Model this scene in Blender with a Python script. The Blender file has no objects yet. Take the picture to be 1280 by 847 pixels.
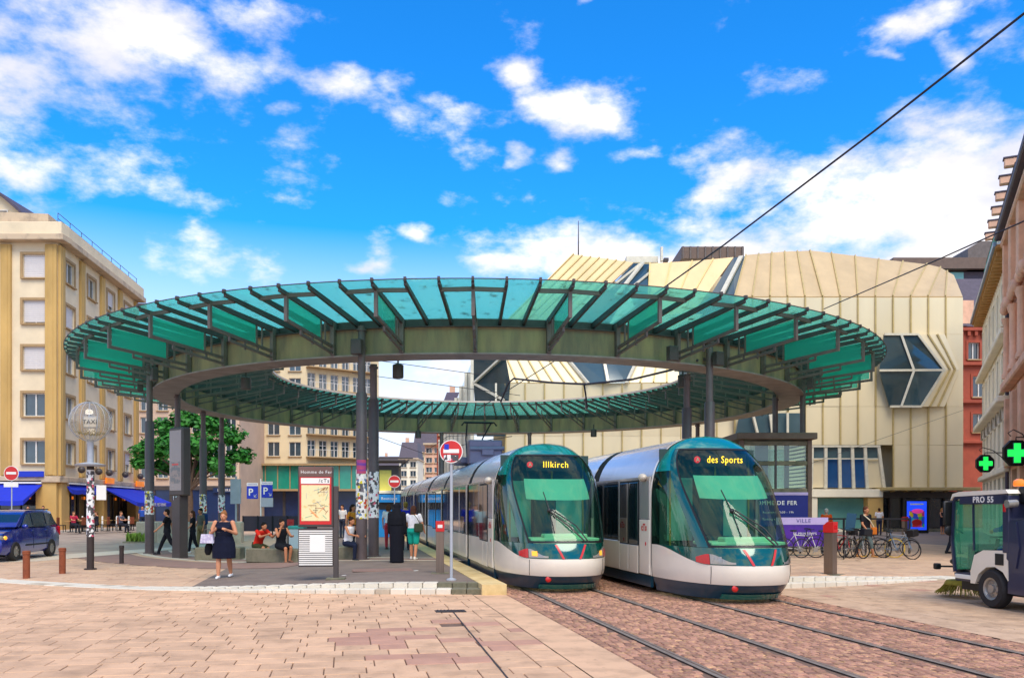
import bpy, math, random
from mathutils import Vector, Matrix
random.seed(11)
R = math.radians
S = bpy.context.scene
COL = S.collection
# ------------------------------------------------------------ camera, sky, sun, exposure
F, CH, HY, CX = 1065.0, 1.8, 633.0, 640.0          # focal length in photo pixels, eye height, horizon row, centre column
cam = bpy.data.cameras.new('camera'); cam.sensor_width = 36; cam.sensor_fit = 'HORIZONTAL'
cam.lens = 36*F/1280; cam.shift_y = (HY-423.5)/1280; cam.clip_end = 3000; cam.clip_start = .1
co = bpy.data.objects.new('camera', cam); co.location = (0, 0, CH); co.rotation_euler = (R(90), 0, 0)
COL.objects.link(co); S.camera = co
S.view_settings.view_transform = 'Standard'; S.view_settings.look = 'None'
S.view_settings.exposure = 1.05; S.view_settings.gamma = 1.0
SUN_EL, SUN_AZ = R(54), math.atan2(.30, -.95)
su = bpy.data.lights.new('sun', 'SUN'); su.energy = 1.7; su.angle = R(38); su.color = (1, .89, .72)
so = bpy.data.objects.new('sun', su); COL.objects.link(so); so.location = (-20, -40, 60)
sd = Vector((math.sin(SUN_AZ)*math.cos(SUN_EL), math.cos(SUN_AZ)*math.cos(SUN_EL), math.sin(SUN_EL)))
so.rotation_euler = sd.to_track_quat('Z', 'Y').to_euler()
W = bpy.data.worlds.new('World'); S.world = W; W.use_nodes = True
def world():
    nt = W.node_tree; N = nt.nodes; L = nt.links
    for n in list(N): N.remove(n)
    out = N.new('ShaderNodeOutputWorld'); bg = N.new('ShaderNodeBackground'); bg.inputs[1].default_value = .09
    L.new(bg.outputs[0], out.inputs[0])
    sky = N.new('ShaderNodeTexSky'); sky.sky_type = 'NISHITA'; sky.sun_disc = False
    sky.sun_elevation = SUN_EL; sky.sun_rotation = SUN_AZ; sky.dust_density = .4; sky.ozone_density = 2.5
    hs = N.new('ShaderNodeHueSaturation'); hs.inputs['Saturation'].default_value = 1.25; L.new(sky.outputs[0], hs.inputs['Color'])
    ti = N.new('ShaderNodeMix'); ti.data_type = 'RGBA'; ti.blend_type = 'MULTIPLY'; ti.inputs[0].default_value = 1
    L.new(hs.outputs[0], ti.inputs[6]); ti.inputs[7].default_value = (.20, 1.12, 1.60, 1)
    tc = N.new('ShaderNodeTexCoord'); sp = N.new('ShaderNodeSeparateXYZ'); L.new(tc.outputs['Generated'], sp.inputs[0])
    def M(op, a, b=None, c=None, clamp=False):
        n = N.new('ShaderNodeMath'); n.operation = op; n.use_clamp = clamp
        for i, v in enumerate((a, b, c)):
            if v is None: continue
            if isinstance(v, (int, float)): n.inputs[i].default_value = v
            else: L.new(v, n.inputs[i])
        return n.outputs[0]
    x, y, z = sp.outputs
    az = M('ARCTAN2', x, y); el = M('ARCSINE', z)
    warp = N.new('ShaderNodeTexNoise'); warp.inputs['Scale'].default_value = 5; warp.inputs['Detail'].default_value = 5
    mp = N.new('ShaderNodeMapping'); mp.inputs['Scale'].default_value = (1, 1, 1.9); L.new(tc.outputs['Generated'], mp.inputs[0])
    L.new(mp.outputs[0], warp.inputs[0])
    wo = N.new('ShaderNodeSeparateXYZ'); L.new(warp.outputs['Color'], wo.inputs[0])
    azw = M('ADD', az, M('MULTIPLY', M('SUBTRACT', wo.outputs[0], .5), .20))
    elw = M('ADD', el, M('MULTIPLY', M('SUBTRACT', wo.outputs[1], .5), .12))
    blobs = [(90, 60, 200, 85, 1.15), (265, 105, 65, 50, 1.1), (300, 25, 120, 34, .65), (60, 215, 130, 36, .72), (20, 170, 50, 22, .8), (-80, 120, 160, 110, .9),
             (440, 128, 58, 20, .8), (545, 125, 40, 19, .8), (725, 135, 52, 30, 1.05), (680, 100, 22, 24, .95), (610, 157, 46, 16, .75), (810, 188, 45, 13, .85),
             (612, 206, 28, 18, .7), (655, 196, 18, 11, .85), (715, 200, 20, 13, .9), (530, 294, 30, 15, .85), (438, 335, 26, 8, .75), (727, 17, 16, 12, .8),
             (543, 34, 10, 8, .7), (367, 150, 18, 10, .85), (580, 258, 40, 12, .55), (1165, 48, 42, 18, .85), (1110, 75, 16, 8, .8), (1190, 80, 22, 9, .75),
             (1160, 262, 220, 70, 1.25), (1000, 315, 220, 34, 1.2), (1275, 175, 110, 55, 1.15), (905, 196, 50, 16, .62), (1260, 270, 140, 90, 1.05),
             (780, 325, 170, 24, 1.1), (650, 340, 80, 14, 1.0), (920, 222, 50, 22, .8), (1080, 150, 60, 14, .45), (540, 480, 120, 60, .5), (1450, 200, 200, 140, .9)]
    blobs = [(a, b, c*1.2, d*1.2, w*.95) for a, b, c, d, w in blobs]+[(150, 150, 300, 170, .46), (1060, 220, 360, 170, .40), (640, 190, 260, 90, .30), (560, 300, 200, 60, .28)]
    acc = None
    for px, py, rx, ry, w in blobs:
        a0 = math.atan((px-CX)/F); e0 = math.atan((HY-py)/F*math.cos(a0))
        k = math.cos(a0)**2
        du = M('DIVIDE', M('SUBTRACT', azw, a0), rx/F*k); dv = M('DIVIDE', M('SUBTRACT', elw, e0), ry/F*math.cos(e0))
        q = M('ADD', M('MULTIPLY', du, du), M('MULTIPLY', dv, dv))
        g = M('MULTIPLY', M('POWER', 2.718, M('MULTIPLY', q, -.75)), w)
        acc = g if acc is None else M('MAXIMUM', acc, g)
    # beyond the view cloud goes on all round, thickened to whiten the light
    big = N.new('ShaderNodeTexNoise'); big.inputs['Scale'].default_value = 2.2; big.inputs['Detail'].default_value = 3; L.new(mp.outputs[0], big.inputs[0])
    behind = M('MULTIPLY', M('SUBTRACT', big.outputs[0], .30, None, True), 3.6)
    off = M('MULTIPLY', M('SUBTRACT', M('ABSOLUTE', az), .75), 3, None, True)
    high = M('MULTIPLY', M('SUBTRACT', el, .72), 4, None, True)
    acc = M('MAXIMUM', acc, M('MULTIPLY', behind, M('MAXIMUM', off, high)))
    nz = N.new('ShaderNodeTexNoise'); nz.inputs['Scale'].default_value = 11; nz.inputs['Detail'].default_value = 10; nz.inputs['Roughness'].default_value = .6
    L.new(mp.outputs[0], nz.inputs[0])
    den = M('ADD', acc, M('MULTIPLY', M('SUBTRACT', nz.outputs[0], .5), 2.7))
    ramp = N.new('ShaderNodeMapRange'); ramp.interpolation_type = 'SMOOTHSTEP'; L.new(den, ramp.inputs[0])
    ramp.inputs[1].default_value = .36; ramp.inputs[2].default_value = 1.20
    # thick parts have grey-lavender bellies, edges thin out to white
    sh = N.new('ShaderNodeTexNoise'); sh.inputs['Scale'].default_value = 7; sh.inputs['Detail'].default_value = 6; L.new(mp.outputs[0], sh.inputs[0])
    cr = N.new('ShaderNodeMapRange'); L.new(sh.outputs[0], cr.inputs[0]); cr.inputs[1].default_value = .40; cr.inputs[2].default_value = .62
    cc = N.new('ShaderNodeMix'); cc.data_type = 'RGBA'; L.new(cr.outputs[0], cc.inputs[0])
    cc.inputs[6].default_value = (4.9, 4.9, 5.9, 1); cc.inputs[7].default_value = (7.8, 7.3, 6.8, 1)
    hz = M('MULTIPLY', M('SUBTRACT', .31, el), 5.5, None, True)
    lo = N.new('ShaderNodeMix'); lo.data_type = 'RGBA'; L.new(M('MULTIPLY', hz, .95), lo.inputs[0]); L.new(ti.outputs[2], lo.inputs[6]); lo.inputs[7].default_value = (5.6, 6.0, 7.0, 1)
    mx = N.new('ShaderNodeMix'); mx.data_type = 'RGBA'; L.new(M('MULTIPLY', ramp.outputs[0], .97), mx.inputs[0])
    L.new(lo.outputs[2], mx.inputs[6]); L.new(cc.outputs[2], mx.inputs[7]); L.new(mx.outputs[2], bg.inputs[0])
world()

# ------------------------------------------------------------ helpers
def G(px, py, z=0.0):
    d = F*(CH-z)/(py-HY); return Vector(((px-CX)*d/F, d, z))
def PD(px, py, d): return Vector(((px-CX)*d/F, d, CH+(HY-py)*d/F))
def sm(a, b, x):
    t = max(0, min(1, (x-a)/(b-a))); return t*t*(3-2*t)
def H(h):
    h = h.lstrip('#'); c = [int(h[i:i+2], 16)/255 for i in (0, 2, 4)]
    return tuple(v/12.92 if v <= .04045 else ((v+.055)/1.055)**2.4 for v in c)
class MB:
    """collects faces, links them as ONE mesh object"""
    def __init__(s): s.v = []; s.f = []; s.m = []; s.M = None
    def add(s, vs, fs, mi=0):
        n = len(s.v)
        if s.M is not None: vs = [tuple(s.M @ Vector(p)) for p in vs]
        s.v += [tuple(p) for p in vs]; s.f += [tuple(i+n for i in f) for f in fs]; s.m += [mi]*len(fs); return s
    def box(s, c, d, rz=0, mi=0, ch=0):
        x, y, z = d[0]/2, d[1]/2, d[2]/2
        if ch:
            ch = min(ch, x*.45, y*.45, z*.45)
            vs = []; idx = {}
            for sx in (-1, 1):
                for sy in (-1, 1):
                    for sz in (-1, 1):
                        for k in range(3):
                            p = [sx*x, sy*y, sz*z]
                            for j in range(3):
                                if j != k: p[j] -= (sx, sy, sz)[j]*ch
                            idx[(sx, sy, sz, k)] = len(vs); vs.append(p)
            fs = []
            for k in range(3):
                a, b = (k+1) % 3, (k+2) % 3
                for sg in (-1, 1):
                    q = []
                    for (i, j) in ((-1, -1), (1, -1), (1, 1), (-1, 1)):
                        t = [0, 0, 0]; t[k] = sg; t[a] = i; t[b] = j; q.append(idx[(*t, k)])
                    fs.append(q if sg > 0 else q[::-1])
                for i in (-1, 1):
                    for j in (-1, 1):
                        t0 = [0, 0, 0]; t0[k] = -1; t0[a] = i; t0[b] = j; t1 = t0[:]; t1[k] = 1
                        q = [idx[(*t0, a)], idx[(*t1, a)], idx[(*t1, b)], idx[(*t0, b)]]
                        fs.append(q if i*j < 0 else q[::-1])
            for sx in (-1, 1):
                for sy in (-1, 1):
                    for sz in (-1, 1):
                        q = [idx[(sx, sy, sz, k)] for k in range(3)]; fs.append(q if sx*sy*sz > 0 else q[::-1])
        else:
            vs = [(-x, -y, -z), (x, -y, -z), (x, y, -z), (-x, y, -z), (-x, -y, z), (x, -y, z), (x, y, z), (-x, y, z)]
            fs = [(0, 3, 2, 1), (4, 5, 6, 7), (0, 1, 5, 4), (1, 2, 6, 5), (2, 3, 7, 6), (3, 0, 4, 7)]
        ca, sa = math.cos(rz), math.sin(rz)
        return s.add([(c[0]+p[0]*ca-p[1]*sa, c[1]+p[0]*sa+p[1]*ca, c[2]+p[2]) for p in vs], fs, mi)
    def bar(s, p0, p1, w, h, mi=0, up=(0, 0, 1)):
        p0, p1 = Vector(p0), Vector(p1); d = (p1-p0).normalized(); u = Vector(up)
        if abs(d.dot(u)) > .98: u = Vector((0, 1, 0))
        r = d.cross(u).normalized(); u = r.cross(d)
        vs = [p+r*a*w/2+u*b*h/2 for p in (p0, p1) for a, b in ((-1, -1), (1, -1), (1, 1), (-1, 1))]
        return s.add(vs, [(3, 2, 1, 0), (4, 5, 6, 7), (0, 1, 5, 4), (1, 2, 6, 5), (2, 3, 7, 6), (3, 0, 4, 7)], mi)
    def tube(s, pts, r, n=8, mi=0, cap=True):
        pts = [Vector(p) for p in pts]; rs = r if isinstance(r, (list, tuple)) else [r]*len(pts)
        vs = []; last = None
        for i, p in enumerate(pts):
            d = (pts[min(i+1, len(pts)-1)]-pts[max(i-1, 0)])
            d = d.normalized() if d.length > 1e-9 else Vector((0, 0, 1))
            if last is None:
                a = Vector((0, 0, 1)) if abs(d.z) < .9 else Vector((1, 0, 0)); u = d.cross(a).normalized()
            else:
                u = last-d*last.dot(d); u = u.normalized() if u.length > 1e-6 else d.orthogonal().normalized()
            last = u; w = d.cross(u)
            vs += [p+(u*math.cos(t)+w*math.sin(t))*rs[i] for t in [2*math.pi*k/n for k in range(n)]]
        fs = [(i*n+k, i*n+(k+1) % n, (i+1)*n+(k+1) % n, (i+1)*n+k) for i in range(len(pts)-1) for k in range(n)]
        if cap: fs += [tuple(range(n))[::-1], tuple((len(pts)-1)*n+k for k in range(n))]
        return s.add(vs, fs, mi)
    def lathe(s, prof, n=16, mi=0, c=(0, 0, 0), sx=1, sy=1, closed=False, caps=True):
        vs = [(c[0]+r*math.cos(2*math.pi*k/n)*sx, c[1]+r*math.sin(2*math.pi*k/n)*sy, c[2]+z) for r, z in prof for k in range(n)]
        m = len(prof); fs = []
        for i in range(m if closed else m-1):
            j = (i+1) % m
            fs += [(i*n+k, i*n+(k+1) % n, j*n+(k+1) % n, j*n+k) for k in range(n)]
        if caps and not closed:
            fs += [tuple(range(n))[::-1], tuple((m-1)*n+k for k in range(n))]
        return s.add(vs, fs, mi)
    def ell(s, c, r, n=12, m=7, mi=0):
        prof = [(max(math.sin(math.pi*i/m), .02), -math.cos(math.pi*i/m)) for i in range(m+1)]
        vs = [(c[0]+q*math.cos(2*math.pi*k/n)*r[0], c[1]+q*math.sin(2*math.pi*k/n)*r[1], c[2]+z*r[2]) for q, z in prof for k in range(n)]
        fs = [(i*n+k, i*n+(k+1) % n, (i+1)*n+(k+1) % n, (i+1)*n+k) for i in range(m) for k in range(n)]
        fs += [tuple(range(n))[::-1], tuple(m*n+k for k in range(n))]
        return s.add(vs, fs, mi)
    def prism(s, poly, axis, a, b, mi=0):
        """poly: 2-D points, extruded along axis ('x','y' or 'z') from a to b"""
        def q(p, t): return {'x': (t, p[0], p[1]), 'y': (p[0], t, p[1]), 'z': (p[0], p[1], t)}[axis]
        n = len(poly); ar = sum(poly[i][0]*poly[(i+1) % n][1]-poly[(i+1) % n][0]*poly[i][1] for i in range(n))
        if (ar < 0) != (axis == 'y'): poly = poly[::-1]
        if a > b: a, b = b, a
        vs = [q(p, a) for p in poly]+[q(p, b) for p in poly]
        fs = [tuple(range(n))[::-1], tuple(range(n, 2*n))]+[(i, (i+1) % n, n+(i+1) % n, n+i) for i in range(n)]
        return s.add(vs, fs, mi)
    def grid(s, fn, nu, nv, mi=0, flip=False):
        vs = [fn(i/nu, j/nv) for j in range(nv+1) for i in range(nu+1)]
        fs = [(j*(nu+1)+i, j*(nu+1)+i+1, (j+1)*(nu+1)+i+1, (j+1)*(nu+1)+i) for j in range(nv) for i in range(nu)]
        if flip: fs = [f[::-1] for f in fs]
        return s.add(vs, fs, mi)
    def mesh(s, name, mats, smooth=None):
        me = bpy.data.meshes.new(name); me.from_pydata(s.v, [], s.f)
        for m in (mats if isinstance(mats, (list, tuple)) else [mats]): me.materials.append(m)
        if len(me.materials) > 1: me.polygons.foreach_set('material_index', s.m)
        if smooth is not None:
            me.polygons.foreach_set('use_smooth', [True]*len(me.polygons)); me.set_sharp_from_angle(angle=R(smooth))
        me.update(); return me
    def build(s, name, mats, parent=None, loc=(0, 0, 0), rz=0, smooth=None):
        return link(name, s.mesh(name, mats, smooth), parent, loc, rz)
def link(name, data, parent=None, loc=(0, 0, 0), rz=0):
    o = bpy.data.objects.new(name, data); COL.objects.link(o); o.parent = parent; o.location = loc
    o.rotation_euler = rz if isinstance(rz, (tuple, list)) else (0, 0, rz); return o
def tag(o, label, cat, group=None):
    o['label'] = label; o['category'] = cat
    if group: o['group'] = group
    return o
def thing(name, label, cat, loc=(0, 0, 0), rz=0, group=None): return tag(link(name, None, None, loc, rz), label, cat, group)
def struct(o): o['kind'] = 'structure'; return o
def stuff(o): o['kind'] = 'stuff'; return o
KIDS = {}
def dup(root, loc, rz=None, label=None, scale=None):
    def cp(o, par):
        c = o.copy(); COL.objects.link(c); c.parent = par
        for k in o.children: cp(k, c)
        return c
    r = cp(root, root.parent); r.location = loc
    if rz is not None: r.rotation_euler = (0, 0, rz)
    if label: r['label'] = label
    if scale: r.scale = scale
    return r
def text(name, body, size, mat, parent, loc, rz=0, rx=90, ext=.003, align='CENTER', sx=1.0, bold=0.0):
    c = bpy.data.curves.new(name, 'FONT'); c.body = body; c.size = size; c.extrude = ext; c.align_x = align; c.align_y = 'CENTER'; c.offset = bold; c.space_character = 1.16
    c.materials.append(mat); c.resolution_u = 3
    o = bpy.data.objects.new(name, c); COL.objects.link(o); o.parent = parent; o.location = loc
    o.rotation_euler = (R(rx), 0, rz); o.scale = (sx, 1, 1); return o

# ------------------------------------------------------------ materials
def pm(name, col, rough=.6, metal=0., var=.12, scale=3., bump=0., bscale=40., orand=0., irand=0., emit=0., coat=0., spec=.5, col2=None, stretch=None, thr=(.42, .62), world=False, gum=0.):
    if isinstance(col, str): col = H(col)
    if isinstance(col2, str): col2 = H(col2)
    m = bpy.data.materials.new(name); m.use_nodes = True; nt = m.node_tree; N = nt.nodes; L = nt.links
    b = N['Principled BSDF']; b.inputs['Roughness'].default_value = rough; b.inputs['Metallic'].default_value = metal
    b.inputs['Specular IOR Level'].default_value = spec
    if coat: b.inputs['Coat Weight'].default_value = coat; b.inputs['Coat Roughness'].default_value = .06
    tc = N.new('ShaderNodeTexCoord'); src = tc.outputs['Object']
    if world: ge = N.new('ShaderNodeNewGeometry'); src = ge.outputs['Position']
    if stretch:
        mp = N.new('ShaderNodeMapping'); mp.inputs['Scale'].default_value = stretch; L.new(src, mp.inputs[0]); src = mp.outputs[0]
    nz = N.new('ShaderNodeTexNoise'); nz.inputs['Scale'].default_value = scale; nz.inputs['Detail'].default_value = 7; nz.inputs['Roughness'].default_value = .62; L.new(src, nz.inputs[0])
    mr = N.new('ShaderNodeMapRange'); L.new(nz.outputs[0], mr.inputs[0])
    mr.inputs[1].default_value, mr.inputs[2].default_value = (thr if col2 else (.3, .7))
    mx = N.new('ShaderNodeMix'); mx.data_type = 'RGBA'; L.new(mr.outputs[0], mx.inputs[0])
    if col2: mx.inputs[6].default_value = (*col, 1); mx.inputs[7].default_value = (*col2, 1)
    else:
        mx.inputs[6].default_value = (*[c*(1-var) for c in col], 1); mx.inputs[7].default_value = (*[min(1, c*(1+var)) for c in col], 1)
    o = mx.outputs[2]
    if gum:                                             # trodden-in spots and soft stains
        for sc_, a_, b_, k_ in ((7.5, .66, .72, gum), (.55, .5, .72, gum*.55)):
            g1 = N.new('ShaderNodeTexNoise'); g1.inputs['Scale'].default_value = sc_; g1.inputs['Detail'].default_value = 3; L.new(src, g1.inputs[0])
            g2 = N.new('ShaderNodeMapRange'); L.new(g1.outputs[0], g2.inputs[0]); g2.inputs[1].default_value = a_; g2.inputs[2].default_value = b_; g2.inputs[3].default_value = 1; g2.inputs[4].default_value = 1-k_
            gv = N.new('ShaderNodeVectorMath'); gv.operation = 'SCALE'; L.new(o, gv.inputs[0]); L.new(g2.outputs[0], gv.inputs['Scale']); o = gv.outputs[0]
    for amt, kind in ((orand, 'o'), (irand, 'i')):
        if amt:
            if kind == 'o': q = N.new('ShaderNodeObjectInfo').outputs['Random']
            else: q = N.new('ShaderNodeNewGeometry').outputs['Random Per Island']
            k = N.new('ShaderNodeMapRange'); L.new(q, k.inputs[0]); k.inputs[3].default_value = 1-amt; k.inputs[4].default_value = 1+amt
            v = N.new('ShaderNodeVectorMath'); v.operation = 'SCALE'; L.new(o, v.inputs[0]); L.new(k.outputs[0], v.inputs['Scale']); o = v.outputs[0]
    L.new(o, b.inputs['Base Color'])
    if emit: L.new(o, b.inputs['Emission Color']); b.inputs['Emission Strength'].default_value = emit
    if bump:
        n2 = N.new('ShaderNodeTexNoise'); n2.inputs['Scale'].default_value = bscale; n2.inputs['Detail'].default_value = 5; L.new(src, n2.inputs[0])
        bp = N.new('ShaderNodeBump'); bp.inputs['Strength'].default_value = bump; bp.inputs['Distance'].default_value = .02; L.new(n2.outputs[0], bp.inputs['Height']); L.new(bp.outputs[0], b.inputs['Normal'])
    return m
def glass(name, tint, refl=.08, dirt=None, body=0., bodycol=(.1, .4, .35), rough=.02, dscale=6.):
    m = bpy.data.materials.new(name); m.use_nodes = True; nt = m.node_tree; N = nt.nodes; L = nt.links
    N.remove(N['Principled BSDF']); out = N['Material Output']
    tr = N.new('ShaderNodeBsdfTransparent'); tr.inputs[0].default_value = (*tint, 1)
    gl = N.new('ShaderNodeBsdfGlossy'); gl.inputs['Roughness'].default_value = rough
    lw = N.new('ShaderNodeLayerWeight'); lw.inputs['Blend'].default_value = .5
    pw = N.new('ShaderNodeMath'); pw.operation = 'POWER'; pw.inputs[1].default_value = 5; L.new(lw.outputs['Facing'], pw.inputs[0])
    mr = N.new('ShaderNodeMapRange'); L.new(pw.outputs[0], mr.inputs[0]); mr.inputs[3].default_value = refl; mr.inputs[4].default_value = 1
    base = tr.outputs[0]
    if body:
        di = N.new('ShaderNodeBsdfDiffuse'); di.inputs[0].default_value = (*bodycol, 1); tl = N.new('ShaderNodeBsdfTranslucent'); tl.inputs[0].default_value = (*bodycol, 1)
        ad = N.new('ShaderNodeMixShader'); ad.inputs[0].default_value = .5; L.new(di.outputs[0], ad.inputs[1]); L.new(tl.outputs[0], ad.inputs[2])
        mm = N.new('ShaderNodeMixShader'); mm.inputs[0].default_value = body; L.new(base, mm.inputs[1]); L.new(ad.outputs[0], mm.inputs[2]); base = mm.outputs[0]
    if dirt:
        ge = N.new('ShaderNodeNewGeometry'); nz = N.new('ShaderNodeTexNoise'); nz.inputs['Scale'].default_value = dscale; nz.inputs['Detail'].default_value = 8; nz.inputs['Roughness'].default_value = .7
        L.new(ge.outputs['Position'], nz.inputs[0]); r = N.new('ShaderNodeMapRange'); L.new(nz.outputs[0], r.inputs[0]); r.inputs[1].default_value = .57; r.inputs[2].default_value = .72; r.inputs[4].default_value = .75
        dd = N.new('ShaderNodeBsdfDiffuse'); dd.inputs[0].default_value = (*dirt, 1); mm = N.new('ShaderNodeMixShader'); L.new(r.outputs[0], mm.inputs[0]); L.new(base, mm.inputs[1]); L.new(dd.outputs[0], mm.inputs[2]); base = mm.outputs[0]
    mx = N.new('ShaderNodeMixShader'); L.new(mr.outputs[0], mx.inputs[0]); L.new(base, mx.inputs[1]); L.new(gl.outputs[0], mx.inputs[2]); L.new(mx.outputs[0], out.inputs[0])
    return m
def collage(name, cols, scale=9., base=None):
    """patchwork of torn stickers"""
    m = bpy.data.materials.new(name); m.use_nodes = True; nt = m.node_tree; N = nt.nodes; L = nt.links; b = N['Principled BSDF']; b.inputs['Roughness'].default_value = .55
    tc = N.new('ShaderNodeTexCoord'); vo = N.new('ShaderNodeTexVoronoi'); vo.inputs['Scale'].default_value = scale; vo.distance = 'CHEBYCHEV'; L.new(tc.outputs['Object'], vo.inputs[0])
    se = N.new('ShaderNodeSeparateColor'); L.new(vo.outputs['Color'], se.inputs[0])
    cr = N.new('ShaderNodeValToRGB'); cr.color_ramp.interpolation = 'CONSTANT'; L.new(se.outputs[0], cr.inputs[0])
    while len(cr.color_ramp.elements) < len(cols): cr.color_ramp.elements.new(.5)
    for i, c in enumerate(cols): e = cr.color_ramp.elements[i]; e.position = i/len(cols); e.color = (*H(c), 1)
    L.new(cr.outputs[0], b.inputs['Base Color']); return m
m = {}
m['steel_dark'] = pm('canopy_steel', '#4a4340', .5, .15, .25, 2.5, .1)
m['steel_warm'] = pm('bracket_steel', '#665b54', .5, .1, .25, 2.5, .1)
m['column'] = pm('column_steel', '#584b4a', .5, .1, .18, 2., .05)
m['column_up'] = pm('column_upper_steel', '#665957', .5, .1, .2, 2.)
m['beam'] = pm('weathered_beam', H('#a18a62'), .7, .05, .2, 1.6, .15, 30, col2=H('#776a55'), stretch=(1.3, 1.3, .22), thr=(.36, .66))
m['flange'] = pm('flange_steel', '#8f817b', .6, .05, .25, 2.)
m['canopy_glass'] = glass('teal_canopy_glass', (.50, .94, .86), .03, (.13, .14, .10), .32, (.44, .96, .86), .03, 2.6)
m['fin_glass'] = glass('green_fin_glass', (.30, .86, .72), .05, None, .40, (.12, .80, .65), .03)
m['rim'] = pm('rim_rail', '#c9bfae', .5, .2)
m['white'] = pm('tram_white', '#ebe0cd', .28, 0, .04, 2., coat=.5)
m['silver'] = pm('tram_silver', '#b5aeaa', .26, .5, .06, 2., coat=.3)
m['silver_roof'] = pm('tram_roof_silver', '#c6c2cb', .24, .45, .06, 2., coat=.3)
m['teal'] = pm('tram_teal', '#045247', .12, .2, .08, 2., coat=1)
m['teal_lit'] = pm('tram_teal_lit', '#08837a', .12, .25, .06, 2., coat=1)  # lit copy of the tram teal, light put into the colour
m['navy'] = pm('tram_skirt_navy', '#0a3c50', .3, 0, .15, 3., coat=.3)
m['cab_glass'] = glass('cab_glass', (.50, .80, .64), .045, None, .05, (.05, .3, .24), .01)
m['side_glass'] = glass('cab_side_glass', (.55, .72, .58), .07, None, .02, (.05, .3, .24), .01)
m['dark_glass'] = pm('dark_window_glass', '#14242a', .04, 0, .1, 1., coat=1, spec=.9)
m['black'] = pm('black_rubber', '#121214', .5, 0, .2)
m['red'] = pm('red_paint', '#c81f1c', .4, 0, .08, coat=.3)
m['red_light'] = pm('red_lamp', '#c40d12', .2, 0, .1, coat=.3)
m['lamp_clear'] = pm('lamp_clear', '#9c978e', .1, .3, .15, 20., coat=1)
m['lamp_amber'] = pm('lamp_amber', '#f0a318', .2, 0, .1, coat=1, emit=.5)
m['mint'] = pm('mint_blind', '#86c0aa', .7, 0, .04)
m['dash'] = pm('dashboard', '#b9d8b4', .6, 0, .1)
m['cabin'] = pm('cab_interior', '#27403d', .7, 0, .2)
m['led'] = pm('led_orange', '#ffa21a', .5, emit=2.2)
m['led_red'] = pm('led_red', '#e3202c', .5, emit=.7)
m['stone_cream'] = pm('cream_stucco', '#e2cfad', .85, 0, .1, .6, .1, 20, world=True)
m['pilaster'] = pm('ochre_stone', '#c49f5e', .85, 0, .18, .5, .15, 20, world=True, stretch=(1, 1, .4))
m['cornice'] = pm('dirty_cornice', '#c9b294', .9, 0, .25, 1., .2, 20, col2='#8f7f70', thr=(.5, .75), world=True)
m['beige'] = pm('beige_stucco', '#e0cba3', .9, 0, .08, .5, world=True)
m['salmon'] = pm('salmon_stucco', '#d0b49c', .9, 0, .1, .5, world=True)
m['shutter'] = pm('white_shutter', '#d6cfcb', .6, 0, .04, 4., orand=.06)
m['frame_white'] = pm('white_window_frame', '#d8d4cc', .5)
m['reveal'] = pm('window_surround', '#a98b62', .8, 0, .12)
m['gold'] = pm('champagne_cladding', '#e6d6b0', .45, .12, .06, .35, .03, 3, orand=.035, world=True, stretch=(1, 1, .35))
m['gold_roof'] = pm('shaded_roof_cladding', '#cbb083', .45, .2, .10, .6, .03, 3, orand=.05, world=True, stretch=(1, 1, .4))  # champagne cladding again, facet shading put into a darker colour
m['gold_rib'] = pm('cladding_seam', '#bfa972', .5, .3, .12)
m['crystal'] = pm('crystal_glass', '#3c5259', .06, .1, .25, .25, coat=.5, spec=.5, orand=.4, world=True)
m['crystal_frame'] = pm('glazing_bar_pale', '#d9d2bc', .5, .2)
m['shop_dark'] = pm('dark_shopfront_glass', '#2a2c2e', .08, 0, .3, .5, coat=.8)
m['shop_teal'] = pm('pale_teal_shop_glass', '#6aa49a', .12, 0, .15, .7, coat=.6)
m['sandstone_red'] = pm('red_sandstone', '#a04c38', .9, 0, .2, 1.2, .25, 12, world=True)
m['sandstone_pink'] = pm('pink_sandstone', '#e3b394', .9, 0, .2, 1.2, .2, 12, world=True)
m['cream_light'] = pm('pale_cream_stone', '#f3e8cc', .85, 0, .1, .8, .1, 15, world=True)
m['slate'] = pm('slate_roof', '#4c4350', .6, 0, .2, 3., .2, 12)
m['wood'] = pm('eaves_wood', '#b98a4c', .7, 0, .2, 5.)
m['zinc'] = pm('zinc', '#7f9ab2', .4, .5, .1)
m['blue_glass'] = pm('blue_window_glass', '#1c4a7c', .1, 0, .25, .4, coat=.6, world=True)
m['plant'] = pm('roof_plant_brown', '#6b584c', .6, .2, .15, 2.)
m['globe'] = glass('clear_globe', (.92, .88, .80), .08, None, .22, (.8, .74, .62), .02)
m['shelter_glass'] = glass('shelter_glass', (.62, .80, .76), .10, None, .10, (.5, .65, .6), .02)
m['lips'] = pm('lips', '#8a3f36', .5)
m['yellow_tyre'] = pm('yellow_rim', '#c8a428', .5)
m['screen_blue'] = pm('lit_poster_blue', '#1b45e0', .4, emit=.5)
m['led_pink'] = pm('poster_pink', '#ea3f9a', .5, emit=.2)
m['copper'] = pm('verdigris_copper', '#4fb7a4', .6, .1, .15)
m['awning'] = pm('blue_awning', '#0b2bb8', .75, 0, .08, 4.)
m['asphalt'] = pm('asphalt', '#8a7a70', .9, 0, .14, 1.2, .2, 60, world=True)
m['road'] = pm('road_asphalt', '#a3907e', .9, 0, .10, .8, .1, 60, col2='#8d7b6c', world=True)
m['plat'] = pm('platform_asphalt', '#7f6e62', .9, 0, .15, 1.5, .25, 70, col2='#6d5e55', thr=(.45, .7), world=True)
m['plaza'] = pm('plaza_paving', '#c9a585', .85, 0, .12, 1.2, .1, 40, gum=.22, col2='#a5836d', thr=(.45, .75), world=True)
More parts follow.
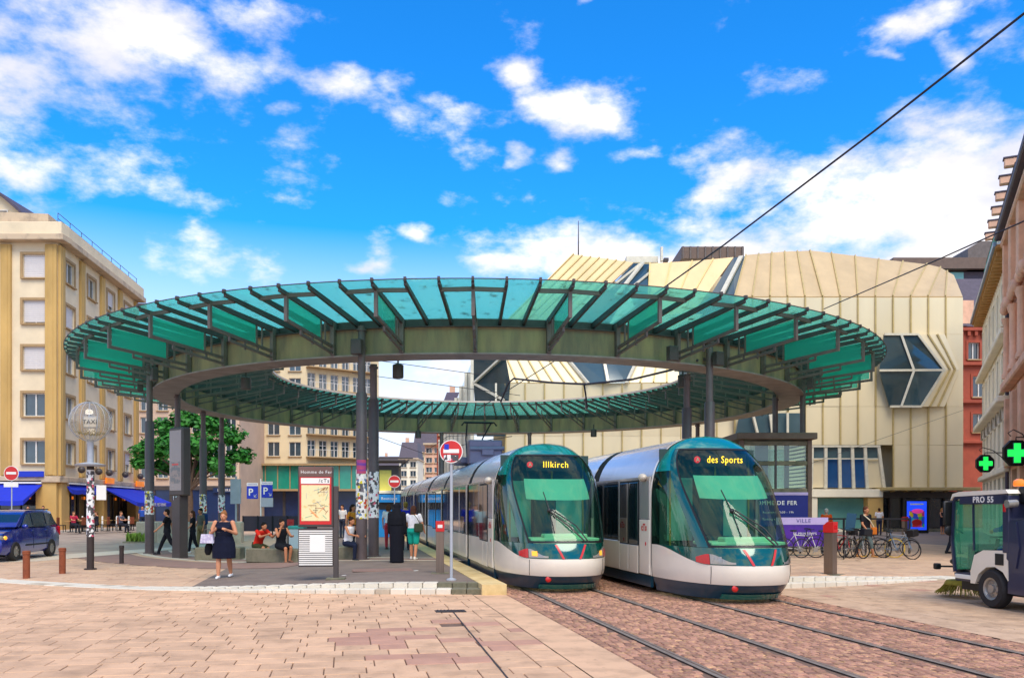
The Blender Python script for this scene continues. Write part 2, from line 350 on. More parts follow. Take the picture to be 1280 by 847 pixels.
m['band_dark'] = pm('dark_paving_band', '#8b6d60', .85, 0, .15, 2., .1, 40, world=True)
m['band_light'] = pm('light_paving_band', '#c9b8a3', .85, 0, .1, 2., .1, 40, world=True)
m['paver'] = pm('peach_paver', '#cea683', .8, 0, .10, 2.2, .22, 55, gum=.30, orand=.10, irand=.10, col2='#a78568', thr=(.46, .78), world=True)
m['paver_red'] = pm('red_paver', '#b48770', .8, 0, .12, 2.5, .22, 55, orand=.06, world=True)
m['paver_grey'] = pm('grey_pink_paver', '#c4a384', .8, 0, .12, 2.2, .22, 55, gum=.28, orand=.06, irand=.06, col2='#98795f', thr=(.45, .75), world=True)
m['joint'] = pm('paving_joint', '#6f5748', .95, 0, .2, 8., world=True)
m['sett'] = pm('porphyry_sett', '#a37660', .75, 0, .16, 9., .3, 60, irand=.34, col2='#c29a68', thr=(.5, .72), world=True)
m['rail'] = pm('rail_steel', '#7f756d', .8, .0, .2, 6., spec=.03, world=True)
m['rail_groove'] = pm('rail_groove', '#38302d', .8, 0, .2)
m['kerb_white'] = pm('white_step_stone', '#d3c9b6', .8, 0, .08, 3., .2, 40, orand=.05, world=True)
m['kerb_side'] = pm('worn_step_stone', '#b7a892', .85, 0, .2, 4., .2, 40, orand=.1, world=True)
m['tactile'] = pm('yellow_platform_edge', '#d8bd85', .8, 0, .12, 2., .2, 50, col2='#c2a56c', world=True)
m['concrete'] = pm('mossy_concrete', '#7e7660', .9, 0, .2, 2.5, .3, 30, col2='#5d5c48', thr=(.42, .7))
m['totem'] = pm('totem_grey', '#4b4340', .5, .1, .1)
m['stainless'] = pm('brushed_stainless', '#8c7b6e', .35, .8, .12, 3., stretch=(6, 6, .3))
m['rust'] = pm('rusty_bollard', '#8d4a2c', .8, .2, .25, 6., .2, 30)
m['bollard_dark'] = pm('dark_bollard', '#3b302c', .6, .2, .2, 5.)
m['van_blue'] = pm('van_blue_paint', '#14288f', .18, .35, .06, 1., coat=1)
m['tyre'] = pm('tyre_rubber', '#232021', .8, 0, .2, 8., .2)
m['hub'] = pm('wheel_hub', '#a59f98', .35, .6, .15, 6.)
m['sweeper_navy'] = pm('sweeper_navy', '#2b2f4c', .35, .1, .1, 1.5, coat=.5)
m['sweeper_glass'] = glass('sweeper_glass', (.66, .95, .78), .06, None, .34, (.16, .80, .46), .01)
m['bristle'] = pm('yellow_bristle', '#8f8128', .8, 0, .25, 12., irand=.2)
m['orange'] = pm('orange_beacon', '#f07a16', .3, 0, .1, coat=.6, emit=.3)
m['sign_white'] = pm('sign_white', '#e8e4dc', .5, 0, .03)
m['sign_blue'] = pm('sign_blue', '#1232b4', .45, 0, .05)
m['sign_navy'] = pm('sign_navy', '#0d1c74', .45, 0, .06)
m['sign_grey'] = pm('sign_grey', '#a9adb4', .5)
m['purple'] = pm('purple_banner', '#3d1a86', .6, 0, .25, 1.5, col2='#5a1f9a')
m['lavender'] = pm('lavender_banner', '#b9a6cf', .6, 0, .1)
m['green_led'] = pm('green_cross_light', '#1cf04a', .5, emit=.9)
m['black_iron'] = pm('black_iron', '#1b1a1d', .55, .3, .15)
m['map_paper'] = pm('map_paper', '#e9d9a4', .5, 0, .1, 9., col2='#d8bd7a', thr=(.55, .7))
m['poster'] = collage('layered_posters', ['#e8e4dc', '#d7c318', '#e8e4dc', '#53504e', '#dcd8d0', '#c5482c', '#ece9e2', '#6c646a', '#efe9df', '#4b4344', '#d9d5cc', '#5a7a9c'], 13.)
m['poster2'] = collage('pasted_stickers', ['#eceae4', '#55504e', '#e4e0da', '#4b4648', '#d45a72', '#f0eee9', '#4b4648', '#e0e0e2'], 13.)
m['screen'] = collage('lit_poster_print', ['#1a3fd0', '#2a66e8', '#e83a8a', '#2fc3e0', '#f4d030', '#e43232', '#3f52e0', '#4ad06a'], 3.2)
m['teal_facade'] = pm('teal_glass_facade', '#1d8f78', .12, .1, .2, .5, coat=.7, world=True)
m['blue_shop'] = pm('blue_shopfront', '#1a2f58', .3, 0, .2, 1., coat=.4)
m['kiosk_blue'] = pm('kiosk_blue', '#1d86c9', .35, 0, .1, 2.)
m['yellow'] = pm('yellow_poster', '#d8cf62', .5, 0, .1)
m['bark'] = pm('bark', '#5b4737', .9, 0, .25, 6., .4, 20)
m['leaf'] = pm('leaf', H('#3a7f2a'), .55, 0, .25, 1.2, irand=.3, col2=H('#2c6b24'), spec=.3)
m['grass'] = pm('grass_blade', '#7f9a38', .7, 0, .2, 4., irand=.3)
m['cable'] = pm('cable', '#26222b', .6)
m['skin'] = pm('skin', '#c98a66', .55, 0, .06, 8., spec=.35)
m['skin_tan'] = pm('tanned_skin', '#b97a55', .55, 0, .06, 8., spec=.35)
def cloth(c): 
    k = 'cloth'+c
    if k not in m: m[k] = pm('cloth_'+c.strip('#'), c, .85, 0, .12, 12., .15, 90, spec=.2)
    return m[k]
# ------------------------------------------------------------ layout
PHI = math.atan(.196); T = Vector((-math.sin(PHI), math.cos(PHI), 0)); NR = Vector((math.cos(PHI), math.sin(PHI), 0))
C1 = Vector((4.69, 0, 0)); RING = Vector((-1.41, 40.1, 0)); GAP = 2.84; RP = 22.25
def TW(t, w, z=0): return C1+T*t+NR*w+Vector((0, 0, z))         # along the track / across it, from the centre of the nearer-left track
def wt(p): q = Vector((p[0], p[1], 0))-C1; return q.dot(T), q.dot(NR)
def zp(x, y):
    w = wt((x, y))[1]
    if w < 1: return .2*sm(-9.5, -3.0, w)
    return .2*(1-sm(5.0, 11.5, w))
def GP(px, py):
    p = G(px, py)
    for _ in range(4): p = G(px, py, zp(p.x, p.y))
    return p
E1, E2 = -1.36, GAP+1.36
# ground
g = MB(); g.add([(-900, -60, -.06), (900, -60, -.06), (900, 1500, -.06), (-900, 1500, -.06)], [(0, 1, 2, 3)]); struct(g.build('ground', m['asphalt']))
# track bed: base sheet, setts, rails
bed = MB()
def strip(mb, t0, t1, w0, w1, z, n=1, mi=0):
    mb.grid(lambda u, v: tuple(TW(t0+(t1-t0)*v, w0+(w1-w0)*u, z)), 1, n, mi)
strip(bed, -20, 140, E1, E2, -.016)
track = struct(bed.build('track_bed', m['joint']))
rails_w = [-.71, .71, GAP-.71, GAP+.71]
for w in rails_w:
    r = MB()
    strip(r, -20, 140, w-.035, w+.03, .004); strip(r, -20, 140, w+.03, w+.055, -.012, 1, 1); strip(r, -20, 140, w+.055, w+.085, .003)
    r.build('rail', [m['rail'], m['rail_groove']], track)
se = MB()
t = 7.6
while t < 24:
    w = E1+.02; dt = random.uniform(.125, .165)
    while w < E2-.05:
        dw = random.uniform(.095, .14)
        if all(not (w < rw+.09 and w+dw > rw-.045) for rw in rails_w):
            z = random.uniform(-.004, .002); c = .012; a, b = t+.006, t+dt-.004; p, q = w+.005, min(w+dw-.005, E2)
            j = lambda: random.uniform(-.006, .006)
            top = [TW(a+c+j(), p+c+j(), z), TW(a+c+j(), q-c+j(), z), TW(b-c+j(), q-c+j(), z), TW(b-c+j(), p+c+j(), z)]
            bot = [TW(a, p, -.016), TW(a, q, -.016), TW(b, q, -.016), TW(b, p, -.016)]
            se.add(top+bot, [(0, 1, 2, 3), (4, 5, 1, 0), (5, 6, 2, 1), (6, 7, 3, 2), (7, 4, 0, 3)])
            w += dw
        else:
            w += .05
    t += dt
stuff(se.build('sett', m['sett'], track))
far_bed = MB(); strip(far_bed, 24, 140, E1, E2, -.006); far_bed.build('far_setts', m['sett'], track)
# paved foreground: real pavers, laid in courses square to the track
def pave(name, w0, w1, tmax, keep, mat, special, n_obj, st=None, zf=lambda p: 0.0):
    if st is None:
        base = MB(); base.grid(lambda u, v: tuple(TW(-15+v*(tmax+15), w0+(w1-w0)*u, -.018)), 1, 1)
        st = struct(base.build(name, m['joint']))
    items = []; t = 6.5; row = 0
    while t < tmax:
        h = .40 if row % 3 else .34; w = w0+.01 if w0 > -3 else w1-.01; s = 1 if w0 > -3 else -1; k = 0; first = True
        while (w < w1-.02 if s > 0 else w > w0+.02):
            L = random.choice((.36, .46, .56)) if not first else random.choice((.22, .4)); first = False
            a, b = (w, min(w+L, w1)) if s > 0 else (max(w-L, w0), w)
            if b-a > .1 and keep(TW(t+h/2, (a+b)/2), h, b-a): items.append((t, h, a, b))
            w += s*L
        t += h; row += 1
    items.sort(key=lambda q: q[0]**2+.0*q[2])
    cache = {}
    def slab(mb, a0, a1, b0, b1, z, fr):
        g_ = .0065; c = .006
        top = [(b0+g_+c, a0+g_+c, z), (b1-g_-c, a0+g_+c, z), (b1-g_-c, a1-g_-c, z), (b0+g_+c, a1-g_-c, z)]
        rim = [(b0+g_, a0+g_, z-c), (b1-g_, a0+g_, z-c), (b1-g_, a1-g_, z-c), (b0+g_, a1-g_, z-c)]
        bot = [(x, y, z-.02) for x, y, _ in rim]
        vs = top+rim+bot
        fs = [(0, 1, 2, 3)]
        for o in (0, 4):
            for i in range(4): fs.append((o+4+i, o+4+(i+1) % 4, o+(i+1) % 4, o+i))
        mb.add(vs if not fr else [tuple(fr(v)) for v in vs], fs)
    rest = MB(); rest2 = MB()
    for i, (t, h, a, b) in enumerate(items):
        c = TW(t+h/2, (a+b)/2); sp = special(c)
        if i < n_obj:
            key = (round(h, 3), round(b-a, 3), sp)
            if key not in cache:
                mb = MB(); slab(mb, -h/2, h/2, -(b-a)/2, (b-a)/2, 0, None); cache[key] = mb.mesh('paver', m['paver_red'] if sp else mat)
            o = link('paver', cache[key], st, (c.x, c.y, zf(c)+random.uniform(-.0025, .0025)), (random.uniform(-.004, .004), random.uniform(-.004, .004), PHI))
        else:
            z = zf(c)+random.uniform(-.003, .003)
            slab(rest2 if sp else rest, t, t+h, a, b, z, lambda v: TW(v[1], v[0], v[2]))
    if rest.v: stuff(rest.build('paver', mat, st))
    if rest2.v: stuff(rest2.build('paver', m['paver_red'], st))
    return st
def in_view(p, mg=1.2): return abs(p.x) < .601*p.y+mg
def kl(c, h, b):
    return in_view(c) and (c-RING).to_2d().length > RP+.1 and c.y > 8.4 and c.y < 25 and not (abs(c.y-(13.0)) < .3 and abs(c.x+1.0) < .25)
DR0, DR1 = G(566, 764), G(645, 860)
def redp(c): 
    p = ((c.x+1.0)/1.25, (c.y-11.6)/1.9); q = random.random()
    return p[0]**2+p[1]**2 < 1 and q < .45
fg = pave('foreground_pavement', -26, E1-.66, 26, kl, m['paver'], redp, 300)
kr = lambda c, h, b: in_view(c) and (c-RING).to_2d().length > RP+.1 and 9 < c.y < 32
pave('right_pavement', E2+.66, 26, 36, kr, m['paver_grey'], lambda c: random.random() < .04, 220)
for (w0, w1) in ((E1-.66, E1), (E2, E2+.66)):          # border courses along the track bed
    b = MB(); strip(b, -15, 18.2, w0-.004, w1-.002, -.002, 1); b.build('border_strip', m['paver_grey'] if w0 > 0 else m['paver'], track)
dr = MB(); d = (DR1-DR0).normalized(); dn = Vector((d.y, -d.x, 0))
dr.add([DR0+dn*.012+Vector((0, 0, .005)), DR0-dn*.012+Vector((0, 0, .005)), DR1-dn*.012+Vector((0, 0, .005)), DR1+dn*.012+Vector((0, 0, .005))], [(0, 1, 2, 3)])
dr.build('drain_slot', m['rail_groove'], fg)
gr = MB(); gp = G(563, 763.5)
gr.box((gp.x, gp.y, .003), (.52, .30, .012), PHI)
for k in range(8): gr.box((gp.x-.21+k*.06, gp.y, .011), (.025, .26, .008), PHI, 1)
gr.build('drain_grate', [m['rail_groove'], m['bollard_dark']], fg)
# raised plaza around the ring, in two halves beside the track
def plaza_half(name, wa, wb, nw, tend):
    mb = MB(); cols = [wa+(wb-wa)*(i/nw) for i in range(nw+1)]
    ct, cw = wt(RING); vs = []; fs = []; nt = 14
    for w in cols:
        q = RP*RP-(w-cw)**2; ts = ct-math.sqrt(q) if q > 0 else ct
        ts = max(ts, 5)
        for j in range(nt+1):
            t = ts+(tend-ts)*(j/nt)**1.5; p = TW(t, w); vs.append((p.x, p.y, zp(p.x, p.y)))
    n = nt+1
    mats = []
    for i in range(nw):
        for j in range(nt):
            fs.append((i*n+j, (i+1)*n+j, (i+1)*n+j+1, i*n+j+1) if wb > wa else ((i+1)*n+j, i*n+j, i*n+j+1, (i+1)*n+j+1))
    mb.v = vs; mb.f = fs
    mb.m = [1 if (-8.1 < (cols[i]+cols[i+1])/2 < E1) else (2 if j > nt-4 and False else 0) for i in range(nw) for j in range(nt)]
    return struct(mb.build(name, [m['plaza'], m['plat']]))
pl = plaza_half('plaza', E1-.001, -23.3, 60, 110)
pr = plaza_half('plaza', E2+.001, 23, 50, 90)
def in_ring(c): return in_view(c, .5) and 17.4 < (c-RING).to_2d().length < RP-.45 and c.y < 33
zl = lambda c: zp(c.x, c.y)+.012
pave('plaza', -24, -8.2, 38, lambda c, h, b: in_ring(c) and wt(c)[1] < -8.3, m['plaza'], lambda c: False, 200, pl, zl)
pave('plaza', E2+.5, 22, 40, lambda c, h, b: in_ring(c) and wt(c)[1] > E2+.9, m['plaza'], lambda c: False, 150, pr, zl)
def arc_pt(r, a, z=None):
    p = Vector((RING.x+r*math.sin(a), RING.y-r*math.cos(a), 0)); p.z = zp(p.x, p.y) if z is None else z; return p
for r0, r1, a0, a1, mt in ((15.2, 17.2, -60, -17, 'band_dark'), (13.4, 14.9, -75, 2, 'band_light'), (13.7, 14.6, -75, 2, 'band_dark')):
    mb = MB(); dz = {'band_dark': .010, 'band_light': .006}[mt]
    mb.grid(lambda u, v: (lambda p: (p.x, p.y, p.z+dz))(arc_pt(r0+(r1-r0)*v, R(a0+(a1-a0)*u))), 40, 2, 0, True); mb.build('paving_band', m[mt], pl)
# the two white steps: one block after another
def steps(name, angs):
    st = None
    root = MB()
    pts = [arc_pt(RP+.30, R(a), -.03) for a in angs]; 
    root.grid(lambda u, v: tuple(arc_pt(RP-.1+.36*v, R(angs[0]+(angs[-1]-angs[0])*u), -.03)), 12, 1)
    st = struct(root.build(name, m['kerb_side']))
    for ring, (r, dep) in enumerate(((RP+.34, .34), (RP, .34))):
        stp = .80
        a = angs[0]
        while a < angs[-1]-.1:
            b = min(a+stp, angs[-1]); mid = R((a+b)/2); zz = arc_pt(RP, mid).z
            w_mid = wt(arc_pt(r-.1, mid))[1]
            if E1-.05 < w_mid < E2+.05: a = b; continue
            top = zz*(.5 if ring == 0 else 1.0)+.010-.003*ring
            if ring == 0 and top < .02: top = .012
            mb = MB(); h = top+.05; L = R(b-a)*r-.012
            mb.box((0, 0, -h/2), (L, dep, h), 0, 0, .012)
            c = arc_pt(r-dep/2, mid, top)
            worn = random.random() < .1
            dark = (E1-1.2 < w_mid < E1)
            mb.build('step_block', m['concrete'] if dark else (m['kerb_side'] if worn else m['kerb_white']), st, c, mid)
            a = b
    return st
steps('plaza_steps', [-34, 3.0]); steps('plaza_steps', [14, 35])
# platform edges
def edge_strip(w0, w1, t0, t1):
    mb = MB(); n = 16
    for i in range(n):
        a, b = t0+(t1-t0)*i/n, t0+(t1-t0)*(i+1)/n
        z = .214
        vs = [TW(a, w0, z), TW(a, w1, z), TW(b, w1, z), TW(b, w0, z), TW(a, w0, -.03), TW(a, w1, -.03), TW(b, w1, -.03), TW(b, w0, -.03)]
        fs = [(0, 1, 2, 3), (1, 5, 6, 2), (0, 3, 7, 4)]+([(0, 4, 5, 1)] if i == 0 else [])
        mb.add(vs, fs)
    struct(mb.build('platform_edge', m['tactile']))
tc_, cw_ = wt(RING)
tE = tc_-math.sqrt((RP+.42)**2-(E1-cw_)**2); tE2 = tc_-math.sqrt((RP+.42)**2-(E2-cw_)**2)
edge_strip(E1-.50, E1+.01, tE, 80); edge_strip(E2-.01, E2+.45, tE2, 80)
# street on the left with its kerb, sett strip and far pavement
def poly(name, pts, z, mat, parent=None, kind=True):
    mb = MB(); mb.add([(p[0], p[1], z) for p in pts], [tuple(range(len(pts)))]); o = mb.build(name, m[mat], parent)
    return struct(o) if kind else o
def sheet(pxs, z=0): return [G(a, b, 0) for a, b in pxs]
poly('road', [(-60, 20), (-22, 26), (-14.2, 34), (-15.5, 46), (-24, 60), (-26, 120), (-30.6, 120), (-31, 70), (-31.5, 54), (-34, 50), (-90, 47)], .012, 'road')
poly('sett_strip', [(-60, 18.5), (-24, 24.3), (-17.8, 29), (-14.9, 38), (-15.8, 46), (-14.2, 46), (-13.6, 38), (-15.6, 28), (-22.2, 22.6), (-60, 16.8)], .017, 'band_light')
mb = MB(); mb.prism([(-90, 47.5), (-34, 50.5), (-31.8, 54), (-31.3, 70), (-31, 122), (-60, 122), (-90, 60)], 'z', -.05, .13); struct(mb.build('far_pavement', m['plaza']))
mb = MB()
for a, b in (((-90, 47.35), (-33.9, 50.35)), ((-33.9, 50.35), (-31.6, 53.95)), ((-31.6, 53.95), (-31.1, 70)), ((-31.1, 70), (-30.8, 122))): mb.bar((*a, .07), (*b, .07), .22, .15)
struct(mb.build('kerb', m['kerb_white']))
poly('crossing_marking', [(-31.0, 47.4), (-27.2, 46.6), (-26.9, 47.1), (-30.8, 47.9)], .018, 'kerb_white')

# ------------------------------------------------------------ ring canopy
can = thing('ring_canopy', 'huge round tram stop canopy of teal glass on dark steel columns', 'canopy', RING)
def lathe_ring(name, prof, mat, n=180, smooth=40):
    mb = MB(); mb.lathe(prof, n, 0, closed=True); return mb.build(name, mat, can, smooth=smooth)
ZB, ZT = 6.47, 7.26
lathe_ring('ring_beam', [(14.2, ZB), (14.2, ZT), (13.4, ZT), (13.4, ZB)], m['beam'])
lathe_ring('bottom_flange', [(14.33, ZB-.05), (14.33, ZB-.003), (13.27, ZB-.003), (13.27, ZB-.05)], m['flange'])
lathe_ring('top_channel', [(14.02, ZT+.003), (14.02, 7.56), (13.58, 7.56), (13.58, ZT+.003)], m['steel_dark'])
lathe_ring('top_flange', [(14.27, ZT+.002), (14.27, ZT+.035), (14.03, ZT+.035), (14.03, ZT+.002)], m['steel_dark'])
lathe_ring('inner_rim', [(9.62, 7.86), (9.62, 7.95), (9.50, 7.95), (9.50, 7.86)], m['rim'], 160)
lathe_ring('outer_rim', [(17.44, 7.86), (17.44, 7.885), (17.415, 7.885), (17.415, 7.86)], m['steel_dark'])
RO, RI = 17.42, 9.55
def zo(r): return 7.53+(r-13.9)/(RO-13.9)*.34        # underside of the outer glass
def zi(r): return 7.53+(13.7-r)/(13.7-RI)*.36
mb = MB()
for r0, r1, zf, hh in ((13.95, 17.34, zo, (.20, .11)),):
    vs = []
    for r, h in ((r0, hh[0]), (r1, hh[1])): vs += [(-.04, -r, zf(r)-.02-h), (.04, -r, zf(r)-.02-h), (.04, -r, zf(r)-.02), (-.04, -r, zf(r)-.02)]
    mb.add(vs, [(0, 1, 2, 3), (7, 6, 5, 4), (4, 5, 1, 0), (5, 6, 2, 1), (6, 7, 3, 2), (7, 4, 0, 3)])
mb.box((0, -17.37, 7.88), (.07, .10, .12))
raf_o = mb.mesh('rafter', m['steel_dark'])
mb = MB(); vs = []
for r, h in ((13.65, .18), (9.6, .10)): vs += [(-.035, -r, zi(r)-.02-h), (.035, -r, zi(r)-.02-h), (.035, -r, zi(r)-.02), (-.035, -r, zi(r)-.02)]
mb.add(vs, [(3, 2, 1, 0), (4, 5, 6, 7), (0, 1, 5, 4), (1, 2, 6, 5), (2, 3, 7, 6), (3, 0, 4, 7)])
raf_i = mb.mesh('rafter', m['steel_dark'])
def pane(r0, r1, zf, d=1.46):
    mb = MB(); vs = []
    for dz in (0, .02):
        for r, a in ((r0, -d), (r0, d), (r1, d), (r1, -d)): vs.append((r*math.sin(R(a)), -r*math.cos(R(a)), zf(r)+dz))
    mb.add(vs, [(0, 1, 2, 3), (7, 6, 5, 4), (4, 5, 1, 0), (5, 6, 2, 1), (6, 7, 3, 2), (7, 4, 0, 3)]); return mb.mesh('glass_pane', m['canopy_glass'])
pan_o, pan_i = pane(13.98, RO, zo), pane(13.62, 9.58, zi)
PH = 1.2
for k in range(120):
    a = R(PH+3*k)
    link('rafter', raf_o, can, (0, 0, 0), a); link('rafter', raf_i, can, (0, 0, 0), a)
    link('glass_pane', pan_o, can, (0, 0, 0), a+R(1.5)); link('glass_pane', pan_i, can, (0, 0, 0), a+R(1.5))
# deep brackets every third rafter
mb = MB(); X = .05
mb.bar((0, -16.98, 7.78), (0, -16.98, 6.98), .10, .09, 0, (0, 1, 0))
mb.bar((0, -17.02, 7.03), (0, -14.25, 6.74), .07, .09)
mb.bar((0, -16.2, 6.78), (0, -14.25, 6.54), .07, .08)
mb.bar((0, -16.2, 6.99), (0, -16.2, 6.76), .06, .06, 0, (0, 1, 0))
for r in (15.55, 15.0): mb.bar((0, -r, 6.78+(r-15)*.1), (0, -r, 6.6), .05, .06, 0, (0, 1, 0))
for r in (15.05, 14.8): mb.bar((0, -r, 7.5), (0, -r, 6.8), .045, .05, 0, (0, 1, 0))
mb.box((0, -14.30, (ZB+7.5)/2), (.13, .16, 7.5-ZB-.02))
for s in (-1, 1):                                      # tie just inside the rim
    a = R(3)*s; mb.bar((0, -16.93, 7.72), (16.93*math.sin(a), -16.93*math.cos(a), 7.70), .08, .11)
brk = mb.mesh('bracket', m['steel_warm'])
mb = MB(); mb.box((0, 0, 0), (.018, 1.78, .60)); 
fin = MB(); fin.add([(-.009, -16.9, 7.08), (-.009, -15.1, 6.88), (-.009, -15.1, 7.46), (-.009, -16.9, 7.64), (.009, -16.9, 7.08), (.009, -15.1, 6.88), (.009, -15.1, 7.46), (.009, -16.9, 7.64)],
                    [(0, 1, 2, 3), (7, 6, 5, 4), (4, 5, 1, 0), (5, 6, 2, 1), (6, 7, 3, 2), (7, 4, 0, 3)])
finm = fin.mesh('glass_fin', m['fin_glass'])
mb = MB()
mb.bar((0, -9.78, 7.84), (0, -9.78, 7.28), .07, .07, 0, (0, 1, 0)); mb.bar((0, -9.78, 7.32), (0, -13.37, 6.58), .05, .07)
mb.bar((0, -11.0, 7.30), (0, -13.37, 6.85), .05, .06); mb.bar((0, -12.2, 7.48), (0, -12.2, 6.86), .05, .05, 0, (0, 1, 0)); mb.bar((0, -11.0, 7.55), (0, -11.0, 7.06), .05, .05, 0, (0, 1, 0))
mb.box((0, -13.32, (ZB+7.5)/2), (.12, .14, 7.5-ZB-.02))
for s in (-1, 1):
    a = R(3)*s; mb.bar((0, -9.83, 7.74), (9.83*math.sin(a), -9.83*math.cos(a), 7.74), .06, .07)
brki = mb.mesh('bracket', m['steel_warm'])
for k in range(40):
    a = R(PH+9*k); b = link('bracket', brk, can, (0, 0, 0), a); link('glass_fin', finm, b); link('bracket', brki, can, (0, 0, 0), a)
# columns in pairs
colpts = []
for px, r, near in ((452, 14.45, 1), (467, 12.8, 1), (858.5, 12.8, 1), (887, 14.45, 1), (187, 14.5, 1), (222, 12.9, 1), (254, 13.6, 0), (277, 14.45, 0), (662, 13.4, 0), (552, 13.4, 0), (872, 13.9, 0)):
    k = (px-CX)/F; A = 1+k*k; B = -2*(k*RING.x+RING.y); Cc = RING.x**2+RING.y**2-r*r; D = max(B*B-4*A*Cc, 0)**.5
    y = (-B-D)/(2*A) if near else (-B+D)/(2*A); colpts.append((k*y, y, r))
colpts += [(12.15, 35.6, 14.45), (11.15, 36.1, 13.1)]
cl = MB(); cl.lathe([(.24, 0), (.24, .03), (.17, .035), (.17, 5.05), (.15, 5.08), (.15, 5.10)], 20)
for a in range(12): pass
cl = cl.mesh('column', m['column'], 40)
posters = MB(); ks_ = MB(); ks_.lathe([(.22, 4.96), (.22, 5.0), (.13, 5.02), (.13, 5.1)], 16); ks_ = ks_.mesh('column', m['column_up'], 40)
for i, (x, y, r) in enumerate(colpts):
    kiosk = i >= 11
    z = zp(x, y); top = 7.3 if r > 14 else ZB-.05
    c = link('column', cl if not kiosk else ks_, can, (x-RING.x, y-RING.y, z if not kiosk else -.2))
    if kiosk: z = -.2
    up = MB(); up.tube([(0, 0, 5.1-.01), (0, 0, top-z)], .115, 16); up.tube([(0, 0, top-z-.14), (0, 0, top-z-.08)], .15, 16)
    if r > 14:
        q = Vector((RING.x-x, RING.y-y, 0)).normalized(); up.bar((0, 0, top-z-.12), q*.4+Vector((0, 0, top-z-.12)), .12, .14); up.bar((0, 0, top-z-.7), q*.35+Vector((0, 0, top-z-.6)), .1, .1)
    up.build('upper_shaft', m['column_up'], c, smooth=40)
    if i in (0, 1, 4, 5, 6, 7):
        pm_ = MB(); z0, z1 = ((1.25, 2.75) if i < 2 else (1.5, 2.4)); a0 = -math.pi/2+.1
        pm_.grid(lambda u, v: (.176*math.cos(a0-1.5+3*u), .176*math.sin(a0-1.5+3*u), z0+(z1-z0)*v), 14, 6)
        pm_.build('poster', m['poster'] if i in (0, 4, 6) else m['poster2'], c, smooth=60)
        if i == 0:
            q_ = MB(); q_.grid(lambda u, v: (.180*math.cos(a0-.9+1.8*u), .180*math.sin(a0-.9+1.8*u), 2.62+.42*v), 8, 2)
            q_.build('poster', pm('gradient_poster', '#3b2f9a', .5, 0, .3, 2., col2='#d1473f', stretch=(.2, .2, 1.6)), c, smooth=60)
# lamps under the beam
lm = MB(); lm.lathe([(.16, 0), (.18, .02), (.18, .42), (.1, .46), (.03, .46), (.03, .75)], 14); lm = lm.mesh('downlight', m['steel_dark'], 40)
for a in (-40, -10.5, 36, 150, 200):
    link('downlight', lm, can, (12.6*math.sin(R(a)), -12.6*math.cos(R(a)), 5.98), 0)
lb = MB(); lb.box((0, 0, 0), (.34, .22, .46), 0, 0, .02); lb = lb.mesh('junction_box', m['steel_dark'])
for a in (-12.8, 26.0, 33.5, -66, -52, 62): link('junction_box', lb, can, (14.75*math.sin(R(a)), -14.75*math.cos(R(a)), 6.62), R(a))

# ------------------------------------------------------------ trams
SE = 2.5
PS = [(.08, .36), (.3, .10), (.55, 0.0), (.8, .02), (1.05, .12), (1.4, .33), (1.8, .62), (2.2, .96), (2.6, 1.38), (2.9, 1.76), (3.05, 1.98), (3.15, 2.16), (3.24, 2.36), (3.28, 2.5)]
PW = [(.10, 1.10), (.3, 1.17), (.55, 1.2), (2.0, 1.2), (2.3, 1.175), (2.6, 1.10), (2.85, .97), (3.05, .78), (3.17, .58), (3.24, .38), (3.28, .02)]
def interp(tab, z):
    if z <= tab[0][0]: return tab[0][1]
    for i in range(len(tab)-1):
        (a, p), (b, q) = tab[i], tab[i+1]
        if z <= b:
            t = (z-a)/(b-a); pm1 = tab[max(i-1, 0)]; pp = tab[min(i+2, len(tab)-1)]
            m0 = (q-pm1[1])/(b-pm1[0])*(b-a) if i > 0 else (q-p); m1 = (pp[1]-p)/(pp[0]-a)*(b-a) if i+2 < len(tab) else (q-p)
            return (2*t**3-3*t*t+1)*p+(t**3-2*t*t+t)*m0+(-2*t**3+3*t*t)*q+(t**3-t*t)*m1
    return tab[-1][1]
def nose(a, z):
    w = max(interp(PW, z), .02); s0 = min(interp(PS, z), SE); sa, ca = math.sin(R(a)), max(math.cos(R(a)), 0)
    return Vector((w*math.copysign(abs(sa)**.77, sa), s0+(SE-s0)*(1-ca), z))
def npatch(mb, a0, a1, z0, z1, na=16, nz=10, off=0, mi=0):
    fa0 = a0 if callable(a0) else (lambda z: a0); fa1 = a1 if callable(a1) else (lambda z: a1)
    fz0 = z0 if callable(z0) else (lambda a: z0); fz1 = z1 if callable(z1) else (lambda a: z1)
    def fn(u, v):
        zm = (fz0(0)+fz1(0))/2; a = fa0(zm)+(fa1(zm)-fa0(zm))*u
        z = fz0(a)+(fz1(a)-fz0(a))*v; a = fa0(z)+(fa1(z)-fa0(z))*u; z = fz0(a)+(fz1(a)-fz0(a))*v
        p = nose(a, z)
        if off:
            e = 1.0; du = nose(min(a+e, 90), z)-nose(max(a-e, -90), z); dv = nose(a, min(z+.02, 3.28))-nose(a, max(z-.02, .1))
            n = du.cross(dv)
            if n.length > 1e-9: p = p+n.normalized()*off
        return tuple(p)
    mb.grid(fn, na, nz, mi); return mb
def aw(z): return 36+21*max(0, min(1, (z-1.04)/1.9))
def zb(a): return .72+.31*sm(37, 84, abs(a))
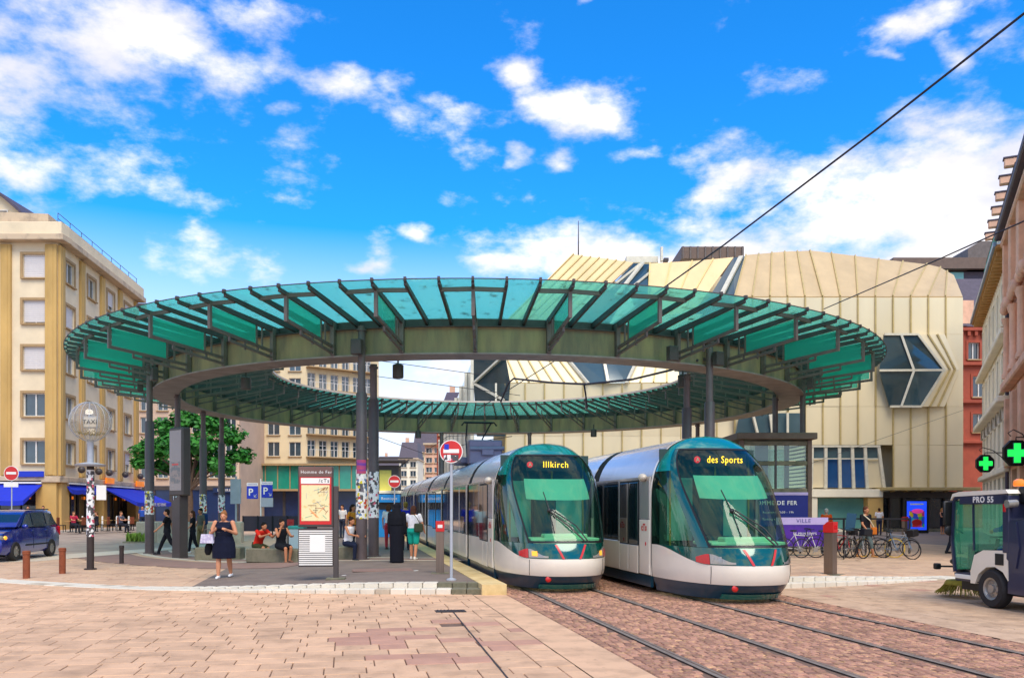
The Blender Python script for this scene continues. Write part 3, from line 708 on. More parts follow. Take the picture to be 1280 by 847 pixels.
def make_tram(name, label, tip, dest, length, equip, logo):
    tr = thing(name, label, 'tram', tip, PHI)
    P = lambda nm, mb, mat, par=tr, sm_=35: mb.build(nm, mat, par, smooth=sm_)
    P('front_skirt', npatch(MB(), -90, 90, .08, .355, 40, 4, -.01), m['navy'])
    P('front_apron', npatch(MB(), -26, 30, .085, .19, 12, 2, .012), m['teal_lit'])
    P('bumper', npatch(MB(), -90, 90, .36, zb, 56, 10), m['white'])
    P('lamp_band', npatch(MB(), -83, 83, lambda a: min(zb(a)+.006, 1.032), 1.036, 56, 4), m['teal'])
    P('windshield', npatch(MB(), lambda z: -aw(z), aw, 1.045, 2.985, 30, 26), m['cab_glass'])
    fr = MB()
    for s in (-1, 1):
        npatch(fr, lambda z: s*(aw(z)-2.0) if s > 0 else -(aw(z)+.2), lambda z: s*(aw(z)+.2) if s > 0 else -(aw(z)-2.0), 1.04, 2.99, 2, 22, .006)
    npatch(fr, lambda z: -aw(z), aw, 1.04, 1.085, 30, 1, .006); npatch(fr, lambda z: -aw(z), aw, 2.95, 2.99, 30, 1, .006)
    P('windshield_seal', fr, m['black'])
    for s in (-1, 1):
        lo, hi = (lambda z: aw(z)+.3, lambda z: aw(z)+9) if s > 0 else (lambda z: -aw(z)-9, lambda z: -aw(z)-.3)
        P('window_pillar', npatch(MB(), lo, hi, 1.04, 2.985, 4, 22, .004), m['teal'])
        lo2, hi2 = (lambda z: aw(z)+9.2, lambda z: 89.6) if s > 0 else (lambda z: -89.6, lambda z: -aw(z)-9.2)
        P('cab_side_window', npatch(MB(), lo2, hi2, 1.045, 2.52, 12, 16), m['side_glass'])
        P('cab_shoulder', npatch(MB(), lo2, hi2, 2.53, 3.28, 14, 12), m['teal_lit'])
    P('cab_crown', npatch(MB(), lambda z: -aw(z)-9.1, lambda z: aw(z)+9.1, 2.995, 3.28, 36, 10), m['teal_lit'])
    for s in (-1, 1):
        P('headlight', npatch(MB(), *( (17, 36) if s > 0 else (-36, -17)), lambda a: .742, lambda a: .78+.14*sm(19, 35, abs(a)), 8, 5, .014), m['lamp_clear'])
        P('fog_lamp', npatch(MB(), *((27, 32.5) if s > 0 else (-32.5, -27)), .775, .875, 5, 5, .022), m['lamp_amber'] if equip else m['lamp_clear'])
        P('tail_lamp', npatch(MB(), *((36.4, 47) if s > 0 else (-47, -36.4)), lambda a: zb(a)+.012, lambda a: .92-.07*sm(37, 50, abs(a)), 8, 5, .014), m['red_light'])
        ch = MB()
        def cfn(u, v, s=s):
            z = .725+.29*v; uu = (.15+.14*v+.05*u); a = math.degrees(math.asin((uu/interp(PW, z))**(1/.77)))*s; q = nose(a, z); return (q.x, q.y-.012, q.z)
        ch.grid(cfn, 1, 5, 0, s < 0); P('red_chevron', ch, m['red'])
    bt = MB(); c = nose(-17, .30); bt.ell((c.x, c.y-.005, .30), (.065, .03, .065), 14, 8); P('tow_cap', bt, m['red'])
    # seams in the bumper and the hatch line of the apron
    sx = MB()
    for a in (-36, 36): sx.tube([nose(a, z)+Vector((math.sin(R(a))*.002, -.004, 0)) for z in (.37, .48, .6, .7)], .006, 5)
    P('bumper_seam', sx, m['black'])
    # wiper
    wp = MB(); b0 = nose(9, 1.10)+Vector((0, -.06, 0)); piv = nose(-12, 1.72)+Vector((0, -.07, 0))
    wp.tube([b0, nose(0, 1.4)+Vector((0, -.06, 0)), piv], .018, 6); wp.tube([b0+Vector((.07, 0, 0)), nose(3, 1.4)+Vector((.04, -.06, 0)), piv+Vector((.05, 0, .02))], .014, 6)
    wp.tube([nose(-10, 1.25)+Vector((0, -.03, 0)), nose(-11.5, 1.72)+Vector((0, -.035, 0)), nose(-14, 2.12)+Vector((0, -.03, 0))], .012, 6); wp.ell(piv, (.05, .04, .05), 10, 6)
    P('wiper', wp, m['black'])
    # inside the cab
    dp = MB(); y0 = interp(PS, 2.74)+.22; dp.box((0, y0+.08, 2.74), (1.16, .06, .26)); P('destination_board', dp, m['black'])
    brd = tr.children[-1]
    text('lettering', dest, .20, m['led'], brd, (.10, y0+.035, 2.75), 0, 90, .004, sx=.92 if len(dest) < 9 else .78, bold=0)
    bd = MB(); bd.ell((-.50, y0+.03, 2.75), (.07, .02, .07), 14, 6); bd.build('line_badge', m['led_red'], brd); text('lettering', 'A', .11, m['sign_white'], brd, (-.50, y0+.003, 2.745), 0, 90, .003)
    P('sun_blind', npatch(MB(), -36, 36, 2.02, 2.50, 12, 6, -.12), m['mint'])
    db = MB(); npatch(db, -34, 34, .95, 1.12, 20, 2, -.10); db.box((0, 1.0, 1.10), (1.5, .9, .07), 0, 0, .03); db.box((.05, .85, 1.17), (.95, .35, .10), 0, 0, .04); P('dashboard', db, m['dash'])
    st = MB(); st.box((-.1, 1.75, 1.15), (.5, .48, .12), 0, 0, .05); st.box((-.1, 2.02, 1.6), (.5, .12, .85), 0, 0, .05); st.box((-.1, 2.02, 2.12), (.28, .10, .2), 0, 0, .04); P('driver_seat', st, m['cabin'])
    wl = MB(); wl.box((0, 2.46, 1.7), (2.1, .05, 2.6)); wl.box((0, 1.75, .5), (1.5, 1.3, .04)); P('cab_bulkhead', wl, m['cabin'])
    pn = MB(); pn.box((.55, 2.42, 1.75), (.7, .03, 1.3)); pn.box((-.62, 2.42, 1.75), (.55, .03, 1.3)); P('bulkhead_window', pn, m['shop_teal'])
    hp = MB()
    for x in (-.85, .15, .9): hp.tube([(x, 2.38, .6), (x, 2.38, 2.9)], .022, 8)
    P('handrail', hp, m['bristle'])
    # ring frame between cab and body
    prof = [(.36, 1.2)]+[(z, interp(PW, z)) for z in [.6, 1.0, 1.5, 2.0, 2.15, 2.3, 2.45, 2.6, 2.72, 2.85, 2.95, 3.05, 3.12, 3.17, 3.21, 3.245, 3.27]]
    def shell(y0, y1, off, zlo, zhi, mat, nm, par=tr, sides=(1, -1)):
        zs = [zlo]+[z for z, _ in prof if zlo+.01 < z < zhi-.01]+[zhi]; o = None
        for s in sides:
            mb = MB(); mb.grid(lambda u, v: (s*(interp(PW, zs[round(u*(len(zs)-1))])+off), y0+(y1-y0)*v, zs[round(u*(len(zs)-1))]+(off if zs[round(u*(len(zs)-1))] > 2.9 else 0)), len(zs)-1, 1, 0, s < 0); o = P(nm, mb, mat, par)
        return o
    shell(SE, SE+.10, .012, .36, 3.275, m['white'], 'cab_ring')
    def roof_fn(u, v, y0, y1, off=0):
        zs = [2.42, 2.5, 2.6, 2.72, 2.85, 2.95, 3.05, 3.12, 3.17, 3.21, 3.245, 3.27, 3.28]; k = u*2*(len(zs)-1); k = round(k)
        s = -1 if k < len(zs)-1 else 1; z = zs[k] if s < 0 else zs[2*(len(zs)-1)-k]
        return (s*(interp(PW, z)+off), y0+(y1-y0)*v, z+(off if z > 2.9 else 0))
    # body: bays of panel, door and window
    y = SE+.10; mods = []
    seq = [('panel', .62), ('door', 1.35), ('window', 1.9), ('joint', .5), ('window', 1.5), ('window', 1.5), ('door', 1.35), ('window', 1.5), ('joint', .5), ('window', 1.9), ('door', 1.35), ('window', 1.9), ('joint', .5)]
    k = 0; segs = []; run = y
    lod = 0
    while y < length:
        kind, L = seq[k] if k < len(seq) else seq[3+(k-3) % (len(seq)-3)]; y1 = y+L; sides = (-1, 1) if (logo == 2 and y < 9) or (logo == 1) else (-1, 1)
        sides = (-1,) if y > 8 else (-1, 1)
        for s in sides:
            if kind == 'joint':
                pass
            else:
                z_low = .36; zw0 = 1.02
                if kind == 'door':
                    b = MB(); b.box((s*1.195, (y+y1)/2, 1.37), (.05, L-.02, 2.02)); dr_ = P('door', b, m['black'], tr, None)
                    for q in (0, 1):
                        g_ = MB(); yy = y+.06+q*(L/2-.03); b2 = (yy, yy+L/2-.09)
                        g_.box((s*1.226, (b2[0]+b2[1])/2, 1.66), (.022, b2[1]-b2[0], 1.34), 0, 0, .006); lf = g_.build('door_glass', m['dark_glass'], dr_)
                        g_ = MB(); g_.box((s*1.226, (b2[0]+b2[1])/2, .66), (.022, b2[1]-b2[0], .60), 0, 0, .006); g_.build('door_panel', m['white'], dr_)
                elif kind == 'window':
                    b = MB(); b.box((s*1.2, (y+y1)/2, .69), (.05, L-.012, .66), 0, 0, .012); P('side_panel', b, m['white'], tr, 30)
                    n = 2 if L > 1.6 else 1
                    for q in range(n):
                        b = MB(); w_ = L/n; b.box((s*1.2, y+w_*(q+.5), 1.72), (.04, w_-.03, 1.36), 0, 0, .008); P('window_pane', b, m['dark_glass'], tr, 30)
                    b = MB(); b.box((s*1.205, y+.045, 1.70), (.045, .10, 1.38), 0, 0, .01); P('window_post', b, m['silver'], tr, 30)
                else:
                    b = MB(); b.box((s*1.2, (y+y1)/2, .95), (.05, L-.01, 1.16), 0, 0, .01); pn_ = P('side_panel', b, m['white'], tr, 30)
                    b = MB(); b.box((s*1.2, (y+y1)/2, 1.97), (.05, L-.01, .86), 0, 0, .01); P('side_panel', b, m['silver'], tr, 30)
                    lt = MB(); lt.ell((s*1.226, (y+y1)/2-.1, 1.02), (.01, .035, .045), 10, 6); lt.build('marker_lamp', m['red'], tr)
                    text('lettering', 'cTs', .20, m['red'], tr, (s*1.229, (y+y1)/2, 1.36), R(-90)*(1 if s < 0 else -1), 90, .002, bold=.008)
                    cp = MB(); cp.ell((s*1.27, y+.28, 2.42), (.09, .14, .085), 14, 8); P('camera_pod', cp, m['rim'], tr, 60)
        if kind == 'joint' or y1 >= length:
            mb = MB(); mb.grid(lambda u, v: roof_fn(u, v, run, y-.02), 24, 1); P('roof_shell', mb, m['silver_roof'])
            mb = MB(); mb.box((0, (run+y)/2, 1.35), (2.3, y-run-.06, 2.1)); P('body_core', mb, m['black'], tr, None)
            for s in (-1, 1):
                mb = MB(); mb.grid(lambda u, v: (s*(1.195+.012*math.sin(math.pi*u)), run+(y-run)*v, 2.385+.05*u), 2, 1, 0, s < 0); mb.bar((s*1.2, run, 2.40), (s*1.2, y-.03, 2.40), .04, .07); P('gutter', mb, m['silver'])
                mb = MB(); mb.box((s*1.15, (run+y)/2, .235), (.06, y-run-.03, .23)); P('side_skirt', mb, m['navy'], tr, None)
            if kind == 'joint':
                mb = MB(); n = 8
                for q in range(n):
                    yy = y+L*q/n; mb.grid(lambda u, v: (lambda p: (p[0]*(.96 if (v == 0) else .99), p[1], p[2]))(roof_fn(u, v, yy, yy+L/n)), 24, 1)
                mb.box((0, (y+y1)/2, 1.4), (2.24, L-.02, 2.1)); P('gangway_bellows', mb, m['black'], tr, None)
            run = y1
        y = y1; k += 1
    if equip:
        mb = MB(); mb.box((0, 11.2, 3.62), (1.12, .5, .80), 0, 0, .04); mb.box((0, 12.6, 3.38), (1.5, 2.0, .2), 0, 0, .03)
        mb.tube([(-.55, 10.9, 3.72), (.6, 10.9, 3.74)], .07, 10); mb.box((.05, 10.88, 3.60), (.4, .12, .2), 0, 0, .02); P('roof_equipment', mb, pm('roof_box_grey', '#77728c', .4, .2, .1), tr, 30)
        mb = MB()
        for s in (-1, 1):
            mb.tube([(s*.45, 12.2, 3.5), (s*.30, 13.6, 4.25), (s*.42, 12.4, 4.72)], .028, 6)
        mb.tube([(-.62, 12.4, 4.62), (-.52, 12.4, 4.74), (.52, 12.4, 4.74), (.62, 12.4, 4.62)], .03, 6); mb.tube([(-.5, 12.55, 4.73), (.5, 12.55, 4.73)], .025, 6); P('pantograph', mb, m['black'], tr, None)
    # wheels in the shade below
    mb = MB(); mb.box((0, (length+3)/2, .22), (1.9, length-3, .2)); P('underframe', mb, m['black'], tr, None)
    return tr
make_tram('tram', 'tram on the left track beside the platform, display reading Illkirch, pantograph on its roof', (1.24, 17.54, 0), 'Illkirch', 40, True, 1)
make_tram('tram', 'nearer tram on the right track, display reading des Sports', (4.57, 15.5, 0), 'des Sports', 40, False, 2)

# small marks on the ground
p_ = GP(478, 712)
mb = MB(); mb.box((p_.x, p_.y, p_.z+.003), (1.5, .9, .012), PHI); mb.build('repair_patch', m['band_dark'], pl)
for px, py in ((453, 714), (520, 713), (430, 719)):
    q = GP(px, py); mb = MB(); mb.box((q.x, q.y, q.z+.008), (.10, .07, .01), random.random()*3); tag(mb.build('paper_scrap', m['sign_white']), {453: 'leftmost but one of the scraps of white paper on the platform', 520: 'scrap of white paper nearest the left tram', 430: 'scrap of white paper beside the foot of the map board'}[px], 'litter', 'paper scraps on the platform')
# ------------------------------------------------------------ buildings
def fmat(loc, rz): return Matrix.Translation(Vector(loc)) @ Matrix.Rotation(rz, 4, 'Z')
def facade(root, Mx, u0, u1, z0, z1, holes, mat, depth=.28, name='wall', thick=.35):
    """wall with real openings; outside is local -Y"""
    us = sorted({u0, u1, *[h[0] for h in holes], *[h[1] for h in holes]}); zs = sorted({z0, z1, *[h[2] for h in holes], *[h[3] for h in holes]})
    us = [u for u in us if u0 <= u <= u1]; zs = [z for z in zs if z0 <= z <= z1]
    mb = MB(); mb.M = Mx
    for i in range(len(us)-1):
        for j in range(len(zs)-1):
            cu, cz = (us[i]+us[i+1])/2, (zs[j]+zs[j+1])/2
            if any(a < cu < b and c < cz < d for a, b, c, d in holes): continue
            mb.add([(us[i], 0, zs[j]), (us[i+1], 0, zs[j]), (us[i+1], 0, zs[j+1]), (us[i], 0, zs[j+1])], [(0, 1, 2, 3)])
    for a, b, c, d in holes:
        mb.add([(a, 0, c), (b, 0, c), (b, depth, c), (a, depth, c), (a, 0, d), (b, 0, d), (b, depth, d), (a, depth, d)], [(0, 1, 2, 3), (5, 4, 7, 6), (4, 0, 3, 7), (1, 5, 6, 2)])
    return mb.build(name, mat, root)
WM = {}
def window(root, Mx, u, z, w, h, style='two', shut=0.0, inset=.18, sill=True, surround=None, bars=None):
    """window centred at u with its foot at z: frame > pane, shutter, sill"""
    k = (style, round(w, 2), round(h, 2))
    if k not in WM:
        fr = MB(); f = .07
        for s in (-1, 1): fr.box((s*(w/2-f/2), 0, h/2), (f, .08, h))
        fr.box((0, 0, f/2), (w-2*f, .08, f)); fr.box((0, 0, h-f/2), (w-2*f, .08, f))
        if style in ('two', 'french'): fr.box((0, -.005, h/2), (.10, .08, h-2*f))
        if style == 'french': fr.box((0, 0, h*.68), (w-2*f-.01, .07, .07))
        if style == 'grid':
            for q in (1, 2): fr.box((-w/2+w*q/3, -.005, h/2), (.06, .08, h-2*f))
        pn = MB(); pn.box((0, .03, h/2), (w-2*f, .015, h-2*f))
        WM[k] = (fr.mesh('window', m['frame_white'] if style != 'dark' else m['steel_dark']), pn.mesh('pane', m['pane']))
    loc = Mx @ Vector((u, inset, z)); rz = Mx.to_euler().z
    o = link('window', WM[k][0], root, loc, rz); link('pane', WM[k][1], o)
    if shut:
        ks = ('shut', round(w, 2), round(h*shut, 2))
        if ks not in WM:
            sb = MB(); n = max(3, int(h*shut/.14)); hh = h*shut/n
            for q in range(n): sb.box((0, -.075, -(q+.5)*hh), (w-.06, .04, hh-.012))
            WM[ks] = sb.mesh('shutter', m['shutter'])
        link('shutter', WM[ks], o, (0, 0, h))
    if sill:
        ks = ('sill', round(w, 2))
        if ks not in WM: sb = MB(); sb.box((0, 0, 0), (w+.24, .26, .10)); WM[ks] = sb.mesh('sill', m['reveal'])
        link('sill', WM[ks], o, (0, -inset-.06, -.055))
    if surround:
        ks = ('sur', round(w, 2), round(h, 2), surround.name)
        if ks not in WM:
            sb = MB()
            for s in (-1, 1): sb.box((s*(w/2+.09), 0, h/2), (.18, .08, h))
            sb.box((0, 0, h+.09), (w+.36, .08, .18)); WM[ks] = sb.mesh('window_surround', surround)
        link('window_surround', WM[ks], o, (0, -inset-.035, 0))
    return o
m['pane'] = pm('window_pane_glass', '#33454f', .05, 0, .35, .6, coat=1, spec=.8, orand=.35, world=True)

# --- cream block on the left corner
LX, LY = -32.9, 61.7
b1 = thing('apartment_building', 'tall cream corner block with ochre pilasters and roller shutters, blue awnings below', 'building', (LX, LY, 0))
I = fmat((0, 0, 0), 0); J = fmat((0, 0, 0), R(90+6.9))     # front facade runs left from the corner, side facade runs back
def fz(py): return CH+(HY-py)*LY/F
flo = [fz(347), fz(404), fz(462), fz(520), fz(579)]
fcols = [-1.65, -5.6, -9.6, -13.6]; ww, wh = 1.72, 1.68
holes = [(u-ww/2, u+ww/2, z, z+wh) for u in fcols for z in flo]
facade(b1, I, -16, 0, 4.0, 20.9, holes, m['stone_cream'])
scols = [2.2, 6.6, 11.0, 15.4]; SL = 18.4; sw = 1.7
holes2 = [(u-sw/2, u+sw/2, z, z+wh) for u in scols for z in flo]
facade(b1, J, 0, SL, 4.0, 20.9, holes2, m['stone_cream'])
shf = {(0, 0): .99, (0, 1): .93, (0, 2): .95, (1, 2): .5, (2, 1): .9}
shs = {(0, 1): .97, (2, 0): .7, (3, 0): .5, (1, 3): .2, (3, 4): .6, (0, 0): .0}
for i, u in enumerate(fcols):
    for j, z in enumerate(flo): window(b1, I, u, z, ww, wh, 'two', shf.get((i, j), 0), .2, True, m['reveal'])
for i, u in enumerate(scols):
    for j, z in enumerate(flo): window(b1, J, u, z, sw, wh, 'two', shs.get((i, j), 0), .2, True, m['reveal'])
def pil(Mx, u, w, d=.22):
    mb = MB(); mb.M = Mx; mb.box((u, -d/2+.002, 12.4), (w, d, 16.7), 0, 0, .03)
    mb.box((u, -d/2-.03, 12.4), (w*.45, d, 16.6), 0, 0, .02); mb.build('pilaster', m['pilaster'], b1)
for u, w in ((-3.4-.28, .75), (-7.6, .75), (-11.6, .75)): pil(I, u, w)
pil(I, -.42, .84, .2)
for u, w in ((.45, .85), (4.4, .8), (8.8, .8), (13.2, .8), (17.6, .9)): pil(J, u, w)
for nm, (z0, z1, out, mt) in {'cornice': (20.9, 21.35, .75, 'cornice'), 'parapet': (21.352, 22.25, .55, 'stone_cream'), 'string_course': (3.55, 4.0, .35, 'cornice')}.items():
    for Mx, a, b in ((I, -16, .0), (J, 0, SL)):
        mb = MB(); mb.M = Mx
        if Mx is J: mb.box(((a+b)/2+.0, -out/2+.3, (z0+z1)/2), (b-a, out+.6, z1-z0), 0, 0, .04)
        else: mb.box(((a+b)/2+out/2, -out/2+.3, (z0+z1)/2+.004), (b-a+out, out+.6, z1-z0), 0, 0, .04)
        mb.build(nm, m[mt], b1)
mb = MB(); mb.M = J; mb.box((SL+.1, -.1, 20.5), (.4, 1.2, .7)); mb.build('cornice_end', m['cornice'], b1)
mb = MB(); mb.prism([(-16, 21), (-16, 27.15), (-13, 27.05), (-10, 26.65), (-7, 25.85), (-4.6, 24.55), (-3.2, 23.3), (-2.4, 22.3), (-2.4, 21)], 'y', 1.0, 14); mb.build('attic', m['stone_cream'], b1)
mb = MB()
arc = [(-16, 27.2), (-13, 27.1), (-10, 26.7), (-7, 25.9), (-4.6, 24.6), (-3.2, 23.4), (-2.2, 22.35)]
for (a, b), (c, d) in zip(arc, arc[1:]): mb.add([(a, .5, b), (c, .5, d), (c, 14, d), (a, 14, b), (a, .5, b+.22), (c, .5, d+.22), (c, 14, d+.22), (a, 14, b+.22)], [(0, 1, 2, 3), (7, 6, 5, 4), (0, 4, 5, 1), (1, 5, 6, 2), (2, 6, 7, 3)])
mb.build('roof', m['slate'], b1)
window(b1, fmat((0, .75, 0), 0), -4.9, 22.3, 1.5, 1.3, 'two', 0, .2, False); window(b1, fmat((0, .75, 0), 0), -8.4, 22.4, 1.8, 1.6, 'two', 0, .2, False)
mb = MB(); mb.M = J
mb.box((9, 3.0, 22.4), (17.5, 4.5, 1.3)); mb.build('attic', m['cornice'], b1)
mb = MB(); mb.M = J; 
for z in (22.75, 23.15): mb.tube([(.3, .1, z), (SL, .1, z)], .025, 5)
for q in range(9): mb.tube([(.3+q*2.25, .1, 22.2), (.3+q*2.25, .1, 23.15)], .025, 5)
mb.build('roof_railing', m['steel_dark'], b1)
mb = MB(); mb.M = J; mb.box((SL-.05, 6, 10.5), (.1, 12, 21)); mb.box((SL/2, 12, 10.4), (SL-.2, .1, 20.8)); mb.build('rear_wall', m['cornice'], b1)
mb = MB(); mb.box((-9.4, 6, 10.4), (15.6, .1, 20.8)); mb.build('inner_wall', m['black'], b1)
# ground floor
for Mx, us_ in ((I, (-.75, -8.5, -14)), (J, (.9, 9.2, 17.6))):
    for u in us_: mb = MB(); mb.M = Mx; mb.box((u, .2, 1.8), (1.5 if u in (-.75, .9) else .9, .8, 3.5 if Mx is I else 3.48), 0, 0, .03); mb.build('ground_floor_pier', m['pilaster'], b1)
for Mx, a, b in ((I, -16, -1.6), (J, 1.6, SL)):
    mb = MB(); mb.M = Mx; mb.box(((a+b)/2, 1.0, 1.9), (b-a, .1, 3.3)); mb.build('shopfront', m['shop_dark'], b1)
    mb = MB(); mb.M = Mx
    for q in range(int((b-a)/1.6)+1): mb.box((a+q*1.6, .92, 1.9), (.09, .1, 3.3))
    mb.box(((a+b)/2, .9, 2.9), (b-a, .08, .08)); mb.build('shopfront_frame', m['steel_dark'], b1)
    sb = MB(); sb.M = Mx
    for q in range(7): sb.box((a+1+q*(b-a-2)/6, .86, 2.5), (.28, .05, .24), 0, 0, .05)
    sb.build('shop_lamp', m['orange'], b1)
def awn(Mx, u0, u1, out, zt, zb_, name='awning'):
    mb = MB(); mb.M = Mx; n = max(2, int((u1-u0)/1.8))
    for i in range(n):
        a, b = u0+(u1-u0)*i/n, u0+(u1-u0)*(i+1)/n
        mb.grid(lambda u, v: (a+(b-a)*u, -out*v, zt+(zb_-zt)*v-.10*math.sin(math.pi*u)*v*.6), 4, 3)
        mb.grid(lambda u, v: (a+(b-a)*u, -out-.01, zb_-.10*math.sin(math.pi*u)*.6-.32*v), 4, 1)
    mb.add([(u0, 0, zt), (u0, -out, zb_), (u0, -out, zb_-.32)], [(0, 1, 2)]); mb.add([(u1, 0, zt), (u1, -out, zb_-.32), (u1, -out, zb_)], [(0, 1, 2)])
    o = mb.build(name, m['awning'], b1, smooth=50)
    ba = MB(); ba.M = Mx; ba.bar((u0, -.2, zt+.08), (u1, -.2, zt+.08), .3, .2)
    ba.build('awning_box', m['sign_white'], o); return o
aw1 = awn(I, -14.5, -1.0, 2.6, 3.5, 2.25); aw2 = awn(J, 1.2, 7.4, 0.5, 3.5, 3.1); aw3 = awn(J, 8.2, SL, 3.0, 3.5, 2.2)
text('lettering', 'RESTAURANT', .62, m['sign_white'], aw1, (-6.4, -2.66, 2.05), 0, 90, .004)
p_ = J @ Vector((14.5, -3.05, 1.98)); text('lettering', 'CAFE  RESTAURANT', .40, m['sign_white'], aw3, p_, J.to_euler().z, 90, .004)
for u, sg in ((-9.6, 'sign_blue'), (-1.7, 'sign_blue'), (-5.0, 'sign_navy')):
    mb = MB(); mb.box((u, -.45, 4.15), (1.9 if sg == 'sign_blue' else 1.0, .1, .42), 0, 0, .03); mb.build('sign_panel', m[sg], b1)
for u in (2.6, 6.2, 8.6, 12.6, 16.8):
    p_ = J @ Vector((u, -.7, 4.6)); mb = MB(); mb.ell((0, 0, 0), (.27, .27, .27), 12, 8); mb.build('terrace_lamp', m['totem'], b1, p_, 0, 60)
mb = MB(); mb.M = J; mb.box((9.2, -.55, 3.95), (1.9, .12, .5), 0, 0, .03); mb.box((17.2, -.55, 3.9), (2.2, .12, .5), 0, 0, .03); mb.build('sign_panel', m['orange'], b1)

# --- generic block
def block(name, label, px0, px1, ytop, d, mat, rows, cols, depth=14, style='two', roofm='slate', roofh=2.5, wsize=(1.2, 1.7), gz=4.2, ang=0, shuts=0, shop='blue_shop', zlow=0):
    x0, x1 = (px0-CX)*d/F, (px1-CX)*d/F; zt = CH+(HY-ytop)*d/F
    b = thing(name, label, 'building', (x0, d, 0), ang); w = (x1-x0)/math.cos(ang)
    I_ = fmat((0, 0, 0), 0); hs = []; zz = [gz+.9+(zt-gz-.6)*(r/rows) for r in range(rows)]
    wh_ = min(wsize[1], (zt-gz)/rows-.9); us = [w*(c+.5)/cols for c in range(cols)]
    for u in us:
        for z in zz: hs.append((u-wsize[0]/2, u+wsize[0]/2, z, z+wh_))
    facade(b, I_, 0, w, gz, zt, hs, m[mat])
    for i, u in enumerate(us):
        for j, z in enumerate(zz):
            window(b, I_, u, z, wsize[0], wh_, style, (random.choice((0, 0, .4, .55)) if shuts and random.random() < shuts else 0))
    mb = MB(); mb.box((w/2, depth/2+.3, (zt)/2), (w-.02, depth, zt-.02)); mb.build('rear_block', m[mat], b)
    mb = MB(); mb.box((w/2, depth/2-.3, zt+.15), (w+.5, depth+.9, .35), 0, 0, .04); mb.build('cornice', m['cornice'], b)
    if roofh:
        mb = MB(); a = min(2.0, w*.2); mb.add([(-.1, 0, zt+.33), (w+.1, 0, zt+.33), (w+.1, depth, zt+.33), (-.1, depth, zt+.33), (a*.4, 2.2, zt+roofh), (w-a*.4, 2.2, zt+roofh), (w-a*.4, depth-2, zt+roofh), (a*.4, depth-2, zt+roofh)],
                       [(0, 1, 5, 4), (1, 2, 6, 5), (2, 3, 7, 6), (3, 0, 4, 7), (4, 5, 6, 7)]); rf = mb.build('roof', m[roofm], b)
        ch_ = MB(); ch_.box((w*.3, depth*.4, zt+roofh+.5), (.8, .6, 1.4)); ch_.build('chimney', m['sandstone_pink'], rf)
    mb = MB(); mb.box((w/2, .15, gz/2), (w-.02, .3, gz-.02)); mb.build('shopfront', m[shop], b)
    mb = MB()
    for c in range(cols+1): mb.box((min(max(w*c/cols, .2), w-.2), -.02, gz/2-.1), (.35, .12, gz-.3))
    mb.box((w/2, -.05, gz-.25), (w-.05, .14, .42)); mb.build('shopfront_frame', m['steel_dark'], b)
    return b, w, zt
b2, w2, z2 = block('apartment_building', 'beige block with green glass shop floor behind the parking signs', 302, 382, 440, 108, 'beige', 5, 3, 20, 'two', 'slate', 0, (1.5, 1.8), 7.3, 0, .35, 'blue_shop')
mb = MB(); mb.box((w2/2+3.4, -.35, 5.5), (w2+7.2, .5, 3.0)); mb.build('glass_storey', m['teal_facade'], b2)
mb = MB()
for q in range(11): mb.box((.1+q*1.55, -.64, 5.5), (.12, .1, 3.0))
mb.box((w2/2+3.4, -.9, 3.9), (w2+7.4, 1.6, .25)); mb.box((w2+3.5, -.1, 1.9), (7.2, .4, 3.8), 0, 1); mb.box((w2/2+3.4, -.7, 7.1), (w2+7.4, 1.2, .25)); mb.build('storey_frame', [m['reveal'], m['blue_shop']], b2)
# receding wing with balconies
K = fmat((w2, 0, 0), R(38)); L2 = 10.5; hs = []
zz = [8.4+q*2.85 for q in range(5)]
us = [.8+q*1.6 for q in range(6)]
for u in us:
    for z in zz: hs.append((u-.55, u+.55, z-.2, z+1.9))
facade(b2, K, 0, L2, 7.3, z2+1.6, hs, m['beige'])
for u in us:
    for z in zz: window(b2, K, u, z-.2, 1.1, 2.1, 'french', 0, .18, False)
for z in zz:
    mb = MB(); mb.M = K; mb.box((L2/2-.4, -.5, z-.3), (L2-.9, 1.0, .14)); o = mb.build('balcony', m['reveal'], b2)
    mb = MB(); mb.M = K; mb.bar((.1, -.98, z+.65), (L2-.9, -.98, z+.65), .05, .05)
    for q in range(26): mb.bar((.1+q*.38, -.98, z-.23), (.1+q*.38, -.98, z+.63), .03, .03)
    mb.build('balcony_railing', m['frame_white'], o)
mb = MB(); mb.M = K; mb.box((L2/2, -.2, z2+1.75), (L2+.8, 1.6, .4)); mb.box((L2/2, 4, z2/2), (L2-.1, 7, z2)); mb.build('wing_core', m['beige'], b2)
b3, _, _ = block('town_house', 'salmon house behind the leafy tree on the square', 150, 299, 488, 98, 'salmon', 4, 7, 14, 'two', 'slate', 3, (1.2, 1.9), 4.2, 0, .1)
mb = MB(); mb.box((12.4, -.2, 3.7), (3.2, .12, .55)); sg = mb.build('shop_sign', m['blue_shop'], b3); text('lettering', 'L’ADRESSE', .42, m['sign_white'], sg, (12.4, -.27, 3.7), 0, 90, .003)
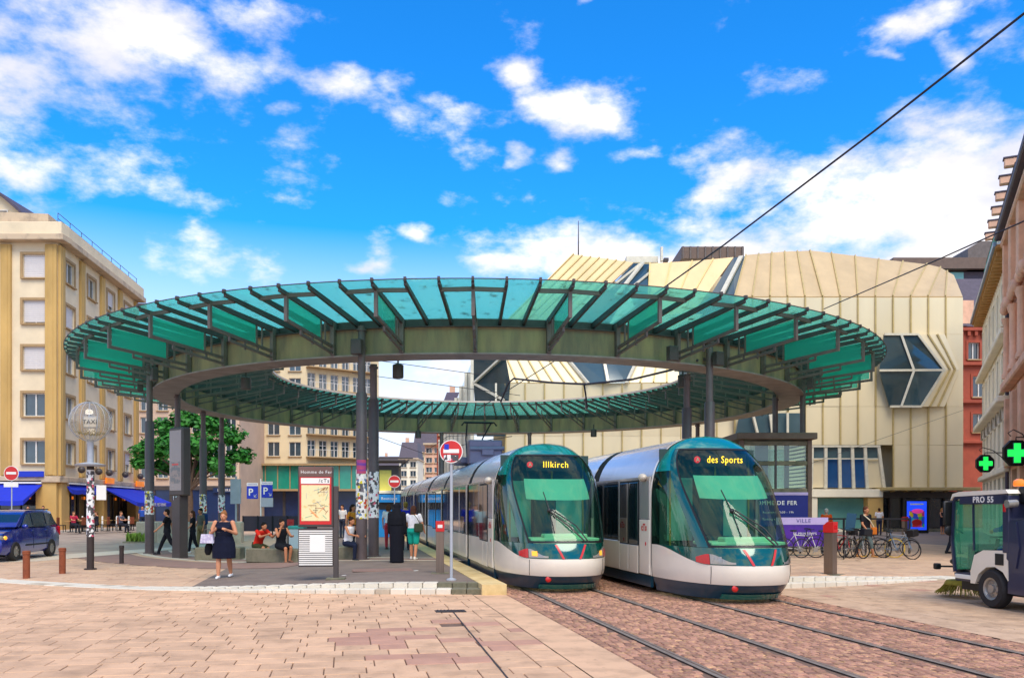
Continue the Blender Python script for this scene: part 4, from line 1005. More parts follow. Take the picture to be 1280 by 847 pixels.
# street gap: far houses
block('town_house', 'far pale house front at the end of the tram street', 499, 522, 574, 190, 'cream_light', 4, 2, 12, 'two', 'slate', 4, (1.3, 1.6), 3.5)
block('town_house', 'far house with grey slate roof and dormers above the tram tail', 516, 538, 566, 240, 'beige', 4, 3, 12, 'two', 'slate', 6, (1.3, 1.8), 3.5)
block('town_house', 'narrow tan gable house rising at the far end of the street', 531, 552, 556, 150, 'sandstone_pink', 5, 2, 12, 'two', 'slate', 4, (1.1, 1.6), 3.5)
bb, wb_, zb_ = block('brick_building', 'tall narrow orange brick front beside the white house', 546, 555, 515, 118, 'sandstone_red', 6, 1, 12, 'two', 'slate', 0, (.5, 1.3), 3.8)
block('town_house', 'white rendered house between brick front and tram canopy', 555, 580, 505, 122, 'cream_light', 6, 2, 12, 'two', 'slate', 2, (1.0, 1.6), 3.8)
block('town_house', 'dim house far along the left side of the tram street', 470, 503, 590, 260, 'beige', 3, 3, 12, 'two', 'slate', 5, (1.3, 1.7), 3.5)

# --- champagne-clad department store
GD = 64.0
gb = thing('department_store', 'large champagne metal clad store with faceted crystal windows and ribbed roof', 'building', (0, GD, 0))
O = Vector((0, GD, 0))
def q_(px, py, d): return PD(px, py, d)-O
def clad(levels, n, skip=lambda i, j: False, mats=('gold_roof', 'gold')):
    """levels: (list of px knots, list of py knots, depth) from the top down; n strips of seamed panels"""
    def at(kn, t):
        k = t*(len(kn)-1); i = min(int(k), len(kn)-2); return kn[i]+(kn[i+1]-kn[i])*(k-i)
    for j in range(len(levels)-1):
        for i in range(n):
            if skip(i, j): continue
            t0, t1 = i/n, (i+1)/n; a, b = levels[j], levels[j+1]
            P = [q_(at(b[0], t0), at(b[1], t0), b[2]), q_(at(b[0], t1), at(b[1], t1), b[2]), q_(at(a[0], t1), at(a[1], t1), a[2]), q_(at(a[0], t0), at(a[1], t0), a[2])]
            nn = (P[1]-P[0]).cross(P[3]-P[0]).normalized(); dz = random.uniform(-.02, .02)
            c = (P[0]+P[1]+P[2]+P[3])/4
            P = [p+(c-p)*.004 for p in P]
            mb = MB(); f_ = [p+nn*(.10+dz) for p in P]; mb.add(P+f_, [(4, 5, 6, 7), (0, 1, 5, 4), (1, 2, 6, 5), (2, 3, 7, 6), (3, 0, 4, 7)])
            mb.bar(f_[0]+nn*.03, f_[3]+nn*.03, .10, .16, 1, nn)
            mb.build('cladding_panel', [m[mats[0] if j == 0 and levels[0][2] > 66 else mats[1]], m['gold_rib']], gb)
clad([([932, 974, 1015, 1092, 1170, 1192], [320, 316, 314, 324, 333, 345], 69), ([918, 1203], [372, 372], GD), ([918, 1203], [418, 418], GD), ([918, 1203], [508, 508], GD), ([918, 1203], [556, 556], GD), ([918, 1203], [611, 611], GD)], 13,
     lambda i, j: (j == 4 and 4 <= i <= 8))
clad([([717, 792], [319, 329], 71), ([612, 690], [425, 425], 66), ([632, 735], [479, 479], 63.6)], 7)
clad([([812, 865, 917], [330, 327, 322], 70), ([808, 842], [425, 425], 66), ([783, 850], [479, 479], 63.6)], 4)
clad([([632, 850], [479, 479], 63.6), ([632, 850], [545, 545], GD), ([632, 850], [611, 611], GD)], 9)
clad([([850, 918], [500, 500], 64.4), ([850, 918], [611, 611], 64.4)], 3, lambda i, j: False)
mb = MB(); mb.prism([(-.2, 0), (33.5, 0), (33.5, 16.6), (11.5, 16.6), (11.5, 10.8), (-.2, 10.8)], 'y', 1.5, 8); mb.prism([(-.6, 0), (33.4, 0), (33.4, 16.8), (32, 19.0), (27, 20.7), (19.5, 21.3), (8, 20.8), (5, 20.3), (-.6, 13)], 'y', 8.0, 34)
mb.build('store_core', m['gold'], gb)  # solid core behind the panels, added to block light
mb = MB(); r0 = q_(717, 319, 71); mb.prism([(-1.6, 0), (-1.6, 10.8), (r0.x+.2, r0.z-.8), (10, 20.3), (10, 0)], 'y', 9.0, 30); mb.build('store_core', m['gold'], gb)
mb = MB(); P_ = [q_(1203, 372, GD), q_(1192, 345, 69), q_(1203, 611, GD)]; mb.add([P_[0], P_[2], P_[2]+Vector((.6, 30, 0)), P_[0]+Vector((.6, 30, 0)), P_[1], P_[1]+Vector((1, 25, 0))], [(0, 1, 2, 3), (0, 3, 5, 4)]); mb.build('side_wall', m['gold'], gb)
def crystal(panes, bars):
    for pts in panes:
        P = [q_(*p) for p in pts]; nn = Vector((0, -1, 0)); mb = MB(); n = len(P); c = sum(P, Vector())/n
        B = [p+Vector((0, .12, 0)) for p in P]; mb.add(P+B, [tuple(range(n)), tuple(range(2*n-1, n-1, -1))]+[(i, n+i, n+(i+1) % n, (i+1) % n) for i in range(n)]); mb.build('crystal_pane', m['crystal'], gb)
    for a, b, w in bars: mb = MB(); mb.bar(q_(*a)+Vector((0, -.08, 0)), q_(*b)+Vector((0, -.08, 0)), w, .16); mb.build('glazing_bar', m['crystal_frame'], gb)
f, e = 63.5, 63.15
crystal([[(1105, 418, f), (1126, 418, f), (1142, 463, e), (1099, 463, e)], [(1126, 418, f), (1147, 418, f), (1180, 462, f), (1142, 463, e)],
         [(1099, 463, e), (1142, 463, e), (1126, 508, f), (1112, 508, f)], [(1142, 463, e), (1180, 462, f), (1151, 508, f), (1126, 508, f)]],
        [((1126, 418, f), (1142, 463, e), .22), ((1142, 463, e), (1126, 508, f), .22), ((1147, 418, f), (1180, 462, f), .10), ((1180, 462, f), (1151, 508, f), .10), ((1099, 463, e), (1180, 462.5, f-.4), .1), ((1105, 418, f), (1147, 418, f), .12), ((1112, 508, f), (1151, 508, f), .12)])
# folded facets of cladding round the right-hand crystal
for pts in ([(1147, 418, f), (1180, 418, 63.8), (1198, 462, 63.8), (1180, 462, f)], [(1180, 462, f), (1198, 462, 63.8), (1180, 508, 63.8), (1151, 508, f)]):
    P = [q_(*p)+Vector((0, -.12, 0)) for p in pts]; mb = MB(); B = [p+Vector((0, .4, 0)) for p in P]
    mb.add(P+B, [(3, 2, 1, 0), (0, 1, 5, 4), (1, 2, 6, 5), (2, 3, 7, 6), (3, 0, 4, 7)])
    for t in (.35, .7): mb.bar(P[0].lerp(P[1], t), P[3].lerp(P[2], t), .12, .2, 1, (0, -1, 0))
    mb.build('cladding_panel', [m['gold'], m['gold_rib']], gb)
crystal([[(792, 329, 70.4), (812, 330, 70.4), (786, 362, 68), (760, 362, 68.6)], [(812, 330, 70.4), (813, 362, 68.4), (786, 362, 68)], [(760, 362, 68.6), (786, 362, 68), (750, 425, 65.4), (690, 425, 66)],
         [(786, 362, 68), (813, 362, 68.4), (808, 425, 66), (750, 425, 65.4)], [(690, 425, 66), (750, 425, 65.4), (760, 479, 63.2), (735, 479, 63.4)], [(750, 425, 65.4), (808, 425, 66), (783, 479, 63.4), (760, 479, 63.2)]],
        [((803, 329, 70.2), (770, 370, 67.6), .35), ((786, 362, 68), (813, 340, 69.6), .12), ((760, 362, 68.4), (800, 330, 70.2), .1), ((750, 425, 65.3), (760, 479, 63.1), .22), ((808, 425, 65.9), (783, 479, 63.3), .22), ((690, 425, 65.9), (735, 479, 63.3), .22)])
crystal([[(917, 322, 69.6), (932, 320, 69.4), (918, 372, 64.6), (886, 372, 66)], [(886, 372, 66), (918, 372, 64.6), (905, 479, 63.6), (850, 479, 63.6), (842, 425, 65.8)], [(850, 479, 63.6), (905, 479, 63.6), (918, 508, 63.6), (850, 508, 63.8)]],
        [((926, 321, 69.3), (900, 372, 65), .35), ((918, 372, 64.4), (905, 479, 63.4), .2)])
# crystal at the left corner of the store
crystal([[(592, 446, 66), (632, 446, 63.4), (638, 479, 63), (592, 479, 66)], [(592, 479, 66), (638, 479, 63), (632, 545, 63.4), (596, 545, 66)]],
        [((592, 479, 65.8), (628, 446, 63.3), .2), ((592, 479, 65.8), (630, 500, 63.2), .16), ((620, 479, 63.8), (620, 504, 63.8), .14)])
crystal([[(925, 516, 63.4), (962, 516, 63.4), (966, 548, 63.4), (918, 548, 63.4)], [(964, 516, 63.4), (1001, 516, 63.4), (1001, 548, 63.4), (968, 548, 63.4)]], [((940, 516, 63.2), (948, 548, 63.2), .3), ((963, 516, 63.2), (967, 548, 63.2), .3), ((984, 516, 63.2), (984, 548, 63.2), .16)])
# glazed bay and shop fronts at street level
bay = [1015, 1032, 1049, 1065, 1081, 1098]
for i in range(5):
    a, b = bay[i], bay[i+1]; s0, s1 = (i-1)*1.0, i*1.0
    crystal([[(a, 558, 63.5), (b, 558, 63.5), (b+s1*.3, 573, 63.5), (a+s0*.3, 573, 63.5)]], [])
    mb = MB(); P = [q_(a+s0*.3, 573, 63.5), q_(b+s1*.3, 573, 63.5), q_(b+s1, 609, 63.5), q_(a+s0, 609, 63.5)]; mb.add(P+[p+Vector((0, .1, 0)) for p in P], [(3, 2, 1, 0), (4, 5, 6, 7)]); mb.build('bay_window', m['blue_glass'] if 0 < i < 4 else m['gold'], gb)
for i, b in enumerate(bay): mb = MB(); mb.bar(q_(b, 557, 63.4), q_(b+(i-1)*1.0+(3 if i == 5 else 0), 610, 63.4), .22, .18); mb.build('glazing_bar', m['crystal_frame'], gb)
mb = MB(); mb.bar(q_(1012, 557.5, 63.35), q_(1100, 557.5, 63.35), .16, .14); mb.bar(q_(1014, 573, 63.35), q_(1098, 573, 63.35), .1, .08); mb.build('glazing_bar', m['crystal_frame'], gb)
def gbox(name, px0, py0, px1, py1, d0, dep, mat, ch=.02):
    a, b = q_(px0, py1, d0), q_(px1, py0, d0); mb = MB(); mb.box(((a.x+b.x)/2, a.y+dep/2, (a.z+b.z)/2), (abs(b.x-a.x), dep, abs(b.z-a.z)), 0, 0, ch); return mb.build(name, m[mat], gb)
gbox('stone_band', 905, 611, 1104, 621, 62.9, 1.6, 'cream_light'); gbox('stone_pier', 1085, 621.5, 1104, 664, 63.0, 1.5, 'pilaster'); gbox('stone_pier', 1014, 621.5, 1022, 664, 63.0, 1.5, 'cream_light')
gbox('shop_window', 1022.5, 622, 1084.5, 660, 63.8, .3, 'shop_teal'); gbox('shop_window', 640, 622, 1013, 660, 63.9, .3, 'shop_dark'); gbox('shop_sill', 1022.5, 660.2, 1084.5, 665, 63.4, .6, 'cream_light')
gbox('shop_window', 1104.5, 622, 1204, 660, 64.2, .2, 'shop_dark'); gbox('shop_sill', 1104.5, 660.2, 1204, 665, 63.8, .5, 'concrete')
for a in (1113, 1131, 1163, 1182, 1202): gbox('shopfront_post', a-1.2, 622, a+1.2, 664.6, 63.9, .28, 'totem')
gbox('shop_fascia', 1104.5, 614, 1204, 622, 63.6, .6, 'steel_dark'); gbox('stone_band', 640, 611.3, 904.5, 620, 63.5, .9, 'gold')
gbox('metal_ledge', 1104.2, 608.5, 1226, 612.5, 62.3, 2.0, 'gold_rib')
for a in range(1112, 1224, 17): mb = MB(); mb.bar(q_(a, 614.5, 63.9), q_(a+6, 612.8, 62.4), .08, .12); mb.build('ledge_bracket', m['gold_rib'], gb)
gbox('roof_plant_box', 852, 308, 930, 323, 75, 6, 'plant')
for i in range(9): gbox('roof_plant_rib', 853+i*9.3, 307.5, 855+i*9.3, 323, 74.9, .2, 'steel_warm')
gbox('roof_plant_box', 783, 320, 823, 328, 73, 4, 'crystal_frame'); gbox('roof_plant_box', 826, 308, 829, 326, 72, .4, 'crystal_frame'); gbox('roof_plant_box', 830, 322, 836, 326, 72, .6, 'steel_dark')
mb = MB(); mb.tube([q_(723, 322, 71.5), q_(723, 276, 71.5)], [.07, .03], 6); mb.build('antenna', m['totem'], gb)
# street side of the store running back to the left, with pale mullions
mb = MB(); a, b = q_(592, 446, 66.3), q_(560, 540, 110); mb.add([(a.x, a.y, 0), (a.x, a.y, a.z), (b.x-1, b.y, a.z-3), (b.x-1, b.y, 0)], [(0, 1, 2, 3)]); mb.build('street_side_wall', m['crystal'], gb)
for i in range(9):
    t = i/8; x = a.x+(b.x-1-a.x)*t; y = a.y+(b.y-a.y)*t; mb = MB(); mb.box((x-.1, y, (a.z-3*t)/2), (.25, .6, a.z-3*t)); mb.build('side_mullion', m['crystal_frame'], gb)
# things on the street behind
lb_ = thing('red_building', 'red sandstone house with slate mansard at the right end of the pale store', 'building', (36.6, 74, 0)); I_ = fmat((0, 0, 0), 0)
def rz_(py): return CH+(HY-py)*74/F
hs = [(1.2, 2.2, rz_(449), rz_(428)), (3.0, 4.0, rz_(449), rz_(428)), (1.1, 2.4, rz_(496), rz_(470)), (1.1, 2.4, rz_(540), rz_(517)), (1.1, 2.4, rz_(598), rz_(560)), (3.4, 4.6, rz_(496), rz_(470)), (3.4, 4.6, rz_(540), rz_(517))]
facade(lb_, I_, 0, 9, 0, rz_(408), hs, m['sandstone_red'])
for a, b, c, d in hs: window(lb_, I_, (a+b)/2, c, b-a, d-c, 'two', 0, .2, True, m['sandstone_red'])
for y_ in (412, 455, 502, 552): mb = MB(); mb.box((4.5, -.1, rz_(y_)), (9.2, .5, .28), 0, 0, .03); mb.build('string_course', m['sandstone_red'], lb_)
for i in range(14): mb = MB(); mb.box((.5+i*.62, -.12, rz_(417)), (.26, .3, .4)); mb.build('modillion', m['sandstone_red'], lb_)
mb = MB(); mb.add([(-.4, -.3, rz_(408)), (9, -.3, rz_(408)), (9, 4, rz_(333)), (-2.4, 4, rz_(333)), (9, 10, rz_(333)), (-2.4, 10, rz_(333)), (-.4, 10, rz_(408))], [(0, 1, 2, 3), (3, 2, 4, 5), (0, 3, 5, 6)]); mb.build('slate_roof', m['slate'], lb_)
mb = MB(); mb.box((2.8, .6, rz_(390)), (1.3, 1.4, 2.0)); mb.build('dormer', m['sandstone_pink'], lb_)
mb = MB(); mb.box((4.5, 5, rz_(408)/2), (8.8, 9, rz_(408)-.1)); mb.build('rear_block', m['sandstone_red'], lb_)
sgn = MB(); sgn.box((.9, -.6, rz_(603)), (2.2, .12, 1.0), 0, 0, .03); o = sgn.build('shop_sign', m['sign_navy'], lb_); text('lettering', 'LISSAC', .5, m['sign_white'], o, (.9, -.68, rz_(603)), 0, 90, .004)
tb = thing('office_block', 'grey flat roofed block with a small tower rising behind the slate roof', 'building', (55, 110, 0))
mb = MB(); mb.box((3, 5, 16), (18, 10, 32.2)); mb.build('wall', m['slate'], tb); mb = MB(); mb.box((3, -.4, 32.9), (18.6, 1.6, 1.4)); mb.build('roof_edge', m['plant'], tb)
mb = MB(); mb.prism([(3.6, 32.2), (7.4, 32.2), (7.4, 35.9), (5.2, 35.9), (3.6, 34.9)], 'y', -.5, 6); mb.build('roof_tower', m['steel_warm'], tb)
mb = MB(); mb.box((-1, -.1, 31.2), (8.4, .2, 1.6)); mb.build('window_band', m['shop_teal'], tb)

# --- right-hand street front, seen at a grazing angle
def rf(d): return Vector((4.69+.474*d, d, 0))
RZ = math.atan2(-1, -.474); Q = 1.1066
cb = thing('corner_house', 'pale cream house with wooden eaves and arched ground floor on the right street', 'building', rf(60), RZ); I_ = fmat((0, 0, 0), 0)
Lc = (60-42.4)*Q; us = [1.6+i*2.9 for i in range(6)]; hs = []
for u in us: hs += [(u-.55, u+.55, 11.3, 13.7), (u-.55, u+.55, 7.9, 10.0), (u-.75, u+.75, 4.0, 6.4), (u-.8, u+.8, .3, 3.4)]
facade(cb, I_, 0, Lc, 0, 14.6, hs, m['cream_light'])
for u in us:
    window(cb, I_, u, 11.3, 1.1, 2.4, 'french', 0, .2, True, m['cream_light']); window(cb, I_, u, 7.9, 1.1, 2.1, 'french', 0, .2, True, m['cream_light']); window(cb, I_, u, 4.0, 1.5, 2.4, 'french', 0, .2, False); window(cb, I_, u, .3, 1.6, 3.1, 'dark', 0, .25, False)
    mb = MB(); n = 10; pts = [(u+.95*math.cos(math.pi*q/n), 6.4+.85*math.sin(math.pi*q/n)) for q in range(n+1)]+[(u+.72*math.cos(math.pi*(n-q)/n), 6.4+.62*math.sin(math.pi*(n-q)/n)) for q in range(n+1)]
    for q in range(n): mb.add([(pts[q][0], -.16, pts[q][1]), (pts[q+1][0], -.16, pts[q+1][1]), (pts[2*n-q][0], -.16, pts[2*n-q][1]), (pts[2*n+1-q][0], -.16, pts[2*n+1-q][1]), (pts[q][0], 0, pts[q][1]), (pts[q+1][0], 0, pts[q+1][1])], [(0, 3, 2, 1), (0, 1, 5, 4)])
    mb.build('arch_moulding', m['frame_white'], cb)
for z, o_ in ((10.6, .45), (7.2, .6), (3.7, .3)): mb = MB(); mb.box((Lc/2, -o_/2, z), (Lc, o_, .32), 0, 0, .05); mb.build('cornice', m['cream_light'], cb)
mb = MB(); mb.box((Lc/2, -.15, 14.75), (Lc+.6, 1.0, .16)); mb.build('eaves', m['wood'], cb)
for i in range(26): mb = MB(); mb.box((.35+i*.75, -.26, 14.55), (.22, .62, .22)); mb.build('eaves_rafter', m['wood'], cb)
mb = MB(); mb.bar((-.3, -.68, 14.86), (Lc+.3, -.68, 14.86), .16, .22); mb.build('gutter', m['zinc'], cb)
mb = MB(); mb.add([(0, -.6, 14.9), (Lc, -.6, 14.9), (Lc, .25, 15.9), (0, .25, 15.9)], [(0, 1, 2, 3)]); mb.build('lower_roof', m['zinc'], cb)
mb = MB(); mb.add([(0, .26, 15.8), (Lc, .26, 15.8), (Lc, .45, 18.9), (0, .45, 18.9)], [(0, 1, 2, 3)]); mb.build('attic_wall', m['cream_light'], cb)
mb = MB(); mb.bar((0, .2, 18.3), (Lc, .2, 18.3), .2, .12); mb.build('copper_gutter', m['copper'], cb)
mb = MB(); mb.add([(0, .2, 18.9), (Lc, .2, 18.9), (Lc, 5, 20.4), (0, 5, 20.4)], [(0, 1, 2, 3)]); mb.build('roof', m['slate'], cb)
mb = MB(); mb.box((Lc/2, 5.2, 7.4), (Lc-.02, 9.4, 14.6)); mb.build('rear_block', m['cream_light'], cb)
for i in range(6):
    u = 5.3*Q/Q+i*2.6; mb = MB(); mb.box((u+.4, .2, 19.15), (.42, .8, .40), 0, 0, .04); mb.box((u+.4, .2, 19.39), (.5, .9, .07), 0, 1); mb.build('dormer', [m['sandstone_pink'], m['slate']], cb)
mb = MB(); mb.tube([(Lc-.12, -.12, .2), (Lc-.12, -.12, 14.5)], .09, 8); mb.build('downpipe', m['slate'], cb)
rb = thing('sandstone_building', 'ornate pink and red sandstone front at the right edge above the sweeper', 'building', rf(42.3), RZ)
Lr = (42.3-27)*Q; us = [1.9+i*3.4 for i in range(5)]; hs = []
for u in us: hs += [(u-.65, u+.65, 12.0, 14.4), (u-.65, u+.65, 8.2, 11.0), (u-1.0, u+1.0, 4.2, 7.0), (u-1.1, u+1.1, .3, 3.6)]
facade(rb, I_, 0, Lr, 0, 15.4, hs, m['sandstone_pink'])
for u in us:
    window(rb, I_, u, 12.0, 1.3, 2.4, 'french', 0, .25, True, m['sandstone_pink']); window(rb, I_, u, 8.2, 1.3, 2.8, 'french', 0, .25, True, m['sandstone_red']); window(rb, I_, u, 4.2, 2.0, 2.8, 'grid', 0, .25, False, m['sandstone_red']); window(rb, I_, u, .3, 2.2, 3.3, 'dark', 0, .25, False)
    for s in (-1.45, 1.45):
        mb = MB(); mb.lathe([(.22, 0), (.22, .2), (.16, .3), (.14, 2.6), (.2, 2.75), (.24, 2.95)], 10, 0, (u+s, -.2, 8.1)); mb.box((u+s, -.2, 13.1), (.36, .34, 3.4), 0, 0, .04); mb.box((u+s, -.16, 5.6), (.4, .3, 3.0), 0, 0, .04); mb.build('column', m['sandstone_pink'], rb, smooth=35)
    for q in range(5): mb = MB(); mb.ell((u-.8+q*.4, -.35, 11.35+.15*(q % 2)), (.2, .2, .26), 8, 6); mb.build('carved_ornament', m['sandstone_pink'], rb, smooth=60)
for z, o_, h_ in ((15.2, .7, .35), (14.8, .45, .3), (11.8, .3, .3), (7.7, .45, .4), (3.9, .3, .35)): mb = MB(); mb.box((Lr/2, -o_/2, z), (Lr, o_, h_), 0, 0, .06); mb.build('cornice', m['slate'] if z > 15.1 else m['sandstone_pink'], rb)
mb = MB(); mb.add([(0, -.65, 15.39), (Lr, -.65, 15.39), (Lr, 2.5, 18.0), (0, 2.5, 18.0)], [(0, 1, 2, 3)]); mb.box((Lr/2, 5.2, 7.6), (Lr-.02, 9.2, 15.2)); mb.build('rear_block', m['slate'], rb)
# ------------------------------------------------------------ street objects
def mk(name, label, cat, p, rz=0, group=None): return thing(name, label, cat, (p[0], p[1], p[2]), rz, group)
# bollards on the left
bl = MB(); bl.lathe([(.10, 0), (.10, .62), (.115, .63), (.115, .70), (.09, .72)], 12); blm = bl.mesh('bollard', m['rust'], 40)
for px, py, lab, mt, s in ((33, 723, 'rusty bollard at the left edge in front of the blue car', 'rust', 1.0), (78, 717, 'rusty bollard standing just left of the taxi post', 'rust', 1.0), (152, 704, 'dark brown bollard standing alone right of the taxi post', 'bollard_dark', .82)):
    o = link('bollard', blm if mt == 'rust' else bl.mesh('bollard', m[mt], 40), None, G(px, py)); o.scale = (s*.82, s*.82, s*.98); tag(o, lab, 'bollard', 'bollards along the paving edge')
wb = MB(); wb.lathe([(.06, 0), (.06, .95), (.03, 1.0)], 8); wb = wb.mesh('terrace_post', m['sign_white'])
for i, (px, lab) in enumerate(((103, 'leftmost'), (128, 'second'), (146, 'third'), (161, 'rightmost'))):
    o = link('terrace_post', wb, None, G(px, 664)+Vector((0, 0, .13))); tag(o, lab+' of the pale posts in front of the cafe terrace', 'post', 'pale posts by the cafe terrace')
# taxi post with clear globe
p = G(113, 712); tx = mk('taxi_post', 'black sticker-covered taxi post topped by a clear globe reading TAXI', 'taxi sign', p)
mb = MB(); mb.tube([(0, 0, 0), (0, 0, 2.95)], .10, 14); mb.tube([(0, 0, 0), (0, 0, .05)], .17, 14); mb.build('post', m['bollard_dark'], tx, smooth=40)
mb = MB(); mb.tube([(0, 0, 2.95), (0, 0, 3.72)], .085, 12); mb.lathe([(.38, 2.95), (.42, 3.0), (.14, 3.06)], 16); mb.build('neck', m['sign_grey'], tx, smooth=40)
mb = MB(); mb.grid(lambda u, v: (.104*math.cos(-math.pi*u*1.2+.3), .104*math.sin(-math.pi*u*1.2+.3), .95+1.9*v), 12, 4); mb.build('sticker', m['poster2'], tx, smooth=60)
mb = MB(); mb.ell((0, 0, 4.22), (.56, .56, .56), 28, 18); mb.build('globe', m['globe'], tx, smooth=80)
mb = MB()
for k in range(8): a = math.pi*k/8; mb.tube([(.563*math.cos(a)*math.sin(t), .563*math.sin(a)*math.sin(t), 4.22+.563*math.cos(t)) for t in [2*math.pi*q/24 for q in range(25)]], .006, 4, 0, False)
mb.build('globe_rib', m['sign_grey'], tx)
mb = MB()
for k in range(120):
    a, r = random.uniform(0, 6.28), .38*random.random()**.5; c = Vector((r*math.cos(a), r*math.sin(a), 3.80+.5*r*r+random.uniform(0, .06))); mb.bar(c, c+Vector((random.uniform(-.06, .06), random.uniform(-.06, .06), random.uniform(0, .05))), .02, .01)
stuff(mb.build('gold_litter', m['bristle'], tx))
mb = MB(); mb.box((.05, -.1, 4.20), (.40, .04, .34), 0, 0, .02); o = mb.build('sign_frame', m['sign_grey'], tx); text('lettering', 'TAXI', .165, m['black'], o, (.05, -.135, 4.2), 0, 90, .003, bold=.004)
mb = MB(); mb.box((.05, -.122, 4.20), (.34, .012, .28)); mb.build('sign_face', m['sign_white'], tx)
mb = MB(); mb.box((.32, -.02, 2.2), (.28, .03, .42), 0, 0, .01); mb.build('notice_plate', m['sign_white'], tx)
# round no-entry signs
def no_entry(px, py, h, r, lab, base=None, stick=False):
    p = base or GP(px, py); t = mk('no_entry_sign', lab, 'road sign', p)
    mb = MB(); mb.tube([(0, .05, 0), (0, .05, h+r)], .032, 8); mb.lathe([(.11, 0), (.11, .03), (.04, .05)], 10, 0, (0, .05, 0)); mb.build('pole', m['sign_grey'], t)
    mb = MB(); mb.tube([(0, 0, h), (0, .02, h)], r, 28); mb.build('disc', m['red'], t); mb = MB(); mb.tube([(0, .002, h), (0, .03, h)], r*1.08, 28); mb.build('rim', m['sign_white'], t)
    mb = MB(); mb.box((0, -.004, h+.01), (r*1.45, .01, r*.36)); mb.build('white_bar', m['sign_white'], t)
    if stick:
        mb = MB(); mb.grid(lambda u, v: (-.16+.32*u, -.006, h-.20+.13*v), 1, 1); mb.build('sticker', m['poster2'], t); mb = MB(); mb.box((-.10, -.006, h+.10), (.10, .008, .12)); mb.build('sticker', m['sign_blue'], t)
    return t
no_entry(564, 725, 2.80, .235, 'large no entry sign with stickers on a grey pole by the left tram', None, True)
t = no_entry(14, 662, 3.55, .36, 'small no entry sign beside the blue awning at the far left', G(14, 676))
mb = MB(); mb.box((0, -.01, 2.95), (.75, .03, .24)); mb.build('plate', m['sign_white'], t)
t = no_entry(491, 665, 2.9, .30, 'far no entry sign by the information kiosk on the platform', PD(493, 660, 44).xy.to_3d()+Vector((0, 0, .2)))
# advertising totem
p = GP(225, 697); t = mk('advertising_totem', 'tall grey advertising totem with a lit panel on a square leg', 'advertising totem', p, R(-38))
mb = MB(); mb.prism([(-.24, 0), (.24, 0), (.24, 2.25), (-.24, 1.98)], 'y', -.16, .16); mb.build('leg', m['totem'], t)
mb = MB(); mb.box((0, 0, 3.38), (.86, .34, 2.4), 0, 0, .05); mb.build('casing', m['totem'], t)
mb = MB(); mb.box((0, -.175, 3.42), (.74, .012, 2.1)); o = mb.build('poster_panel', pm('faded_poster', '#6f6468', .15, 0, .1, 1.2, coat=.8), t)
mb = MB(); mb.grid(lambda u, v: (-.30+.6*u, -.184, 2.62+.75*v), 1, 1); mb.build('poster_print', pm('poster_print', '#7c6a66', .3, 0, .3, 7., col2='#3d4852', thr=(.45, .55), coat=.6), t)
mb = MB(); mb.grid(lambda u, v: (-.2+.4*u, -.186, 3.25+.06*v), 1, 1); mb.build('poster_print', m['red'], t)
# map stand
p = GP(396, 725); t = mk('map_stand', 'red framed tram map board above a slatted white panel on one post', 'map stand', p, R(4))
mb = MB(); mb.box((.42, .05, 1.06), (.11, .11, 2.12), 0, 0, .012); mb.build('post', m['totem'], t)
mb = MB(); mb.box((.42, .05, .03), (.42, .3, .06), 0, 0, .02); mb.build('foot', m['concrete'], t)
mb = MB(); mb.box((-.02, 0, 1.88), (.78, .10, 1.36), 0, 0, .02); mb.build('frame', m['totem'], t)
mb = MB(); mb.box((-.02, -.055, 2.44), (.72, .012, .22)); hd = mb.build('header', pm('header_brown', '#6e5148', .4), t); text('lettering', 'Homme de Fer', .098, m['sign_white'], hd, (-.0, -.066, 2.43), 0, 90, .002)
mb = MB(); mb.box((-.02, -.055, 1.79), (.70, .01, 1.06)); mb.build('red_border', m['red'], t)
mb = MB(); mb.box((-.02, -.063, 2.235), (.64, .008, .13)); o = mb.build('title_strip', m['sign_white'], t); text('lettering', '/cTs', .12, m['black'], o, (.17, -.069, 2.235), 0, 90, .002)
mb = MB(); mb.box((-.02, -.063, 1.74), (.62, .008, .80)); o = mb.build('map_sheet', m['map_paper'], t)
for k in range(26):
    mb = MB(); x0, z0 = random.uniform(-.26, .24), random.uniform(1.4, 2.08); a = random.choice((0, .78, 1.57, -.78, .3)); L = random.uniform(.08, .3)
    x1, z1 = max(-.3, min(.26, x0+L*math.cos(a))), max(1.37, min(2.1, z0+L*math.sin(a))); mb.bar((x0, -.069, z0), (x1, -.069, z1), .006, .010, 0, (0, 1, 0)); mb.build('map_line', m[random.choice(('black', 'sign_grey', 'sandstone_red', 'orange', 'copper', 'rust'))], o)
mb = MB(); mb.box((-.02, .01, .74), (.78, .03, .86)); mb.build('slat_frame', m['totem'], t)
for k in range(17): mb = MB(); mb.box((-.02, -.02, .36+k*.047), (.74, .03, .028)); mb.build('slat', m['sign_white'], t)
mb = MB(); mb.box((.02, -.038, .82), (.34, .006, .38)); mb.build('paper_notice', m['sign_white'], t)
# benches
for x0, x1, py, lab in ((243, 300, 700, 'mossy concrete bench block behind the woman with the phone'), (307, 371, 703, 'mossy concrete bench with the red shirted man and woman sitting on it'), (376, 446, 700, 'concrete bench running behind the tram map board')):
    a, b = GP(x0, py), GP(x1, py-1); c = (a+b)/2; d = b-a
    mb = MB(); mb.box((0, .3, .20), (d.length, .62, .44), 0, 0, .03); o = mb.build('bench', m['concrete'], None, (c.x, c.y, c.z), math.atan2(d.y, d.x)); tag(o, lab, 'bench', 'concrete benches under the canopy')
